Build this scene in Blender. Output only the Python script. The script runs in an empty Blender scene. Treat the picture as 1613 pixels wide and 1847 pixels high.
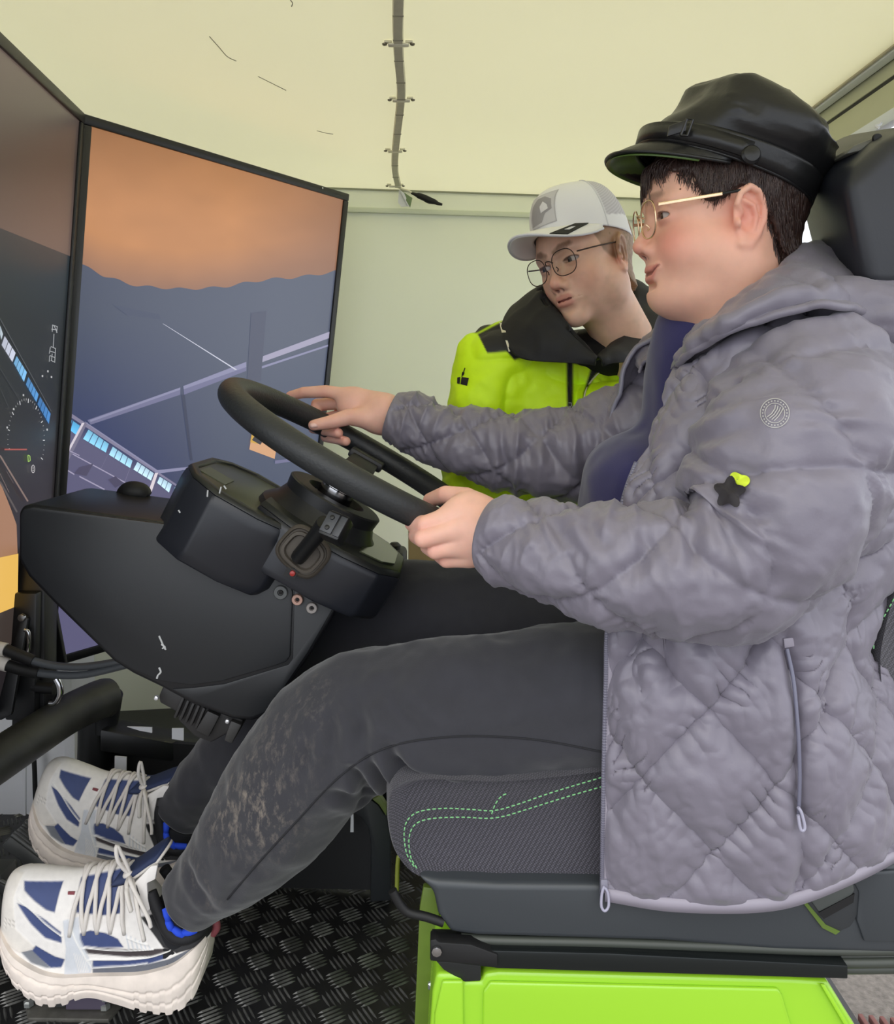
import bpy, bmesh, math, random
import numpy as np
from mathutils import Vector, Matrix
random.seed(7)
rng = np.random.RandomState(11)
scene = bpy.context.scene
COL = scene.collection

# ------------------------------------------------------------------ camera
F_PX, CX, CY = 1560.0, 806.5, 836.5
PITCH = math.radians(5.0)
CAM = np.array([0.0, 0.0, 0.92])
cam_data = bpy.data.cameras.new('camera')
cam_data.sensor_fit = 'HORIZONTAL'
cam_data.sensor_width = 36.0
cam_data.lens = 36.0 * F_PX / 1613.0
cam_data.shift_y = -(923.5 - CY) / 1613.0
cam_data.clip_start = 0.02
cam = bpy.data.objects.new('camera', cam_data)
COL.objects.link(cam)
cam.location = CAM
cam.rotation_euler = (math.radians(90) - PITCH, 0, 0)
scene.camera = cam

# ------------------------------------------------------------------ world: overcast daylight
world = bpy.data.worlds.new('overcast_sky')
scene.world = world
world.use_nodes = True
_n = world.node_tree.nodes; _l = world.node_tree.links
_bg = _n['Background']
_tc = _n.new('ShaderNodeTexCoord'); _sep = _n.new('ShaderNodeSeparateXYZ')
_rmp = _n.new('ShaderNodeValToRGB')
_l.new(_tc.outputs['Generated'], _sep.inputs[0]); _l.new(_sep.outputs['Z'], _rmp.inputs[0])
_rmp.color_ramp.elements[0].position = 0.0; _rmp.color_ramp.elements[0].color = (0.82, 0.87, 0.95, 1)
_rmp.color_ramp.elements[1].position = 1.0; _rmp.color_ramp.elements[1].color = (1.0, 0.99, 0.97, 1)
_l.new(_rmp.outputs[0], _bg.inputs[0])
_bg.inputs[1].default_value = 1.55
sun_d = bpy.data.lights.new('veiled_sun', 'SUN'); sun_d.energy = 0.9; sun_d.angle = math.radians(60)
sun_d.color = (1.0, 0.98, 0.95)
sun_o = bpy.data.objects.new('veiled_sun', sun_d); COL.objects.link(sun_o)
sun_o.rotation_euler = (math.radians(48), 0, math.radians(-12))

vs = scene.view_settings
vs.view_transform = 'Standard'; vs.look = 'None'; vs.gamma = 1.0; vs.use_curve_mapping = False
vs.exposure = 0.26
scene.cycles.use_denoising = True

# ------------------------------------------------------------------ pixel / point helpers
def ray(px, py):
    u = (px - CX) / F_PX; v = (CY - py) / F_PX
    c, s = math.cos(PITCH), math.sin(PITCH)
    return np.array([u, c + v * s, -s + v * c])
def P(px, py, Y):
    d = ray(px, py)
    return CAM + d * (Y / d[1])
def PZ(px, py, z):
    d = ray(px, py)
    return CAM + d * ((z - CAM[2]) / d[2])
def PX(px, py, X):
    d = ray(px, py)
    return CAM + d * (X / d[0])
def PP(px, py, p0, n):
    d = ray(px, py)
    return CAM + d * (np.dot(np.asarray(p0) - CAM, n) / np.dot(d, n))
def unproj(p):
    q = np.asarray(p) - CAM
    c, s = math.cos(PITCH), math.sin(PITCH)
    f = q[1] * c - q[2] * s; u = q[0]; v = q[1] * s + q[2] * c
    return CX + F_PX * u / f, CY - F_PX * v / f

# ------------------------------------------------------------------ materials
def lin(c):
    r = []
    for x in c[:3]:
        x = x / 255.0
        r.append(x / 12.92 if x <= 0.04045 else ((x + 0.055) / 1.055) ** 2.4)
    return (r[0], r[1], r[2], 1.0)
MATS = {}
def mat(name, rgb=(128,128,128), rough=0.5, metal=0.0, var=0.0, vscale=20.0, bump=0.0, bscale=200.0,
        attr=None, spec=0.5, sheen=0.0, coat=0.0, sss=0.0, bdist=0.001, vstretch=None):
    if name in MATS: return MATS[name]
    m = bpy.data.materials.new(name); m.use_nodes = True
    nt = m.node_tree; n = nt.nodes; l = nt.links
    b = n['Principled BSDF']
    b.inputs['Base Color'].default_value = lin(rgb)
    b.inputs['Roughness'].default_value = rough
    b.inputs['Metallic'].default_value = metal
    b.inputs['Specular IOR Level'].default_value = spec
    if sheen: b.inputs['Sheen Weight'].default_value = sheen
    if coat: b.inputs['Coat Weight'].default_value = coat; b.inputs['Coat Roughness'].default_value = 0.15
    if sss:
        b.inputs['Subsurface Weight'].default_value = sss
        b.inputs['Subsurface Radius'].default_value = (0.010, 0.004, 0.002)
        b.inputs['Subsurface Scale'].default_value = 0.6
    tc = n.new('ShaderNodeTexCoord')
    src = None
    if attr:
        a = n.new('ShaderNodeAttribute'); a.attribute_name = attr; src = a.outputs['Color']
    if var > 0:
        nz = n.new('ShaderNodeTexNoise'); nz.inputs['Scale'].default_value = vscale
        nz.inputs['Detail'].default_value = 5
        if vstretch:
            mp = n.new('ShaderNodeMapping'); mp.inputs['Scale'].default_value = vstretch
            l.new(tc.outputs['Object'], mp.inputs[0]); l.new(mp.outputs[0], nz.inputs['Vector'])
        else:
            l.new(tc.outputs['Object'], nz.inputs['Vector'])
        mr = n.new('ShaderNodeMapRange')
        mr.inputs[1].default_value = 0.3; mr.inputs[2].default_value = 0.7
        mr.inputs[3].default_value = 1 - var; mr.inputs[4].default_value = 1 + var
        l.new(nz.outputs[0], mr.inputs[0])
        mx = n.new('ShaderNodeMix'); mx.data_type = 'RGBA'; mx.blend_type = 'MULTIPLY'
        mx.inputs[0].default_value = 1.0
        if src: l.new(src, mx.inputs[6])
        else: mx.inputs[6].default_value = lin(rgb)
        l.new(mr.outputs[0], mx.inputs[7]); src = mx.outputs[2]
    if src: l.new(src, b.inputs['Base Color'])
    if bump > 0:
        nb = n.new('ShaderNodeTexNoise'); nb.inputs['Scale'].default_value = bscale; nb.inputs['Detail'].default_value = 4
        l.new(tc.outputs['Object'], nb.inputs['Vector'])
        bp = n.new('ShaderNodeBump'); bp.inputs['Strength'].default_value = bump; bp.inputs['Distance'].default_value = bdist
        l.new(nb.outputs[0], bp.inputs['Height']); l.new(bp.outputs[0], b.inputs['Normal'])
    MATS[name] = m
    return m
def emit_mat(name, attr='Col', strength=1.0, gloss=0.25):
    m = bpy.data.materials.new(name); m.use_nodes = True
    n = m.node_tree.nodes; l = m.node_tree.links; b = n['Principled BSDF']
    a = n.new('ShaderNodeAttribute'); a.attribute_name = attr
    b.inputs['Base Color'].default_value = (0.012, 0.012, 0.014, 1)
    b.inputs['Roughness'].default_value = gloss
    l.new(a.outputs['Color'], b.inputs['Emission Color'])
    b.inputs['Emission Strength'].default_value = strength
    return m
def glass_mat(name, tint=(1,1,1), alpha=0.14):
    m = bpy.data.materials.new(name); m.use_nodes = True
    n = m.node_tree.nodes; l = m.node_tree.links
    for x in list(n): n.remove(x)
    o = n.new('ShaderNodeOutputMaterial'); g = n.new('ShaderNodeBsdfGlossy'); t = n.new('ShaderNodeBsdfTransparent')
    g.inputs['Roughness'].default_value = 0.03
    t.inputs['Color'].default_value = (*tint, 1)
    mx = n.new('ShaderNodeMixShader'); mx.inputs[0].default_value = alpha
    l.new(t.outputs[0], mx.inputs[1]); l.new(g.outputs[0], mx.inputs[2]); l.new(mx.outputs[0], o.inputs[0])
    return m

# ------------------------------------------------------------------ object helpers
def empty(name, loc=(0,0,0), label=None, cat=None, group=None, kind=None):
    o = bpy.data.objects.new(name, None); COL.objects.link(o); o.location = [float(x) for x in loc]
    o.empty_display_size = 0.05
    tag(o, label, cat, group, kind)
    return o
def tag(o, label=None, cat=None, group=None, kind=None):
    if label: o['label'] = label
    if cat: o['category'] = cat
    if group: o['group'] = group
    if kind: o['kind'] = kind
    return o
def root_loc(parent):
    v = Vector((0,0,0)); p = parent
    while p is not None:
        v += p.location; p = p.parent
    return v
def link_mesh(name, me, m, parent=None):
    o = bpy.data.objects.new(name, me); COL.objects.link(o)
    if m is not None:
        if isinstance(m, (list, tuple)):
            for x in m: me.materials.append(x)
        else: me.materials.append(m)
    if parent is not None:
        o.parent = parent
        o.location = -root_loc(parent)      # vertices stay in world coordinates
    return o
def mobj(name, V, F, m=None, parent=None, smooth=True, cols=None, subsurf=0, thick=0.0, sharp=None):
    me = bpy.data.meshes.new(name)
    V = np.asarray(V, dtype=np.float64).reshape(-1, 3)
    me.from_pydata([tuple(v) for v in V.tolist()], [], [tuple(int(i) for i in f) for f in F])
    me.update()
    if cols is not None:
        ca = me.color_attributes.new('Col', 'FLOAT_COLOR', 'POINT')
        c = np.ones((len(V), 4), dtype=np.float32); c[:, :3] = np.asarray(cols)[:, :3]
        ca.data.foreach_set('color', c.ravel())
    if smooth:
        me.polygons.foreach_set('use_smooth', [True] * len(me.polygons))
        if sharp is not None:
            me.set_sharp_from_angle(angle=math.radians(sharp))
    o = link_mesh(name, me, m, parent)
    if subsurf:
        md = o.modifiers.new('sub', 'SUBSURF'); md.levels = subsurf; md.render_levels = subsurf
    if thick:
        md = o.modifiers.new('sol', 'SOLIDIFY'); md.thickness = abs(thick); md.offset = -1 if thick > 0 else 1
    return o
def bm_obj(name, bm, m=None, parent=None, smooth=False, sharp=35):
    bmesh.ops.recalc_face_normals(bm, faces=bm.faces)
    me = bpy.data.meshes.new(name); bm.to_mesh(me); bm.free()
    if smooth:
        me.polygons.foreach_set('use_smooth', [True] * len(me.polygons))
        me.set_sharp_from_angle(angle=math.radians(sharp))
    return link_mesh(name, me, m, parent)
def bevel_bm(bm, w, seg=2, ang=25):
    es = [e for e in bm.edges if len(e.link_faces) == 2 and e.calc_face_angle(0) > math.radians(ang)]
    if es and w > 0:
        bmesh.ops.bevel(bm, geom=es, offset=w, segments=seg, affect='EDGES', profile=0.5, clamp_overlap=True)
def box(name, c, size, m, parent=None, R=None, bev=0.002, seg=2, kind=None):
    bm = bmesh.new(); bmesh.ops.create_cube(bm, size=1.0)
    for v in bm.verts: v.co = Vector((v.co.x * size[0], v.co.y * size[1], v.co.z * size[2]))
    bevel_bm(bm, bev, seg)
    M = Matrix.Translation([float(x) for x in c])
    if R is not None: M = M @ R.to_4x4()
    bm.transform(M)
    o = bm_obj(name, bm, m, parent, smooth=True)
    if kind: o['kind'] = kind
    return o
def prism(name, pts, vec, m, parent=None, bev=0.002, seg=2, smooth=True, sharp=35):
    """polygon pts (3D, planar) extruded by vec"""
    bm = bmesh.new()
    a = [bm.verts.new([float(x) for x in p]) for p in pts]
    b = [bm.verts.new([float(x) for x in (np.asarray(p) + np.asarray(vec))]) for p in pts]
    n = len(pts)
    bm.faces.new(a); bm.faces.new(b[::-1])
    for i in range(n):
        bm.faces.new([a[i], b[i], b[(i+1) % n], a[(i+1) % n]])
    bmesh.ops.recalc_face_normals(bm, faces=bm.faces)
    bevel_bm(bm, bev, seg)
    return bm_obj(name, bm, m, parent, smooth=smooth, sharp=sharp)
def crom(pts, n, closed=False):
    """centripetal-ish Catmull-Rom resample of control points (k,d) to n points"""
    p = np.asarray(pts, dtype=float); k = len(p)
    if closed:
        q = np.vstack([p[-1:], p, p[:2]]); segs = k
        t = np.linspace(0, segs, n, endpoint=False)
    else:
        q = np.vstack([2*p[0]-p[1], p, 2*p[-1]-p[-2]]); segs = k - 1
        t = np.linspace(0, segs, n)
    i = np.minimum(t.astype(int), segs - 1); f = (t - i)[:, None]
    p0, p1, p2, p3 = q[i], q[i+1], q[i+2], q[i+3]
    return 0.5 * ((2*p1) + (-p0+p2)*f + (2*p0-5*p1+4*p2-p3)*f**2 + (-p0+3*p1-3*p2+p3)*f**3)
def grid_faces(nu, nv, closed_v=False):
    F = []
    for i in range(nu - 1):
        for j in range(nv if closed_v else nv - 1):
            j2 = (j + 1) % nv
            F.append((i*nv + j, i*nv + j2, (i+1)*nv + j2, (i+1)*nv + j))
    return F
def frames(path):
    p = np.asarray(path); n = len(p)
    T = np.gradient(p, axis=0); T /= np.linalg.norm(T, axis=1)[:, None] + 1e-12
    return T
def tube_geo(path, rad, seg=12, cap=True, up=None):
    path = np.asarray(path, dtype=float); n = len(path)
    rad = np.broadcast_to(np.asarray(rad, dtype=float), (n,))
    T = frames(path)
    ref = np.array(up if up is not None else ([0,0,1] if abs(T[0][2]) < 0.9 else [1,0,0]), float)
    N = []
    cur = ref - T[0]*np.dot(ref, T[0]); cur /= np.linalg.norm(cur)
    for i in range(n):
        cur = cur - T[i]*np.dot(cur, T[i]); cur /= np.linalg.norm(cur) + 1e-12
        N.append(cur.copy())
    N = np.array(N); B = np.cross(T, N)
    a = np.linspace(0, 2*np.pi, seg, endpoint=False)
    V = path[:, None, :] + rad[:, None, None]*(np.cos(a)[None, :, None]*N[:, None, :] + np.sin(a)[None, :, None]*B[:, None, :])
    V = V.reshape(-1, 3); F = grid_faces(n, seg, True)
    if cap:
        F.append(tuple(range(seg))[::-1]); F.append(tuple((n-1)*seg + j for j in range(seg)))
    return V, F
def tube(name, pts, rad, m, parent=None, seg=12, n=None, cols=None):
    pts = np.asarray(pts, float)
    if n:
        rad = crom(np.asarray(rad, float)[:, None], n)[:, 0] if np.ndim(rad) else rad
        pts = crom(pts, n)
    V, F = tube_geo(pts, rad, seg)
    return mobj(name, V, F, m, parent, sharp=50, cols=cols)
def multi(geos):
    V = []; F = []; o = 0
    for v, f in geos:
        v = np.asarray(v).reshape(-1, 3)
        V.append(v); F += [tuple(i + o for i in q) for q in f]; o += len(v)
    return np.vstack(V), F
def box_geo(c, size, R=None):
    s = np.array([[x, y, z] for x in (-.5, .5) for y in (-.5, .5) for z in (-.5, .5)]) * np.asarray(size)
    if R is not None: s = s @ np.asarray(R).T
    s = s + np.asarray(c)
    return s, [(0,1,3,2), (4,6,7,5), (0,4,5,1), (2,3,7,6), (0,2,6,4), (1,5,7,3)]
def lathe(name, prof, origin, axis, m, parent=None, seg=32, sharp=30):
    """prof list (r,h) along axis"""
    axis = np.asarray(axis, float); axis /= np.linalg.norm(axis)
    ref = np.array([0,1,0.]) if abs(axis[1]) < .9 else np.array([1.,0,0])
    e1 = np.cross(ref, axis); e1 /= np.linalg.norm(e1); e2 = np.cross(axis, e1)
    a = np.linspace(0, 2*np.pi, seg, endpoint=False)
    V = []
    for r, h in prof:
        V.append(np.asarray(origin) + h*axis + r*(np.cos(a)[:, None]*e1 + np.sin(a)[:, None]*e2))
    n = len(prof); V = np.vstack(V); F = grid_faces(n, seg, True)
    F.append(tuple(range(seg))[::-1]); F.append(tuple((n-1)*seg + j for j in range(seg)))
    bm = bmesh.new(); bv = [bm.verts.new(v) for v in V]
    for f in F:
        try: bm.faces.new([bv[i] for i in f])
        except ValueError: pass
    return bm_obj(name, bm, m, parent, smooth=True, sharp=sharp)
def lattice(ctrl, nu, nv):
    """bicubic Catmull-Rom through control grid [R][C] -> (nu,nv,3)"""
    c = np.asarray(ctrl, float)
    rows = np.stack([crom(c[i], nv) for i in range(len(c))])
    return np.stack([crom(rows[:, j], nu) for j in range(nv)], axis=1)
def grid_normals(G):
    du = np.gradient(G, axis=0); dv = np.gradient(G, axis=1)
    n = np.cross(du, dv); n /= np.linalg.norm(n, axis=2)[..., None] + 1e-12
    return n
def arc(G, axis):
    d = np.linalg.norm(np.diff(G, axis=axis), axis=2)
    z = np.zeros_like(G[..., 0])
    if axis == 0: z[1:] = np.cumsum(d, axis=0)
    else: z[:, 1:] = np.cumsum(d, axis=1)
    return z
# ------------------------------------------------------------------ value noise
_perm = np.random.RandomState(3).permutation(256)
def vnoise(p):
    p = np.asarray(p, float); i = np.floor(p).astype(int); f = p - i; f = f*f*(3-2*f)
    def h(a, b, c): return _perm[(_perm[(_perm[a & 255] + b) & 255] + c) & 255] / 255.0
    x, y, z = i[..., 0], i[..., 1], i[..., 2]; r = 0
    for dx in (0, 1):
        for dy in (0, 1):
            for dz in (0, 1):
                w = (f[..., 0] if dx else 1-f[..., 0])*(f[..., 1] if dy else 1-f[..., 1])*(f[..., 2] if dz else 1-f[..., 2])
                r = r + w*h(x+dx, y+dy, z+dz)
    return r*2 - 1
def fbm(p, oct=3):
    r = 0; a = 1.0; p = np.asarray(p, float)
    for _ in range(oct):
        r = r + a*vnoise(p); p = p*2.03 + 11.7; a *= 0.5
    return r
# ------------------------------------------------------------------ signed distance modelling
def s_sph(p, c, r): return np.linalg.norm(p - np.asarray(c, np.float32), axis=1) - r
def s_ell(p, c, r, R=None):
    q = p - np.asarray(c, np.float32)
    if R is not None: q = q @ np.asarray(R, np.float32)
    r = np.asarray(r, np.float32)
    k0 = np.linalg.norm(q / r, axis=1); k1 = np.linalg.norm(q / (r*r), axis=1) + 1e-9
    return k0*(k0 - 1)/k1
def s_cap(p, a, b, ra, rb=None):
    a = np.asarray(a, np.float32); b = np.asarray(b, np.float32); rb = ra if rb is None else rb
    ba = b - a; t = np.clip(((p - a) @ ba) / (ba @ ba + 1e-12), 0, 1)
    return np.linalg.norm(p - a - t[:, None]*ba, axis=1) - (ra + (rb - ra)*t)
def s_chain(p, pts, rads):
    d = None
    for i in range(len(pts) - 1):
        e = s_cap(p, pts[i], pts[i+1], rads[i], rads[i+1])
        d = e if d is None else np.minimum(d, e)
    return d
def s_box(p, c, b, r=0.0, R=None):
    q = p - np.asarray(c, np.float32)
    if R is not None: q = q @ np.asarray(R, np.float32)
    q = np.abs(q) - (np.asarray(b, np.float32) - r)
    return np.linalg.norm(np.maximum(q, 0), axis=1) + np.minimum(q.max(axis=1), 0) - r
def smin(a, b, k):
    h = np.clip(0.5 + 0.5*(b - a)/k, 0, 1)
    return b + (a - b)*h - k*h*(1 - h)
def smax(a, b, k): return -smin(-a, -b, k)
def sdf_mesh(f, lo, hi, h, smooth=1):
    lo = np.asarray(lo, np.float32); hi = np.asarray(hi, np.float32)
    B = 4
    nb = np.maximum(1, np.ceil((hi - lo)/(h*B)).astype(int)); n = nb*B
    bi = np.stack(np.meshgrid(*[np.arange(k) for k in nb], indexing='ij'), -1).reshape(-1, 3)
    cen = lo + (bi*B + (B-1)/2.0)*h
    dc = f(cen.astype(np.float32))
    near = np.abs(dc) < h*B*1.6
    vol = np.repeat(np.repeat(np.repeat(dc.reshape(nb), B, 0), B, 1), B, 2).astype(np.float32)
    off = np.stack(np.meshgrid(*[np.arange(B)]*3, indexing='ij'), -1).reshape(-1, 3)
    idx = (bi[near][:, None, :]*B + off[None]).reshape(-1, 3)
    d = f((lo + idx*h).astype(np.float32))
    vol[idx[:, 0], idx[:, 1], idx[:, 2]] = d
    V, F = surface_nets(vol, lo, h)
    if smooth: V = lap_smooth(V, F, smooth)
    return V, F
def surface_nets(vol, lo, h):
    s = vol < 0
    c = [s[a:s.shape[0]-1+a, b:s.shape[1]-1+b, d:s.shape[2]-1+d] for a in (0,1) for b in (0,1) for d in (0,1)]
    allc = c[0].copy(); anyc = c[0].copy()
    for x in c[1:]: allc &= x; anyc |= x
    act = np.argwhere(anyc & ~allc)
    idm = np.full(allc.shape, -1, np.int32); idm[act[:, 0], act[:, 1], act[:, 2]] = np.arange(len(act))
    cor = [(a, b, d) for a in (0,1) for b in (0,1) for d in (0,1)]
    pos = np.zeros((len(act), 3)); cnt = np.zeros(len(act))
    val = [vol[act[:, 0]+a, act[:, 1]+b, act[:, 2]+d] for a, b, d in cor]
    for i in range(8):
        for j in range(i+1, 8):
            if sum(abs(cor[i][k]-cor[j][k]) for k in range(3)) != 1: continue
            v0, v1 = val[i], val[j]; cr = (v0 < 0) != (v1 < 0)
            t = v0/(v0 - v1 + 1e-20)
            pt = np.array(cor[i])[None] + t[:, None]*(np.array(cor[j]) - np.array(cor[i]))[None]
            pos[cr] += pt[cr]; cnt[cr] += 1
    V = lo + (act + pos/np.maximum(cnt, 1)[:, None])*h
    F = []
    for ax in range(3):
        o1, o2 = [(1,2), (2,0), (0,1)][ax]
        sl0 = [slice(None)]*3; sl1 = [slice(None)]*3
        sl0[ax] = slice(0, -1); sl1[ax] = slice(1, None)
        a = s[tuple(sl0)]; b = s[tuple(sl1)]
        e = np.argwhere(a != b)
        ok = (e[:, o1] > 0) & (e[:, o2] > 0) & (e[:, o1] < s.shape[o1]-1) & (e[:, o2] < s.shape[o2]-1)
        e = e[ok]; ins = a[e[:, 0], e[:, 1], e[:, 2]]
        def cid(d1, d2):
            q = e.copy(); q[:, o1] -= d1; q[:, o2] -= d2
            return idm[q[:, 0], q[:, 1], q[:, 2]]
        Q = np.stack([cid(1,1), cid(0,1), cid(0,0), cid(1,0)], 1)
        Q[~ins] = Q[~ins][:, ::-1]
        F.append(Q)
    F = np.vstack(F); F = F[(F >= 0).all(1)]
    return V, F.tolist()
def lap_smooth(V, F, it=1, lam=0.5):
    F = np.asarray(F)
    for _ in range(it):
        acc = np.zeros_like(V); cnt = np.zeros(len(V))
        for k in range(4):
            a = F[:, k]; b = F[:, (k+1) % 4]
            np.add.at(acc, a, V[b]); np.add.at(acc, b, V[a])
            np.add.at(cnt, a, 1); np.add.at(cnt, b, 1)
        V = V + lam*(acc/np.maximum(cnt, 1)[:, None] - V)
    return V
def xf(V, M):
    M = np.asarray(M); return np.asarray(V) @ M[:3, :3].T + M[:3, 3]
def inpoly(x, y, poly):
    poly = np.asarray(poly, float); r = np.zeros(np.shape(x), bool); n = len(poly); j = n-1
    for i in range(n):
        xi, yi = poly[i]; xj, yj = poly[j]
        c = ((yi > y) != (yj > y)) & (x < (xj-xi)*(y-yi)/(yj-yi+1e-12) + xi)
        r ^= c; j = i
    return r
def quilt2(s, t, ws, wt, amp, pk=.0022, L=.016, seed=0.0):
    """diamond quilting: distance to the nearest seam, gathers along every seam"""
    a = s/ws + t/wt; b = s/ws - t/wt
    k = 1/math.hypot(1/ws, 1/wt)
    da = np.abs(a - np.round(a))*k; db = np.abs(b - np.round(b))*k
    e = np.minimum(da, db)
    n = vnoise(np.stack([a*1.7+seed, b*1.7, a*0+seed], -1)); n2 = vnoise(np.stack([a*5+seed, b*5, a*0+3.1], -1))
    puff = amp*(1 - np.exp(-e/L)) - .0016*np.exp(-(e/.0016)**2)
    rip = np.exp(-da/.020)*np.sin(b*k*2*np.pi/.017 + 5*n + 2*n2)*np.clip(.5+1.2*n, 0, 1.3) + np.exp(-db/.020)*np.sin(a*k*2*np.pi/.017 + 5*n2 + 3*n)*np.clip(.5-1.2*n, 0, 1.3)
    return puff + pk*rip
def quilt(s, t, ws, wt, amp, p=0.45):
    a = s/ws + t/wt; b = s/ws - t/wt
    fa = np.abs(np.sin(np.pi*a)); fb = np.abs(np.sin(np.pi*b))
    return amp*((fa*fb)**p)
# ================================================================== SETTING
ZC = 1.48
m_ceil = mat('ceiling_panel', (236, 233, 208), 0.55, var=0.03, vscale=1.5, bump=0.02, bscale=60)
def translucent(m, amount, rgb):
    n = m.node_tree.nodes; l = m.node_tree.links; b = n['Principled BSDF']; o = n['Material Output']
    t = n.new('ShaderNodeBsdfTranslucent'); t.inputs['Color'].default_value = lin(rgb)
    x = n.new('ShaderNodeMixShader'); x.inputs[0].default_value = amount
    l.new(b.outputs[0], x.inputs[1]); l.new(t.outputs[0], x.inputs[2]); l.new(x.outputs[0], o.inputs['Surface'])
translucent(m_ceil, 0.48, (254, 252, 232))      # light comes through the thin roof skin
m_wall = mat('wall_panel', (247, 250, 230), 0.5, var=0.02, vscale=2)
m_white = mat('white_paint', (226, 227, 232), 0.45, var=0.03, vscale=8)
m_alu = mat('aluminium', (222, 226, 226), 0.4, 0.15, var=0.05, vscale=30)
m_olive = mat('header_panel', (200, 202, 168), 0.45, var=0.04, vscale=10)
m_black = mat('black_rubber', (14, 14, 15), 0.6)
m_asph = mat('asphalt', (118, 112, 107), 0.9, var=0.28, vscale=60, bump=0.6, bscale=180, bdist=0.004)
m_floor = mat('tread_plate', (26, 26, 27), 0.38, 0.0, var=0.35, vscale=25, bump=0.15, bscale=90)
m_tread = mat('tread_bar', (84, 84, 82), 0.30, 0.35, var=0.75, vscale=26)

def wall_y(x): return 2.50 + 0.15*(x + 0.285)
WX0, WX1 = -1.0, 0.80
# floor with its pressed bars
bm = bmesh.new()
fl = [(-1.0, 0.93), (0.60, 0.93), (0.60, wall_y(0.6)), (-1.0, wall_y(-1.0))]
floor = prism('floor', [(x, y, 0) for x, y in fl], (0, 0, -0.03), m_floor, None, bev=0.0)
tag(floor, 'dark five-bar tread plate floor inside the trailer', kind='structure')
geos = []
gp = 0.0445
iy = 0
y = 0.95
while y < 2.25:
    ix = 0; x = -0.97
    while x < 0.57:
        a = math.radians(32) if (ix + iy) % 2 == 0 else math.radians(-58)
        d = np.array([math.cos(a), math.sin(a), 0]); nn = np.array([-d[1], d[0], 0])
        for k in range(5):
            L = 0.0195 if abs(k-2) < 2 else 0.016
            c = np.array([x, y, 0]) + nn*(k-2)*0.0080
            w = 0.0021
            V = [c - d*L, c - d*L*0.5 + nn*w, c + d*L*0.5 + nn*w, c + d*L, c + d*L*0.5 - nn*w, c - d*L*0.5 - nn*w,
                 c - d*L*0.6 + [0, 0, .0022], c + d*L*0.6 + [0, 0, .0022]]
            geos.append((np.array(V), [(0, 6, 1), (1, 6, 7, 2), (2, 7, 3), (3, 7, 4), (4, 7, 6, 5), (5, 6, 0)]))
        x += gp; ix += 1
    y += gp*0.92; iy += 1
V, F = multi(geos)
o = mobj('tread_pattern', V, F, m_tread, floor, smooth=False); o['kind'] = 'stuff'

bw = [(WX0, wall_y(WX0)), (WX1, wall_y(WX1))]
wb = prism('wall_back', [(bw[0][0], bw[0][1], 0), (bw[1][0], bw[1][1], 0), (bw[1][0], bw[1][1], ZC+.02), (bw[0][0], bw[0][1], ZC+.02)],
           (0, 0.04, 0), m_wall, None, bev=0)
tag(wb, 'pale greenish white back wall panel of the trailer', kind='structure')
ce = prism('ceiling', [(-1.0, 0.25, ZC), (0.732, 0.25, ZC), (0.732, wall_y(.732)+.05, ZC), (-1.0, wall_y(-1)+.05, ZC)], (0, 0, 0.012), m_ceil, None, bev=0)
tag(ce, 'cream coloured smooth ceiling panel of the trailer', kind='structure')
wl = prism('wall_left', [(-1.0, 0.86, 0), (-1.0, wall_y(-1)+.04, 0), (-1.0, wall_y(-1)+.04, ZC), (-1.0, 0.86, ZC)], (-0.04, 0, 0), m_white, None, bev=0)
tag(wl, 'white end wall of the trailer behind the displays', kind='structure')
# seams on the left wall: raised strips
for i, (yy, w) in enumerate([(1.98, 0.05), (2.19, 0.06)]):
    o = box('trim_strip', (-0.994, yy, 0.35), (0.012, w, 0.70), m_white, wl, bev=0.002)
kp = prism('trim_3', [P(-70, 1270, 1.80), P(134, 1270, 1.80), P(136, 1476, 1.80), P(-70, 1476, 1.80)], (0, .03, 0), m_white, None, bev=.002)
tag(kp, 'white lower panel beside the black upright tube', kind='structure')
prism('panel_strip', [P(116, 1272, 1.795), P(134, 1272, 1.795), P(136, 1474, 1.795), P(117, 1474, 1.795)], (0, .006, 0), m_white, kp, bev=.001)
prism('panel_strip', [P(40, 1272, 1.795), P(46, 1272, 1.795), P(46, 1474, 1.795), P(40, 1474, 1.795)], (0, .006, 0), m_white, kp, bev=.001)
# corner profile along the back wall
t1 = prism('trim_1', [(x, wall_y(x)-0.002, z) for x, z in [(WX0, ZC), (0.745, ZC), (0.745, ZC-0.062), (WX0, ZC-0.062)]], (0, -0.006, 0), m_wall, None, bev=0.001)
tag(t1, 'pale metal corner profile along top of back wall', kind='structure')
t1b = prism('lip', [(x, wall_y(x)-0.006, z) for x, z in [(WX0, ZC-.052), (0.745, ZC-.052), (0.745, ZC-0.066), (WX0, ZC-0.066)]], (0, -0.010, 0), mat('corner_lip', (214, 220, 196), .4), t1, bev=0.002)
prism('seam', [(x, wall_y(x)-0.010, z) for x, z in [(WX0, ZC+.001), (0.745, ZC+.001), (0.745, ZC-0.004), (WX0, ZC-0.004)]], (0, -0.004, 0), mat('seam_grey', (150, 152, 128), .6), t1, bev=0)
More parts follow.
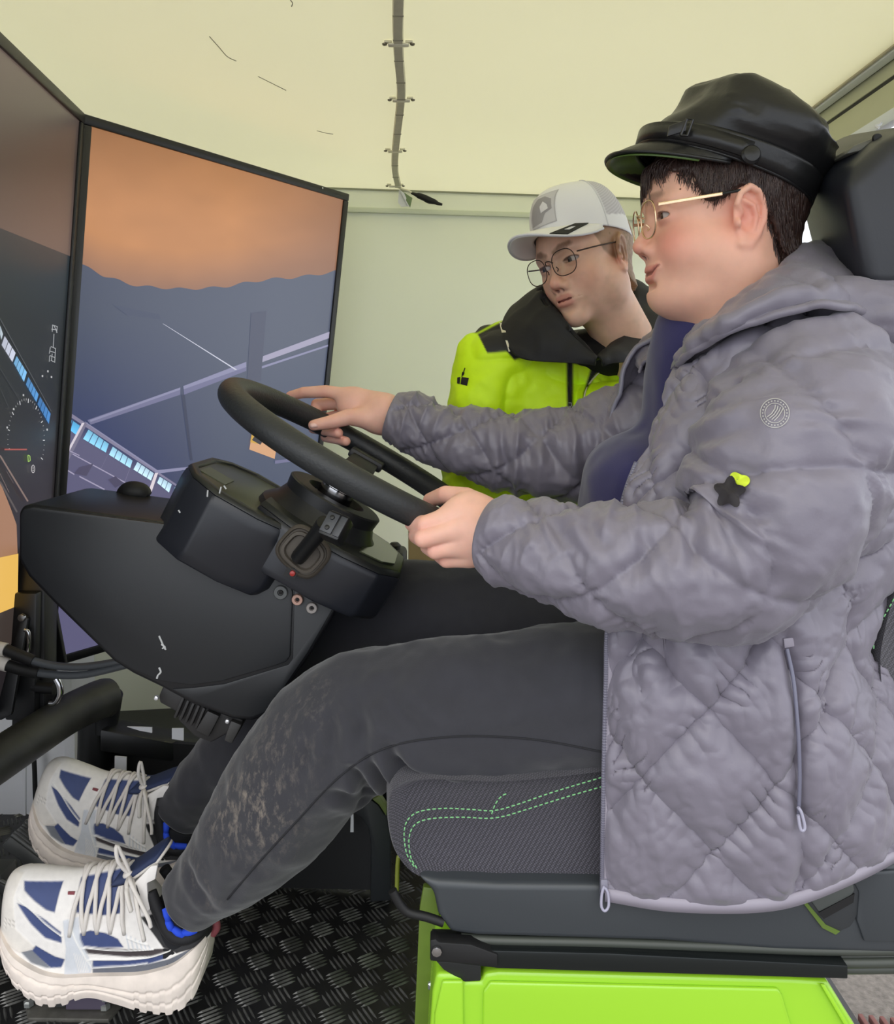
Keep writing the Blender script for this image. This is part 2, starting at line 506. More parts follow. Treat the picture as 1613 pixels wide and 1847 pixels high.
# header at the open right end: profile, black gaps, panels, lower rail
he = empty('trim_2', (0.78, 1.7, ZC), 'metal edge profile above the open end beside the cap', None, kind='structure')
yy0, yy1 = 0.86, wall_y(.78)
def hbar(name, x0, x1, z0, z1, m, bev=0.002):
    return box(name, ((x0+x1)/2, (yy0+yy1)/2, (z0+z1)/2), (abs(x1-x0), yy1-yy0, abs(z1-z0)), m, he, bev=bev)
hbar('ceiling_edge', 0.730, 0.737, ZC-0.003, ZC+0.02, mat('edge_brown', (196, 188, 158), .5))
hbar('edge_profile', 0.737, 0.756, ZC-0.006, ZC+0.02, m_alu)
hbar('rubber_gap', 0.756, 0.760, ZC-0.003, ZC+0.02, m_black, 0)
hbar('panel_strip', 0.760, 0.772, ZC-0.029, ZC+0.02, m_olive)
hbar('rubber_gap', 0.762, 0.770, ZC-0.036, ZC-0.029, m_black, 0)
hbar('panel_strip', 0.760, 0.772, ZC-0.088, ZC-0.036, m_olive)
hbar('lower_rail', 0.752, 0.774, ZC-0.110, ZC-0.088, mat('rail_white', (226, 232, 240), .4), .003)
hk = tube('hook', [P(1583, 229, 1.52), P(1590, 221, 1.52), P(1588, 225, 1.52), P(1580, 227, 1.52), P(1586, 231, 1.515)], 0.0022, m_white, he, seg=6, n=16)
# ground outside
gr = prism('ground', [(-6, -6, -0.62), (7, -6, -0.62), (7, 9, -0.62), (-6, 9, -0.62)], (0, 0, -0.05), m_asph, None, bev=0)
tag(gr, 'grey asphalt ground outside the open trailer end', kind='structure')
# red door mat bristles at the corner
mt = empty('door_mat', (0.82, 1.17, -0.62), 'dark red ribbed mat lying on the asphalt', 'mat')
mc = PZ(1585, 1862, -0.61)
for i in range(14):
    box('rib', mc + np.array([i*0.024-0.12, -0.02 - 0.004*i, 0.006]), (0.012, 0.16, 0.018), mat('mat_red', (120, 78, 74), .9), mt, bev=0.003)

# ================================================================== ceiling cable duct with clips, plug and tag
m_strip = mat('cable_strip', (196, 192, 170), 0.5, var=0.06, vscale=60)
m_clip = mat('clip_white', (226, 222, 200), 0.4)
m_screw = mat('screw_head', (112, 106, 88), 0.4, 0.5)
cs = empty('ceiling_cable', PZ(720, 100, ZC), 'beige cable strip clipped along the ceiling', 'cable')
path = [PZ(x, y, ZC-0.004) for x, y in [(722, -60), (719, 0), (718, 60), (720, 110), (724, 160), (722, 195), (717, 240), (713, 280), (713, 310), (718, 335)]]
pp = crom(path, 60)
V = []; F = []
for i, p in enumerate(pp):
    tdir = pp[min(i+1, 59)] - pp[max(i-1, 0)]; tdir /= np.linalg.norm(tdir)
    sdir = np.cross(tdir, [0, 0, 1]); sdir /= np.linalg.norm(sdir)
    w = 0.0085; h = 0.005
    V += [p - sdir*w + [0, 0, .004], p - sdir*w*0.8 + [0, 0, -h], p + sdir*w*0.8 + [0, 0, -h], p + sdir*w + [0, 0, .004]]
F = [(i*4+j, i*4+j+1, i*4+5+j, i*4+4+j) for i in range(59) for j in range(3)]
mobj('strip', V, F, m_strip, cs, sharp=30)
for k in range(4, 60, 5):
    p = pp[k]; box('joint', p + [0, 0, -0.005], (0.0165, 0.0016, 0.0016), mat('joint_dark', (140, 136, 116), .6), cs, bev=0)
for (x, y) in [(719, 72), (724, 174), (713, 267), (713, 331)]:
    p = PZ(x, y, ZC)
    c = box('clip', p + [0, 0, -0.008], (0.034, 0.012, 0.004), m_clip, cs, bev=0.002)
    for s in (-1, 1):
        lathe('screw', [(0.0042, 0), (0.0036, 0.002), (0.001, 0.003)], p + [s*0.0225, 0, -0.006], (0, 0, -1), m_screw, c, seg=10)
        box('clip_arm', p + [s*0.017, 0, -0.003], (0.012, 0.007, 0.004), m_clip, c, bev=0.001)
wc = P(745, 357, 2.46)
tg = empty('cable_tag', P(732, 358, 2.47), 'folded white and green label hanging from the ceiling cable end', 'tag')
prism('white_face', [P(720, 342, 2.47), P(738, 372, 2.47), P(724, 373, 2.47), P(718, 365, 2.47)], (0, 0.002, 0), m_white, tg, bev=0)
prism('green_face', [P(721, 342, 2.465), P(744, 357, 2.46), P(740, 374, 2.46)], (0, 0.002, 0), mat('tag_green', (120, 140, 100), .5), tg, bev=0)
prism('white_stripe', [P(721, 342, 2.462), P(729, 348, 2.462), P(741, 374, 2.462), P(737, 373, 2.462)], (0, 0.001, 0), m_white, tg, bev=0)
plug = empty('cable_plug', P(770, 358, 2.46), 'black inline cable plug dangling by the ceiling corner', 'plug')
tube('plug_body', [P(x, y, 2.46) for x, y in [(742, 348), (750, 351), (756, 353), (766, 357), (774, 361), (784, 364), (790, 367), (798, 369)]],
     [.003, .005, .008, .009, .0095, .007, .005, .003], m_black, plug, seg=12, n=40)
tube('lead', [P(719, 338, 2.47), P(728, 342, 2.465), P(736, 344, 2.46), P(743, 348, 2.46)], .003, m_clip, plug, seg=8, n=14)
# hairline scratches on the ceiling skin
for i, pts in enumerate([[(378, 66), (395, 85), (410, 102), (426, 110)], [(466, 138), (490, 150), (516, 163)], [(572, 236), (588, 240), (601, 242)], [(524, 0), (528, 6), (526, 12)]]):
    tube('scratch', [PZ(x, y, ZC-0.0006) for x, y in pts], 0.0007, mat('scratch_grey', (135, 130, 112), .7), ce, seg=5, n=12)

# ================================================================== DISPLAYS
m_bezel = mat('bezel_black', (22, 22, 24), 0.4, bump=0.05, bscale=400)
TL = P(148, 205, 1.60); TR = PZ(627, 350, TL[2]); BL = P(80, 1206, 1.63); BR = BL + (TR - TL)
nR = np.cross(TR - TL, BL - TL); nR /= np.linalg.norm(nR)
if np.dot(nR, CAM - TL) < 0: nR = -nR
NT = PX(0, 62, -0.64); CT0 = TL.copy(); CT1 = PZ(-60, 5, TL[2]); dC = CT1 - CT0; dC = dC/np.linalg.norm(dC)*np.linalg.norm(TR-TL); CT1 = CT0 + dC
CB0 = BL.copy(); CB1 = BL + dC
nC = np.cross(CT1 - CT0, CB0 - CT0); nC /= np.linalg.norm(nC)
if nC[0] < 0: nC = -nC
m_scr = emit_mat('screen_picture', strength=1.0, gloss=0.3)
def bil(a, b, c, d, u, v): return (a*(1-u)+b*u)*(1-v) + (c*(1-u)+d*u)*v
def srgb(c): return np.array(lin(c)[:3])
def display(root, a, b, c, d, n, colf, nu, nv, bz=0.018):
    """a TL, b TR, c BL, d BR (outer corners), n towards the viewer"""
    prism('housing', [a, b, d, c], -n*0.045, m_bezel, root, bev=0.004)
    def in_(u, v): return bil(a, b, c, d, u, v)
    wu = np.linalg.norm(b-a); hv = np.linalg.norm(c-a); du = bz/wu; dv = bz/hv
    rects = [((0, 0), (1, dv)), ((0, 1-dv), (1, 1)), ((0, dv), (du, 1-dv)), ((1-du, dv), (1, 1-dv))]
    for (u0, v0), (u1, v1) in rects:
        prism('bezel', [in_(u0, v0), in_(u1, v0), in_(u1, v1), in_(u0, v1)], n*0.007, m_bezel, root, bev=0.0025)
    U, Vv = np.meshgrid(np.linspace(du*.9, 1-du*.9, nu), np.linspace(dv*.9, 1-dv*.9, nv))
    pts = in_(U[..., None], Vv[..., None]) + n*0.0015
    flat = pts.reshape(-1, 3)
    px = np.array([unproj(p) for p in flat])
    cols = colf(px[:, 0], px[:, 1])
    F = grid_faces(nv, nu)
    return mobj('screen', flat, F, m_scr, root, smooth=False, cols=cols)
def overlay(root, polys, p0, n, lift=0.0022, name='picture_detail'):
    V = []; F = []; C = []
    for k, (poly, col) in enumerate(polys):
        b = len(V)
        for (x, y) in poly: V.append(PP(x, y, p0 + n*(lift + 0.00004*k), n))
        cc = col if isinstance(col[0], (list, tuple)) else [col]*len(poly)
        C += [srgb(q) for q in cc]
        F.append(tuple(range(b, len(V))))
    return mobj(name, V, F, m_scr, root, smooth=False, cols=np.array(C))
def sky_part(root, a, b, c, d, n, colf, hz, bz=0.018, nu=120, nv=40):
    """upper area of the picture, down to the horizon curve"""
    du = bz/np.linalg.norm(b-a)*.9; dv = bz/np.linalg.norm(c-a)*.9; V = []
    for i in range(nu):
        u = du + (1-2*du)*i/(nu-1); vv = np.linspace(dv, 1-dv, 300)
        col = np.array([unproj(bil(a, b, c, d, u, t)) for t in vv]); s_ = col[:, 1] - hz(col[:, 0])
        k = int(np.argmax(s_ > 0)) if (s_ > 0).any() else 299
        k = max(k, 1); f = -s_[k-1]/(s_[k]-s_[k-1]+1e-9); vh = vv[k-1] + (vv[k]-vv[k-1])*f
        for t in np.linspace(dv, vh, nv): V.append(bil(a, b, c, d, u, t) + n*0.0018)
    px = np.array([unproj(p) for p in V])
    return mobj('screen_sky', V, grid_faces(nu, nv), m_scr, root, smooth=False, cols=colf(px[:, 0], px[:, 1], 'top'))
def mixc(a, b, t):
    t = np.clip(t, 0, 1)[..., None]; return a*(1-t) + b*t
hzx = [60, 130, 150, 185, 225, 280, 330, 380, 450, 520, 640]; hzy = [430, 466, 480, 498, 510, 518, 523, 518, 510, 500, 487]
def col_right(x, y, part='low'):
    hz = np.interp(x, hzx, hzy)
    t = (y - 210)/300.0
    top = mixc(srgb((142, 96, 60)), srgb((178, 122, 76)), (y-230)/150)
    top = mixc(top, srgb((134, 96, 74)), (x - 420)/230)
    top = mixc(top, srgb((138, 100, 78)), (y - hz + 70)/70)
    cloud = 1 + 0.05*fbm(np.stack([x/60, y/40, x*0], -1), 3)
    top = top*cloud[..., None]
    low = mixc(srgb((66, 72, 90)), srgb((78, 84, 100)), (x-150)/350)
    low = mixc(low, srgb((47, 55, 92)), (y - 560)/220*np.clip((430-x)/250, 0, 1))
    low = mixc(low, srgb((70, 78, 98)), (y - 600)/150*np.clip((x-330)/200, 0, 1))
    low = mixc(low, srgb((86, 84, 112)), ((y - (775 + (x-160)*0.62))/26))
    return top if part == 'top' else low
dr = empty('side_display', BL, 'wide tilted display showing an orange sky over a dark hall', 'display')
display(dr, TL, TR, BL, BR, nR, col_right, 90, 110)
sky_part(dr, TL, TR, BL, BR, nR, col_right, lambda x: np.interp(x, hzx, hzy) + 2.5*np.sin(x/9.0) - 1.5*np.sin(x/23.0))
LAV = (128, 128, 156); LAV2 = (104, 104, 134); WL = (170, 168, 190)
c3 = lambda x, y: (x/2.444, 180 + y/2.444)
c6 = lambda x, y: (x/3.079, 560 + y/3.079)
c4 = lambda x, y: (280 + x/2.52, 650 + y/2.52)
ov = []
def L3(pts, col): ov.append(([c3(*p) for p in pts], col))
def L6(pts, col): ov.append(([c6(*p) for p in pts], col))
L3([(385, 1412), (795, 1268), (795, 1300), (400, 1432)], LAV2); L3([(395, 1412), (795, 1268), (795, 1278), (400, 1420)], LAV)
L3([(808, 1262), (1086, 1155), (1086, 1195), (812, 1300)], LAV2); L3([(808, 1262), (1086, 1155), (1086, 1178), (810, 1276)], LAV)
L3([(1160, 1130), (1453, 1022), (1453, 1050), (1155, 1157)], (150, 146, 168)); L3([(1155, 1174), (1450, 1078), (1450, 1086), (1155, 1184)], LAV)
L3([(716, 986), (722, 988), (1046, 1190), (1036, 1190)], (190, 192, 205))
L3([(800, 1300), (815, 1300), (850, 1590), (838, 1590)], (52, 57, 78))
L3([(1108, 940), (1175, 930), (1150, 1240), (1090, 1240)], (70, 74, 92))
L3([(500, 905), (700, 945), (710, 968), (560, 950)], (66, 72, 92))
L6([(320, 520), (1010, 985), (1010, 997), (320, 545)], (120, 116, 140))
for (a0, a1, b0, b1, n, cc) in [((318, 553), (447, 642), (318, 612), (425, 692), 3, (90, 180, 232)), ((490, 660), (606, 742), (460, 712), (590, 790), 4, (130, 200, 235)),
                     ((625, 755), (738, 835), (604, 800), (725, 876), 4, (160, 214, 240)), ((762, 840), (856, 905), (740, 882), (840, 945), 4, (190, 224, 242)),
                     ((886, 922), (956, 966), (872, 956), (940, 1012), 3, (190, 224, 242)), ((970, 980), (1000, 998), (960, 1016), (985, 1030), 1, (170, 220, 245))]:
    for k in range(n):
        e = 0.06
        u0 = (k+e)/n; u1 = (k+1-e)/n
        q = [tuple(np.array(a0)*(1-u0)+np.array(a1)*u0), tuple(np.array(a0)*(1-u1)+np.array(a1)*u1),
             tuple(np.array(b0)*(1-u1)+np.array(b1)*u1), tuple(np.array(b0)*(1-u0)+np.array(b1)*u0)]
        top = tuple(min(255, int(c*0.86)) for c in cc)
        L6(q, [top, top, tuple(min(255, c+12) for c in cc), tuple(min(255, c+12) for c in cc)])
L6([(455, 625), (488, 622), (302, 990), (284, 985)], (110, 106, 128)); L6([(455, 625), (470, 624), (296, 950), (284, 945)], (198, 190, 200))
L6([(865, 892), (884, 886), (838, 1020), (818, 1022)], (206, 196, 202))
L6([(470, 615), (880, 890), (1010, 872), (1010, 888), (884, 905), (480, 628)], LAV)
for p, q, w in [((302, 742), (440, 808), 5), ((402, 800), (730, 978), 6), ((290, 850), (330, 866), 6), ((355, 880), (412, 914), 7), ((440, 925), (580, 998), 7), ((560, 880), (600, 800), 3), ((690, 960), (720, 880), 3)]:
    L6([p, (p[0]+2, p[1]-w), (q[0]+2, q[1]-w), q], (150, 144, 168))
L6([(440, 870), (520, 850), (480, 920), (410, 905)], (72, 68, 92)); L6([(600, 940), (640, 920), (690, 960), (640, 985)], (70, 66, 90))
ov.append(([c4(*p) for p in [(447, 290), (556, 372), (543, 448), (428, 405)]], (196, 150, 112)))
ov.append(([c4(*p) for p in [(447, 290), (500, 330), (470, 380), (432, 372)]], (190, 150, 60)))
ov.append(([c4(*p) for p in [(462, 328), (500, 350), (478, 384), (440, 362)]], (48, 46, 52)))
ov.append(([c4(*p) for p in [(545, 455), (680, 440), (680, 452), (545, 470)]], LAV2))
ov.append(([c4(*p) for p in [(0, 500), (170, 482), (170, 494), (0, 512)]], LAV))
o = overlay(dr, ov, TL, nR); o['kind'] = 'stuff'; o['label'] = 'picture of a tilted hall with blue windows and beams'
led = PP(582, 339, TL + nR*0.008, nR); lathe('power_light', [(0.0022, 0), (0.0018, 0.001)], led, nR, None, dr, seg=10)
ml = bpy.data.materials.new('led_green'); ml.use_nodes = True
ml.node_tree.nodes['Principled BSDF'].inputs['Emission Color'].default_value = (0.1, 0.9, 0.05, 1); ml.node_tree.nodes['Principled BSDF'].inputs['Emission Strength'].default_value = 1.2
dr.children[-1].data.materials.append(ml)

def col_left(x, y, part='low'):
    hz = 412 + x*0.40
    top = mixc(srgb((84, 72, 66)), srgb((58, 48, 44)), (y-120)/160)
    top = mixc(top, srgb((92, 76, 70)), (y-300)/140)
    low = mixc(srgb((33, 42, 48)), srgb((18, 22, 24)), (y-hz)/150)
    low = mixc(low, srgb((34, 30, 32)), (y - 700)/200)
    return top if part == 'top' else low
dl = empty('front_display', CB1, 'dark tilted display at left edge showing a dial and windows', 'display')
display(dl, CT1, CT0, CB1, CB0, nC, col_left, 70, 140)
sky_part(dl, CT1, CT0, CB1, CB0, nC, col_left, lambda x: 412 + x*0.40)
ov = []
for (a0, a1, b0, b1, n, cc) in [((0, 80), (18, 135), (0, 130), (8, 165), 1, (200, 215, 225)), ((25, 140), (88, 238), (8, 190), (70, 288), 3, (200, 205, 222)),
                                ((92, 252), (150, 345), (76, 292), (134, 398), 4, (120, 180, 225)), ((157, 368), (215, 468), (143, 410), (203, 510), 4, (78, 142, 200)), ((222, 478), (282, 575), (207, 518), (272, 632), 4, (60, 124, 186))]:
    for k in range(n):
        e = 0.06; u0 = (k+e)/n; u1 = (k+1-e)/n
        q = [tuple(np.array(a0)*(1-u0)+np.array(a1)*u0), tuple(np.array(a0)*(1-u1)+np.array(a1)*u1), tuple(np.array(b0)*(1-u1)+np.array(b1)*u1), tuple(np.array(b0)*(1-u0)+np.array(b1)*u0)]
        L6(q, tuple(int(c*(0.85+0.05*k)) for c in cc))
def seg6(p, q, w, col):
    p = np.array(p, float); q = np.array(q, float); d = q-p; d /= np.linalg.norm(d)+1e-9; nn = np.array([-d[1], d[0]])*w/2
    L6([tuple(p+nn), tuple(q+nn), tuple(q-nn), tuple(p-nn)], col)
seg6((0, 45), (285, 560), 4, (70, 72, 74)); seg6((0, 320), (110, 500), 2, (52, 54, 56)); seg6((0, 430), (50, 540), 2, (56, 58, 60))
cxg, cyg, rx, ry = 145, 720, 104, 232
for k in range(33):
    a = math.radians(200 - k*6.6*1.0)
    a = math.radians(193 - k*6.9)
    r1 = 0.90 if k % 4 == 0 else 0.95
    seg6((cxg+rx*math.cos(a), cyg-ry*math.sin(a)), (cxg+rx*r1*math.cos(a), cyg-ry*r1*math.sin(a)), 4 if k % 4 == 0 else 3, (196, 196, 196) if k % 4 == 0 else (140, 140, 140))
seg6((25, 772), (150, 772), 8, (150, 70, 62))
for a, b in [((155, 805), (157, 840)), ((155, 803), (166, 808)), ((166, 808), (168, 834)), ((157, 840), (168, 834))]: seg6(a, b, 4, (150, 190, 80))
for k in range(10):
    a = k*math.pi/5; b = a + math.pi/5
    seg6((184+9*math.cos(a), 880+22*math.sin(a)), (184+9*math.cos(b), 880+22*math.sin(b)), 3, (190, 186, 186))
for q in range(3): seg6((181, 870+q*9), (187, 871+q*9), 3, (190, 186, 186))
for p, q in [((290, 80), (320, 90)), ((292, 82), (290, 118)), ((300, 84), (318, 124)), ((318, 90), (314, 124)), ((286, 104), (318, 108)), ((300, 130), (296, 205)), ((282, 200), (310, 212)), ((280, 204), (274, 240)), ((308, 212), (304, 290)), ((278, 226), (306, 234)), ((276, 250), (306, 262)), ((276, 252), (274, 284)), ((290, 240), (286, 280)), ((282, 276), (300, 286))]:
    seg6(p, q, 4, (150, 152, 154))
for (x, y) in [(236, 364), (266, 338), (286, 370), (130, 470), (76, 548), (40, 650), (262, 662)]:
    L6([(x-4, y-6), (x+4, y-5), (x+4, y+6), (x-4, y+5)], (170, 170, 170))
for poly, cc in [([(-60, 860), (0, 955), (20, 1000), (60, 1100), (92, 1190), (98, 1350), (0, 1372), (-60, 1380)], (150, 110, 84)), ([(-60, 1385), (0, 1372), (102, 1350), (98, 1640), (0, 1680), (-60, 1700)], (216, 172, 86)), ([(-60, 1700), (0, 1680), (98, 1640), (84, 1720), (70, 1850), (-60, 1900)], (56, 48, 44))]:
    L6(poly, cc)
seg6((0, 805), (155, 1060), 9, (120, 100, 92)); seg6((0, 905), (50, 1010), 3, (110, 92, 86)); seg6((0, 950), (95, 1120), 10, (78, 70, 68))
seg6((35, 890), (75, 960), 2, (100, 86, 80))
o = overlay(dl, ov, CT0, nC); o['kind'] = 'stuff'; o['label'] = 'picture of a dial with a red needle and blue windows'
# posts carrying the displays
m_steel = mat('frame_black', (18, 19, 21), 0.42, var=0.15, vscale=30, bump=0.08, bscale=120)
m_dirty = mat('frame_tube', (44, 44, 38), 0.5, var=0.5, vscale=16, bump=0.15, bscale=60)
rig = empty('rig_frame', P(170, 1420, 1.62), 'black tubular steel frame below the displays', 'frame')
def pbox(name, px0, py0, px1, py1, Y, dep, m, parent, bev=0.003):
    return prism(name, [P(px0, py0, Y), P(px1, py0, Y), P(px1, py1, Y), P(px0, py1, Y)], (0, dep, 0), m, parent, bev=bev)
prism('display_post', [P(30, 1000, 1.46), P(80, 1000, 1.46), P(80, 1320, 1.46), P(20, 1320, 1.46)], (0, .05, 0), m_steel, rig, bev=.003)
prism('post_sleeve', [P(24, 1070, 1.44), P(66, 1070, 1.44), P(62, 1300, 1.44), P(8, 1300, 1.44)], (0, .04, 0), m_steel, rig, bev=.004)
prism('angle_plate', [P(70, 1040, 1.52), P(92, 1060, 1.52), P(118, 1200, 1.55), P(80, 1210, 1.55)], (0, .012, 0), m_steel, rig, bev=.002)
prism('brace', [P(38, 1110, 1.43), P(50, 1116, 1.43), P(20, 1290, 1.40), P(0, 1300, 1.40), P(-10, 1290, 1.4)], (0, .01, 0), m_steel, rig, bev=.002)
lathe('bolt', [(.007, 0), (.006, .004), (.002, .005)], P(40, 1114, 1.43), (0, -1, 0.1), mat('bolt_steel', (150, 150, 150), .25, .9), rig, seg=12)
tube('catch', [P(x, y, 1.42) for x, y in [(44, 1136), (51, 1140), (52, 1160), (50, 1176), (46, 1180)]], .0035, mat('chrome', (190, 190, 192), .15, 1.0), rig, n=20, seg=8)
tube('diagonal_tube', [P(195, 1258, 1.60), P(178, 1262, 1.58), P(120, 1290, 1.50), P(40, 1342, 1.38), P(-40, 1395, 1.28), P(-110, 1440, 1.20)], [.036, .036, .035, .035, .035, .035], m_dirty, rig, seg=24, n=48)
de = P(-110, 1440, 1.20); tube('upright', [de + [0, 0, .03], [de[0], de[1], de[2]/2], [de[0], de[1], 0.0]], .032, m_steel, rig, seg=20, n=8)
tube('upright', [P(172, 1262, 1.62), P(171, 1330, 1.62), P(168, 1425, 1.62)], [.032, .031, .031], m_steel, rig, seg=24, n=12)
tube('elbow', [P(196, 1252, 1.6), P(192, 1290, 1.61), P(190, 1320, 1.61)], [.026, .024, .022], m_steel, rig, seg=20, n=10)
lathe('collar', [(.036, -.012), (.04, -.01), (.04, .02), (.036, .024)], P(168, 1405, 1.62), (0, 0, 1), m_steel, rig)
prism('cross_bar', [P(180, 1316, 1.57), P(372, 1352, 1.66), P(372, 1384, 1.66), P(180, 1356, 1.57)], (0.01, .06, 0), m_steel, rig, bev=.004)
tube('clamp_rod', [P(60, 1238, 1.45), P(98, 1241, 1.45)], .011, m_steel, rig, seg=14, n=4)
tube('clamp_hook', [P(x, y, 1.44) for x, y in [(101, 1224), (107, 1236), (108, 1252), (100, 1266), (90, 1268)]], .006, mat('chrome'), rig, seg=10, n=20)
# dark panel behind the legs with white plates added in place of gaps to the lit wall
pan = empty('kick_panel', P(450, 1600, 1.52), 'black sheet panel behind the boy\'s legs with pale marker strips', 'panel')
m_kick = mat('panel_black', (15, 16, 18), 0.55)
prism('sheet', [P(150, 1330, 1.66), P(372, 1345, 1.62), P(520, 1330, 1.56), P(700, 1330, 1.50), P(700, 1606, 1.50), P(470, 1600, 1.52), P(180, 1480, 1.66)], (0, .012, 0), m_kick, pan, bev=0)
for q in [[(229, 1311), (274, 1312), (274, 1322), (252, 1318)], [(310, 1314), (331, 1314), (331, 1336), (310, 1333)], [(207, 1364), (228, 1366), (227, 1412), (206, 1410)], [(633, 1469), (638, 1469), (638, 1501), (632, 1501)], [(668, 1402), (684, 1402), (680, 1418), (672, 1416)]]:
    yy = 1.575 if q[0][0] < 320 else 1.49
    prism('gap_plate', [P(x, y, yy) for x, y in q], (0, .003, 0), m_white, pan, bev=0)
prism('bracket', [P(x, y, 1.47) for x, y in [(636, 1432), (660, 1436), (682, 1452), (697, 1475), (704, 1510), (705, 1625), (668, 1628), (669, 1520), (664, 1494), (652, 1476), (634, 1466)]], (0, .03, 0), mat('bracket_grey', (40, 43, 46), .5), pan, bev=.003)
prism('bracket_edge', [P(x, y, 1.466) for x, y in [(672, 1442), (684, 1452), (697, 1472), (697, 1456), (684, 1436)]], (0, .02, 0), mat('bracket_green', (112, 126, 66), .5), pan, bev=.001)
# hoses
m_hose = mat('hose_grey', (72, 76, 80), 0.35)
for nm, lab, pts in [('hose', 'upper grey hose curving from left edge to the steering console', [(-20, 1166), (10, 1172), (30, 1180), (60, 1192), (100, 1201), (140, 1203), (180, 1199), (230, 1190)]),
                ('hose', 'lower black hose with white wrapped end below the grey one', [(-20, 1190), (14, 1200), (40, 1208), (70, 1214), (110, 1218), (150, 1217), (190, 1209), (240, 1196)])]:
    h = empty(nm, P(pts[3][0], pts[3][1], 1.36), lab, 'hose', 'hoses running behind the console')
    q = [P(x, y, 1.36) for x, y in pts]
    tube('tubing', q, .0062, m_hose, h, seg=12, n=40)
    tube('sleeve', q[1:4], .0095, m_black, h, seg=12, n=14)
    tube('end_wrap', [q[0], q[1]], .011, mat('wrap_white', (214, 208, 200), .6), h, seg=12, n=5)
thin = tube('thin_cable', [P(x, y, 1.75) for x, y in [(54, 1300), (58, 1340), (62, 1380), (64, 1440), (68, 1490)]], .005, m_black, None, seg=8, n=16)
tag(thin, 'thin black cable hanging in front of the white end wall', 'cable')
# cardboard carton seen between wheel and hand
cb = empty('cardboard_box', P(770, 1020, 2.0), 'brown cardboard carton standing by the back wall', 'box')
m_card = mat('cardboard', (176, 150, 118), .8, var=.05)
q = P(736, 962, 2.0)
box('carton', (q[0]+.075, 2.12, q[2]/2), (.15, .22, q[2]), m_card, cb, bev=.003)
for s in (-.038, .038): box('flap', (q[0]+.075+s, 2.12, q[2]+.002), (.074, .22, .004), m_card, cb, bev=0)
bl = empty('dark_bag', P(716, 1010, 1.9), 'black equipment case standing behind the console', 'case')
cp = P(712, 990, 1.85); box('case_body', (cp[0], 1.85, cp[2]/2), (.05, .1, cp[2]), m_black, bl, bev=.012, seg=3)
lathe('case_knob', [(.012, 0), (.014, .008), (.008, .014)], P(712, 990, 1.85), (0, 0, 1), m_black, bl, seg=16)
# ================================================================== STEERING CONSOLE
m_con = mat('console_black', (19, 20, 23), 0.40, var=0.05, vscale=6, bump=0.06, bscale=500)
m_con2 = mat('console_side', (29, 31, 34), 0.45, var=0.05, vscale=6, bump=0.06, bscale=500)
m_pod = mat('pod_grey', (31, 33, 39), 0.34, bump=0.05, bscale=500)
m_lens = mat('lens_dark', (62, 66, 48), 0.3)
m_chrome = mat('chrome')
YN, YF = 1.17, 1.37
def sub_empty(name, loc, parent, label=None):
    e = empty(name, loc, label); e.parent = parent; e.location = Vector([float(x) for x in loc]) - root_loc(parent); return e
con = empty('steering_console', P(430, 1300, 1.27), 'black steering console with instrument pod and wheel the boy holds', 'console')
side = [(33, 925), (40, 912), (60, 910), (310, 943), (470, 1000), (612, 1092), (560, 1180), (503, 1262), (484, 1290), (455, 1301), (420, 1298), (345, 1270), (290, 1240), (240, 1216), (205, 1194), (98, 1090), (50, 1040), (33, 1010)]
prism('housing', [P(x, y, YN) for x, y in side], (0, YF-YN, 0), m_con, con, bev=.006, seg=3)
cov = [(36, 930), (42, 918), (60, 915), (310, 947), (400, 975), (478, 1026), (512, 1042), (524, 1052), (528, 1070), (523, 1184), (516, 1194), (500, 1200), (400, 1229), (345, 1236), (292, 1229), (240, 1208), (208, 1189), (100, 1084), (54, 1036), (37, 1006)]
prism('side_cover', [P(x, y, YN-.004) for x, y in cov], (0, .006, 0), m_con2, con, bev=.002)
low = [(531, 1056), (604, 1092), (556, 1176), (500, 1258), (482, 1283), (455, 1294), (421, 1291), (348, 1263), (310, 1243), (345, 1241), (404, 1234), (520, 1199), (528, 1188)]
prism('rear_cover', [P(x, y, YN-.002) for x, y in low], (0, .004, 0), m_con2, con, bev=.0015)
for k, (x, y, r, rgb) in enumerate([(507, 1068, .0098, (84, 86, 86)), (537, 1081, .0078, (172, 138, 124)), (563, 1096, .0078, (140, 134, 130))]):
    rv = lathe('rivet', [(r, 0), (r, .003), (r*.9, .0045), (r*.45, .0045), (r*.35, .002)], P(x, y, YN-.004), (0, -1, 0), mat('rivet_%d' % k, rgb, .4, .3), con, seg=24)
    lathe('socket', [(r*.32, 0), (r*.3, .0026), (r*.1, .0027)], P(x, y, YN-.006), (0, -1, 0), mat('socket_dark', (24, 22, 22), .3, .6), rv, seg=10)
# scuffs with a shape of their own
for pts, w in [([(287, 1147), (291, 1156), (294, 1163), (298, 1171)], .0012), ([(291, 1162), (296, 1166), (293, 1170)], .0012), ([(287, 1204), (290, 1212), (285, 1218), (283, 1224)], .0013), ([(297, 1165), (299, 1172)], .001)]:
    tube('scuff', [P(x, y, YN-.0045) for x, y in pts], w, mat('scuff_white', (190, 192, 192), .8), con, seg=5, n=12)
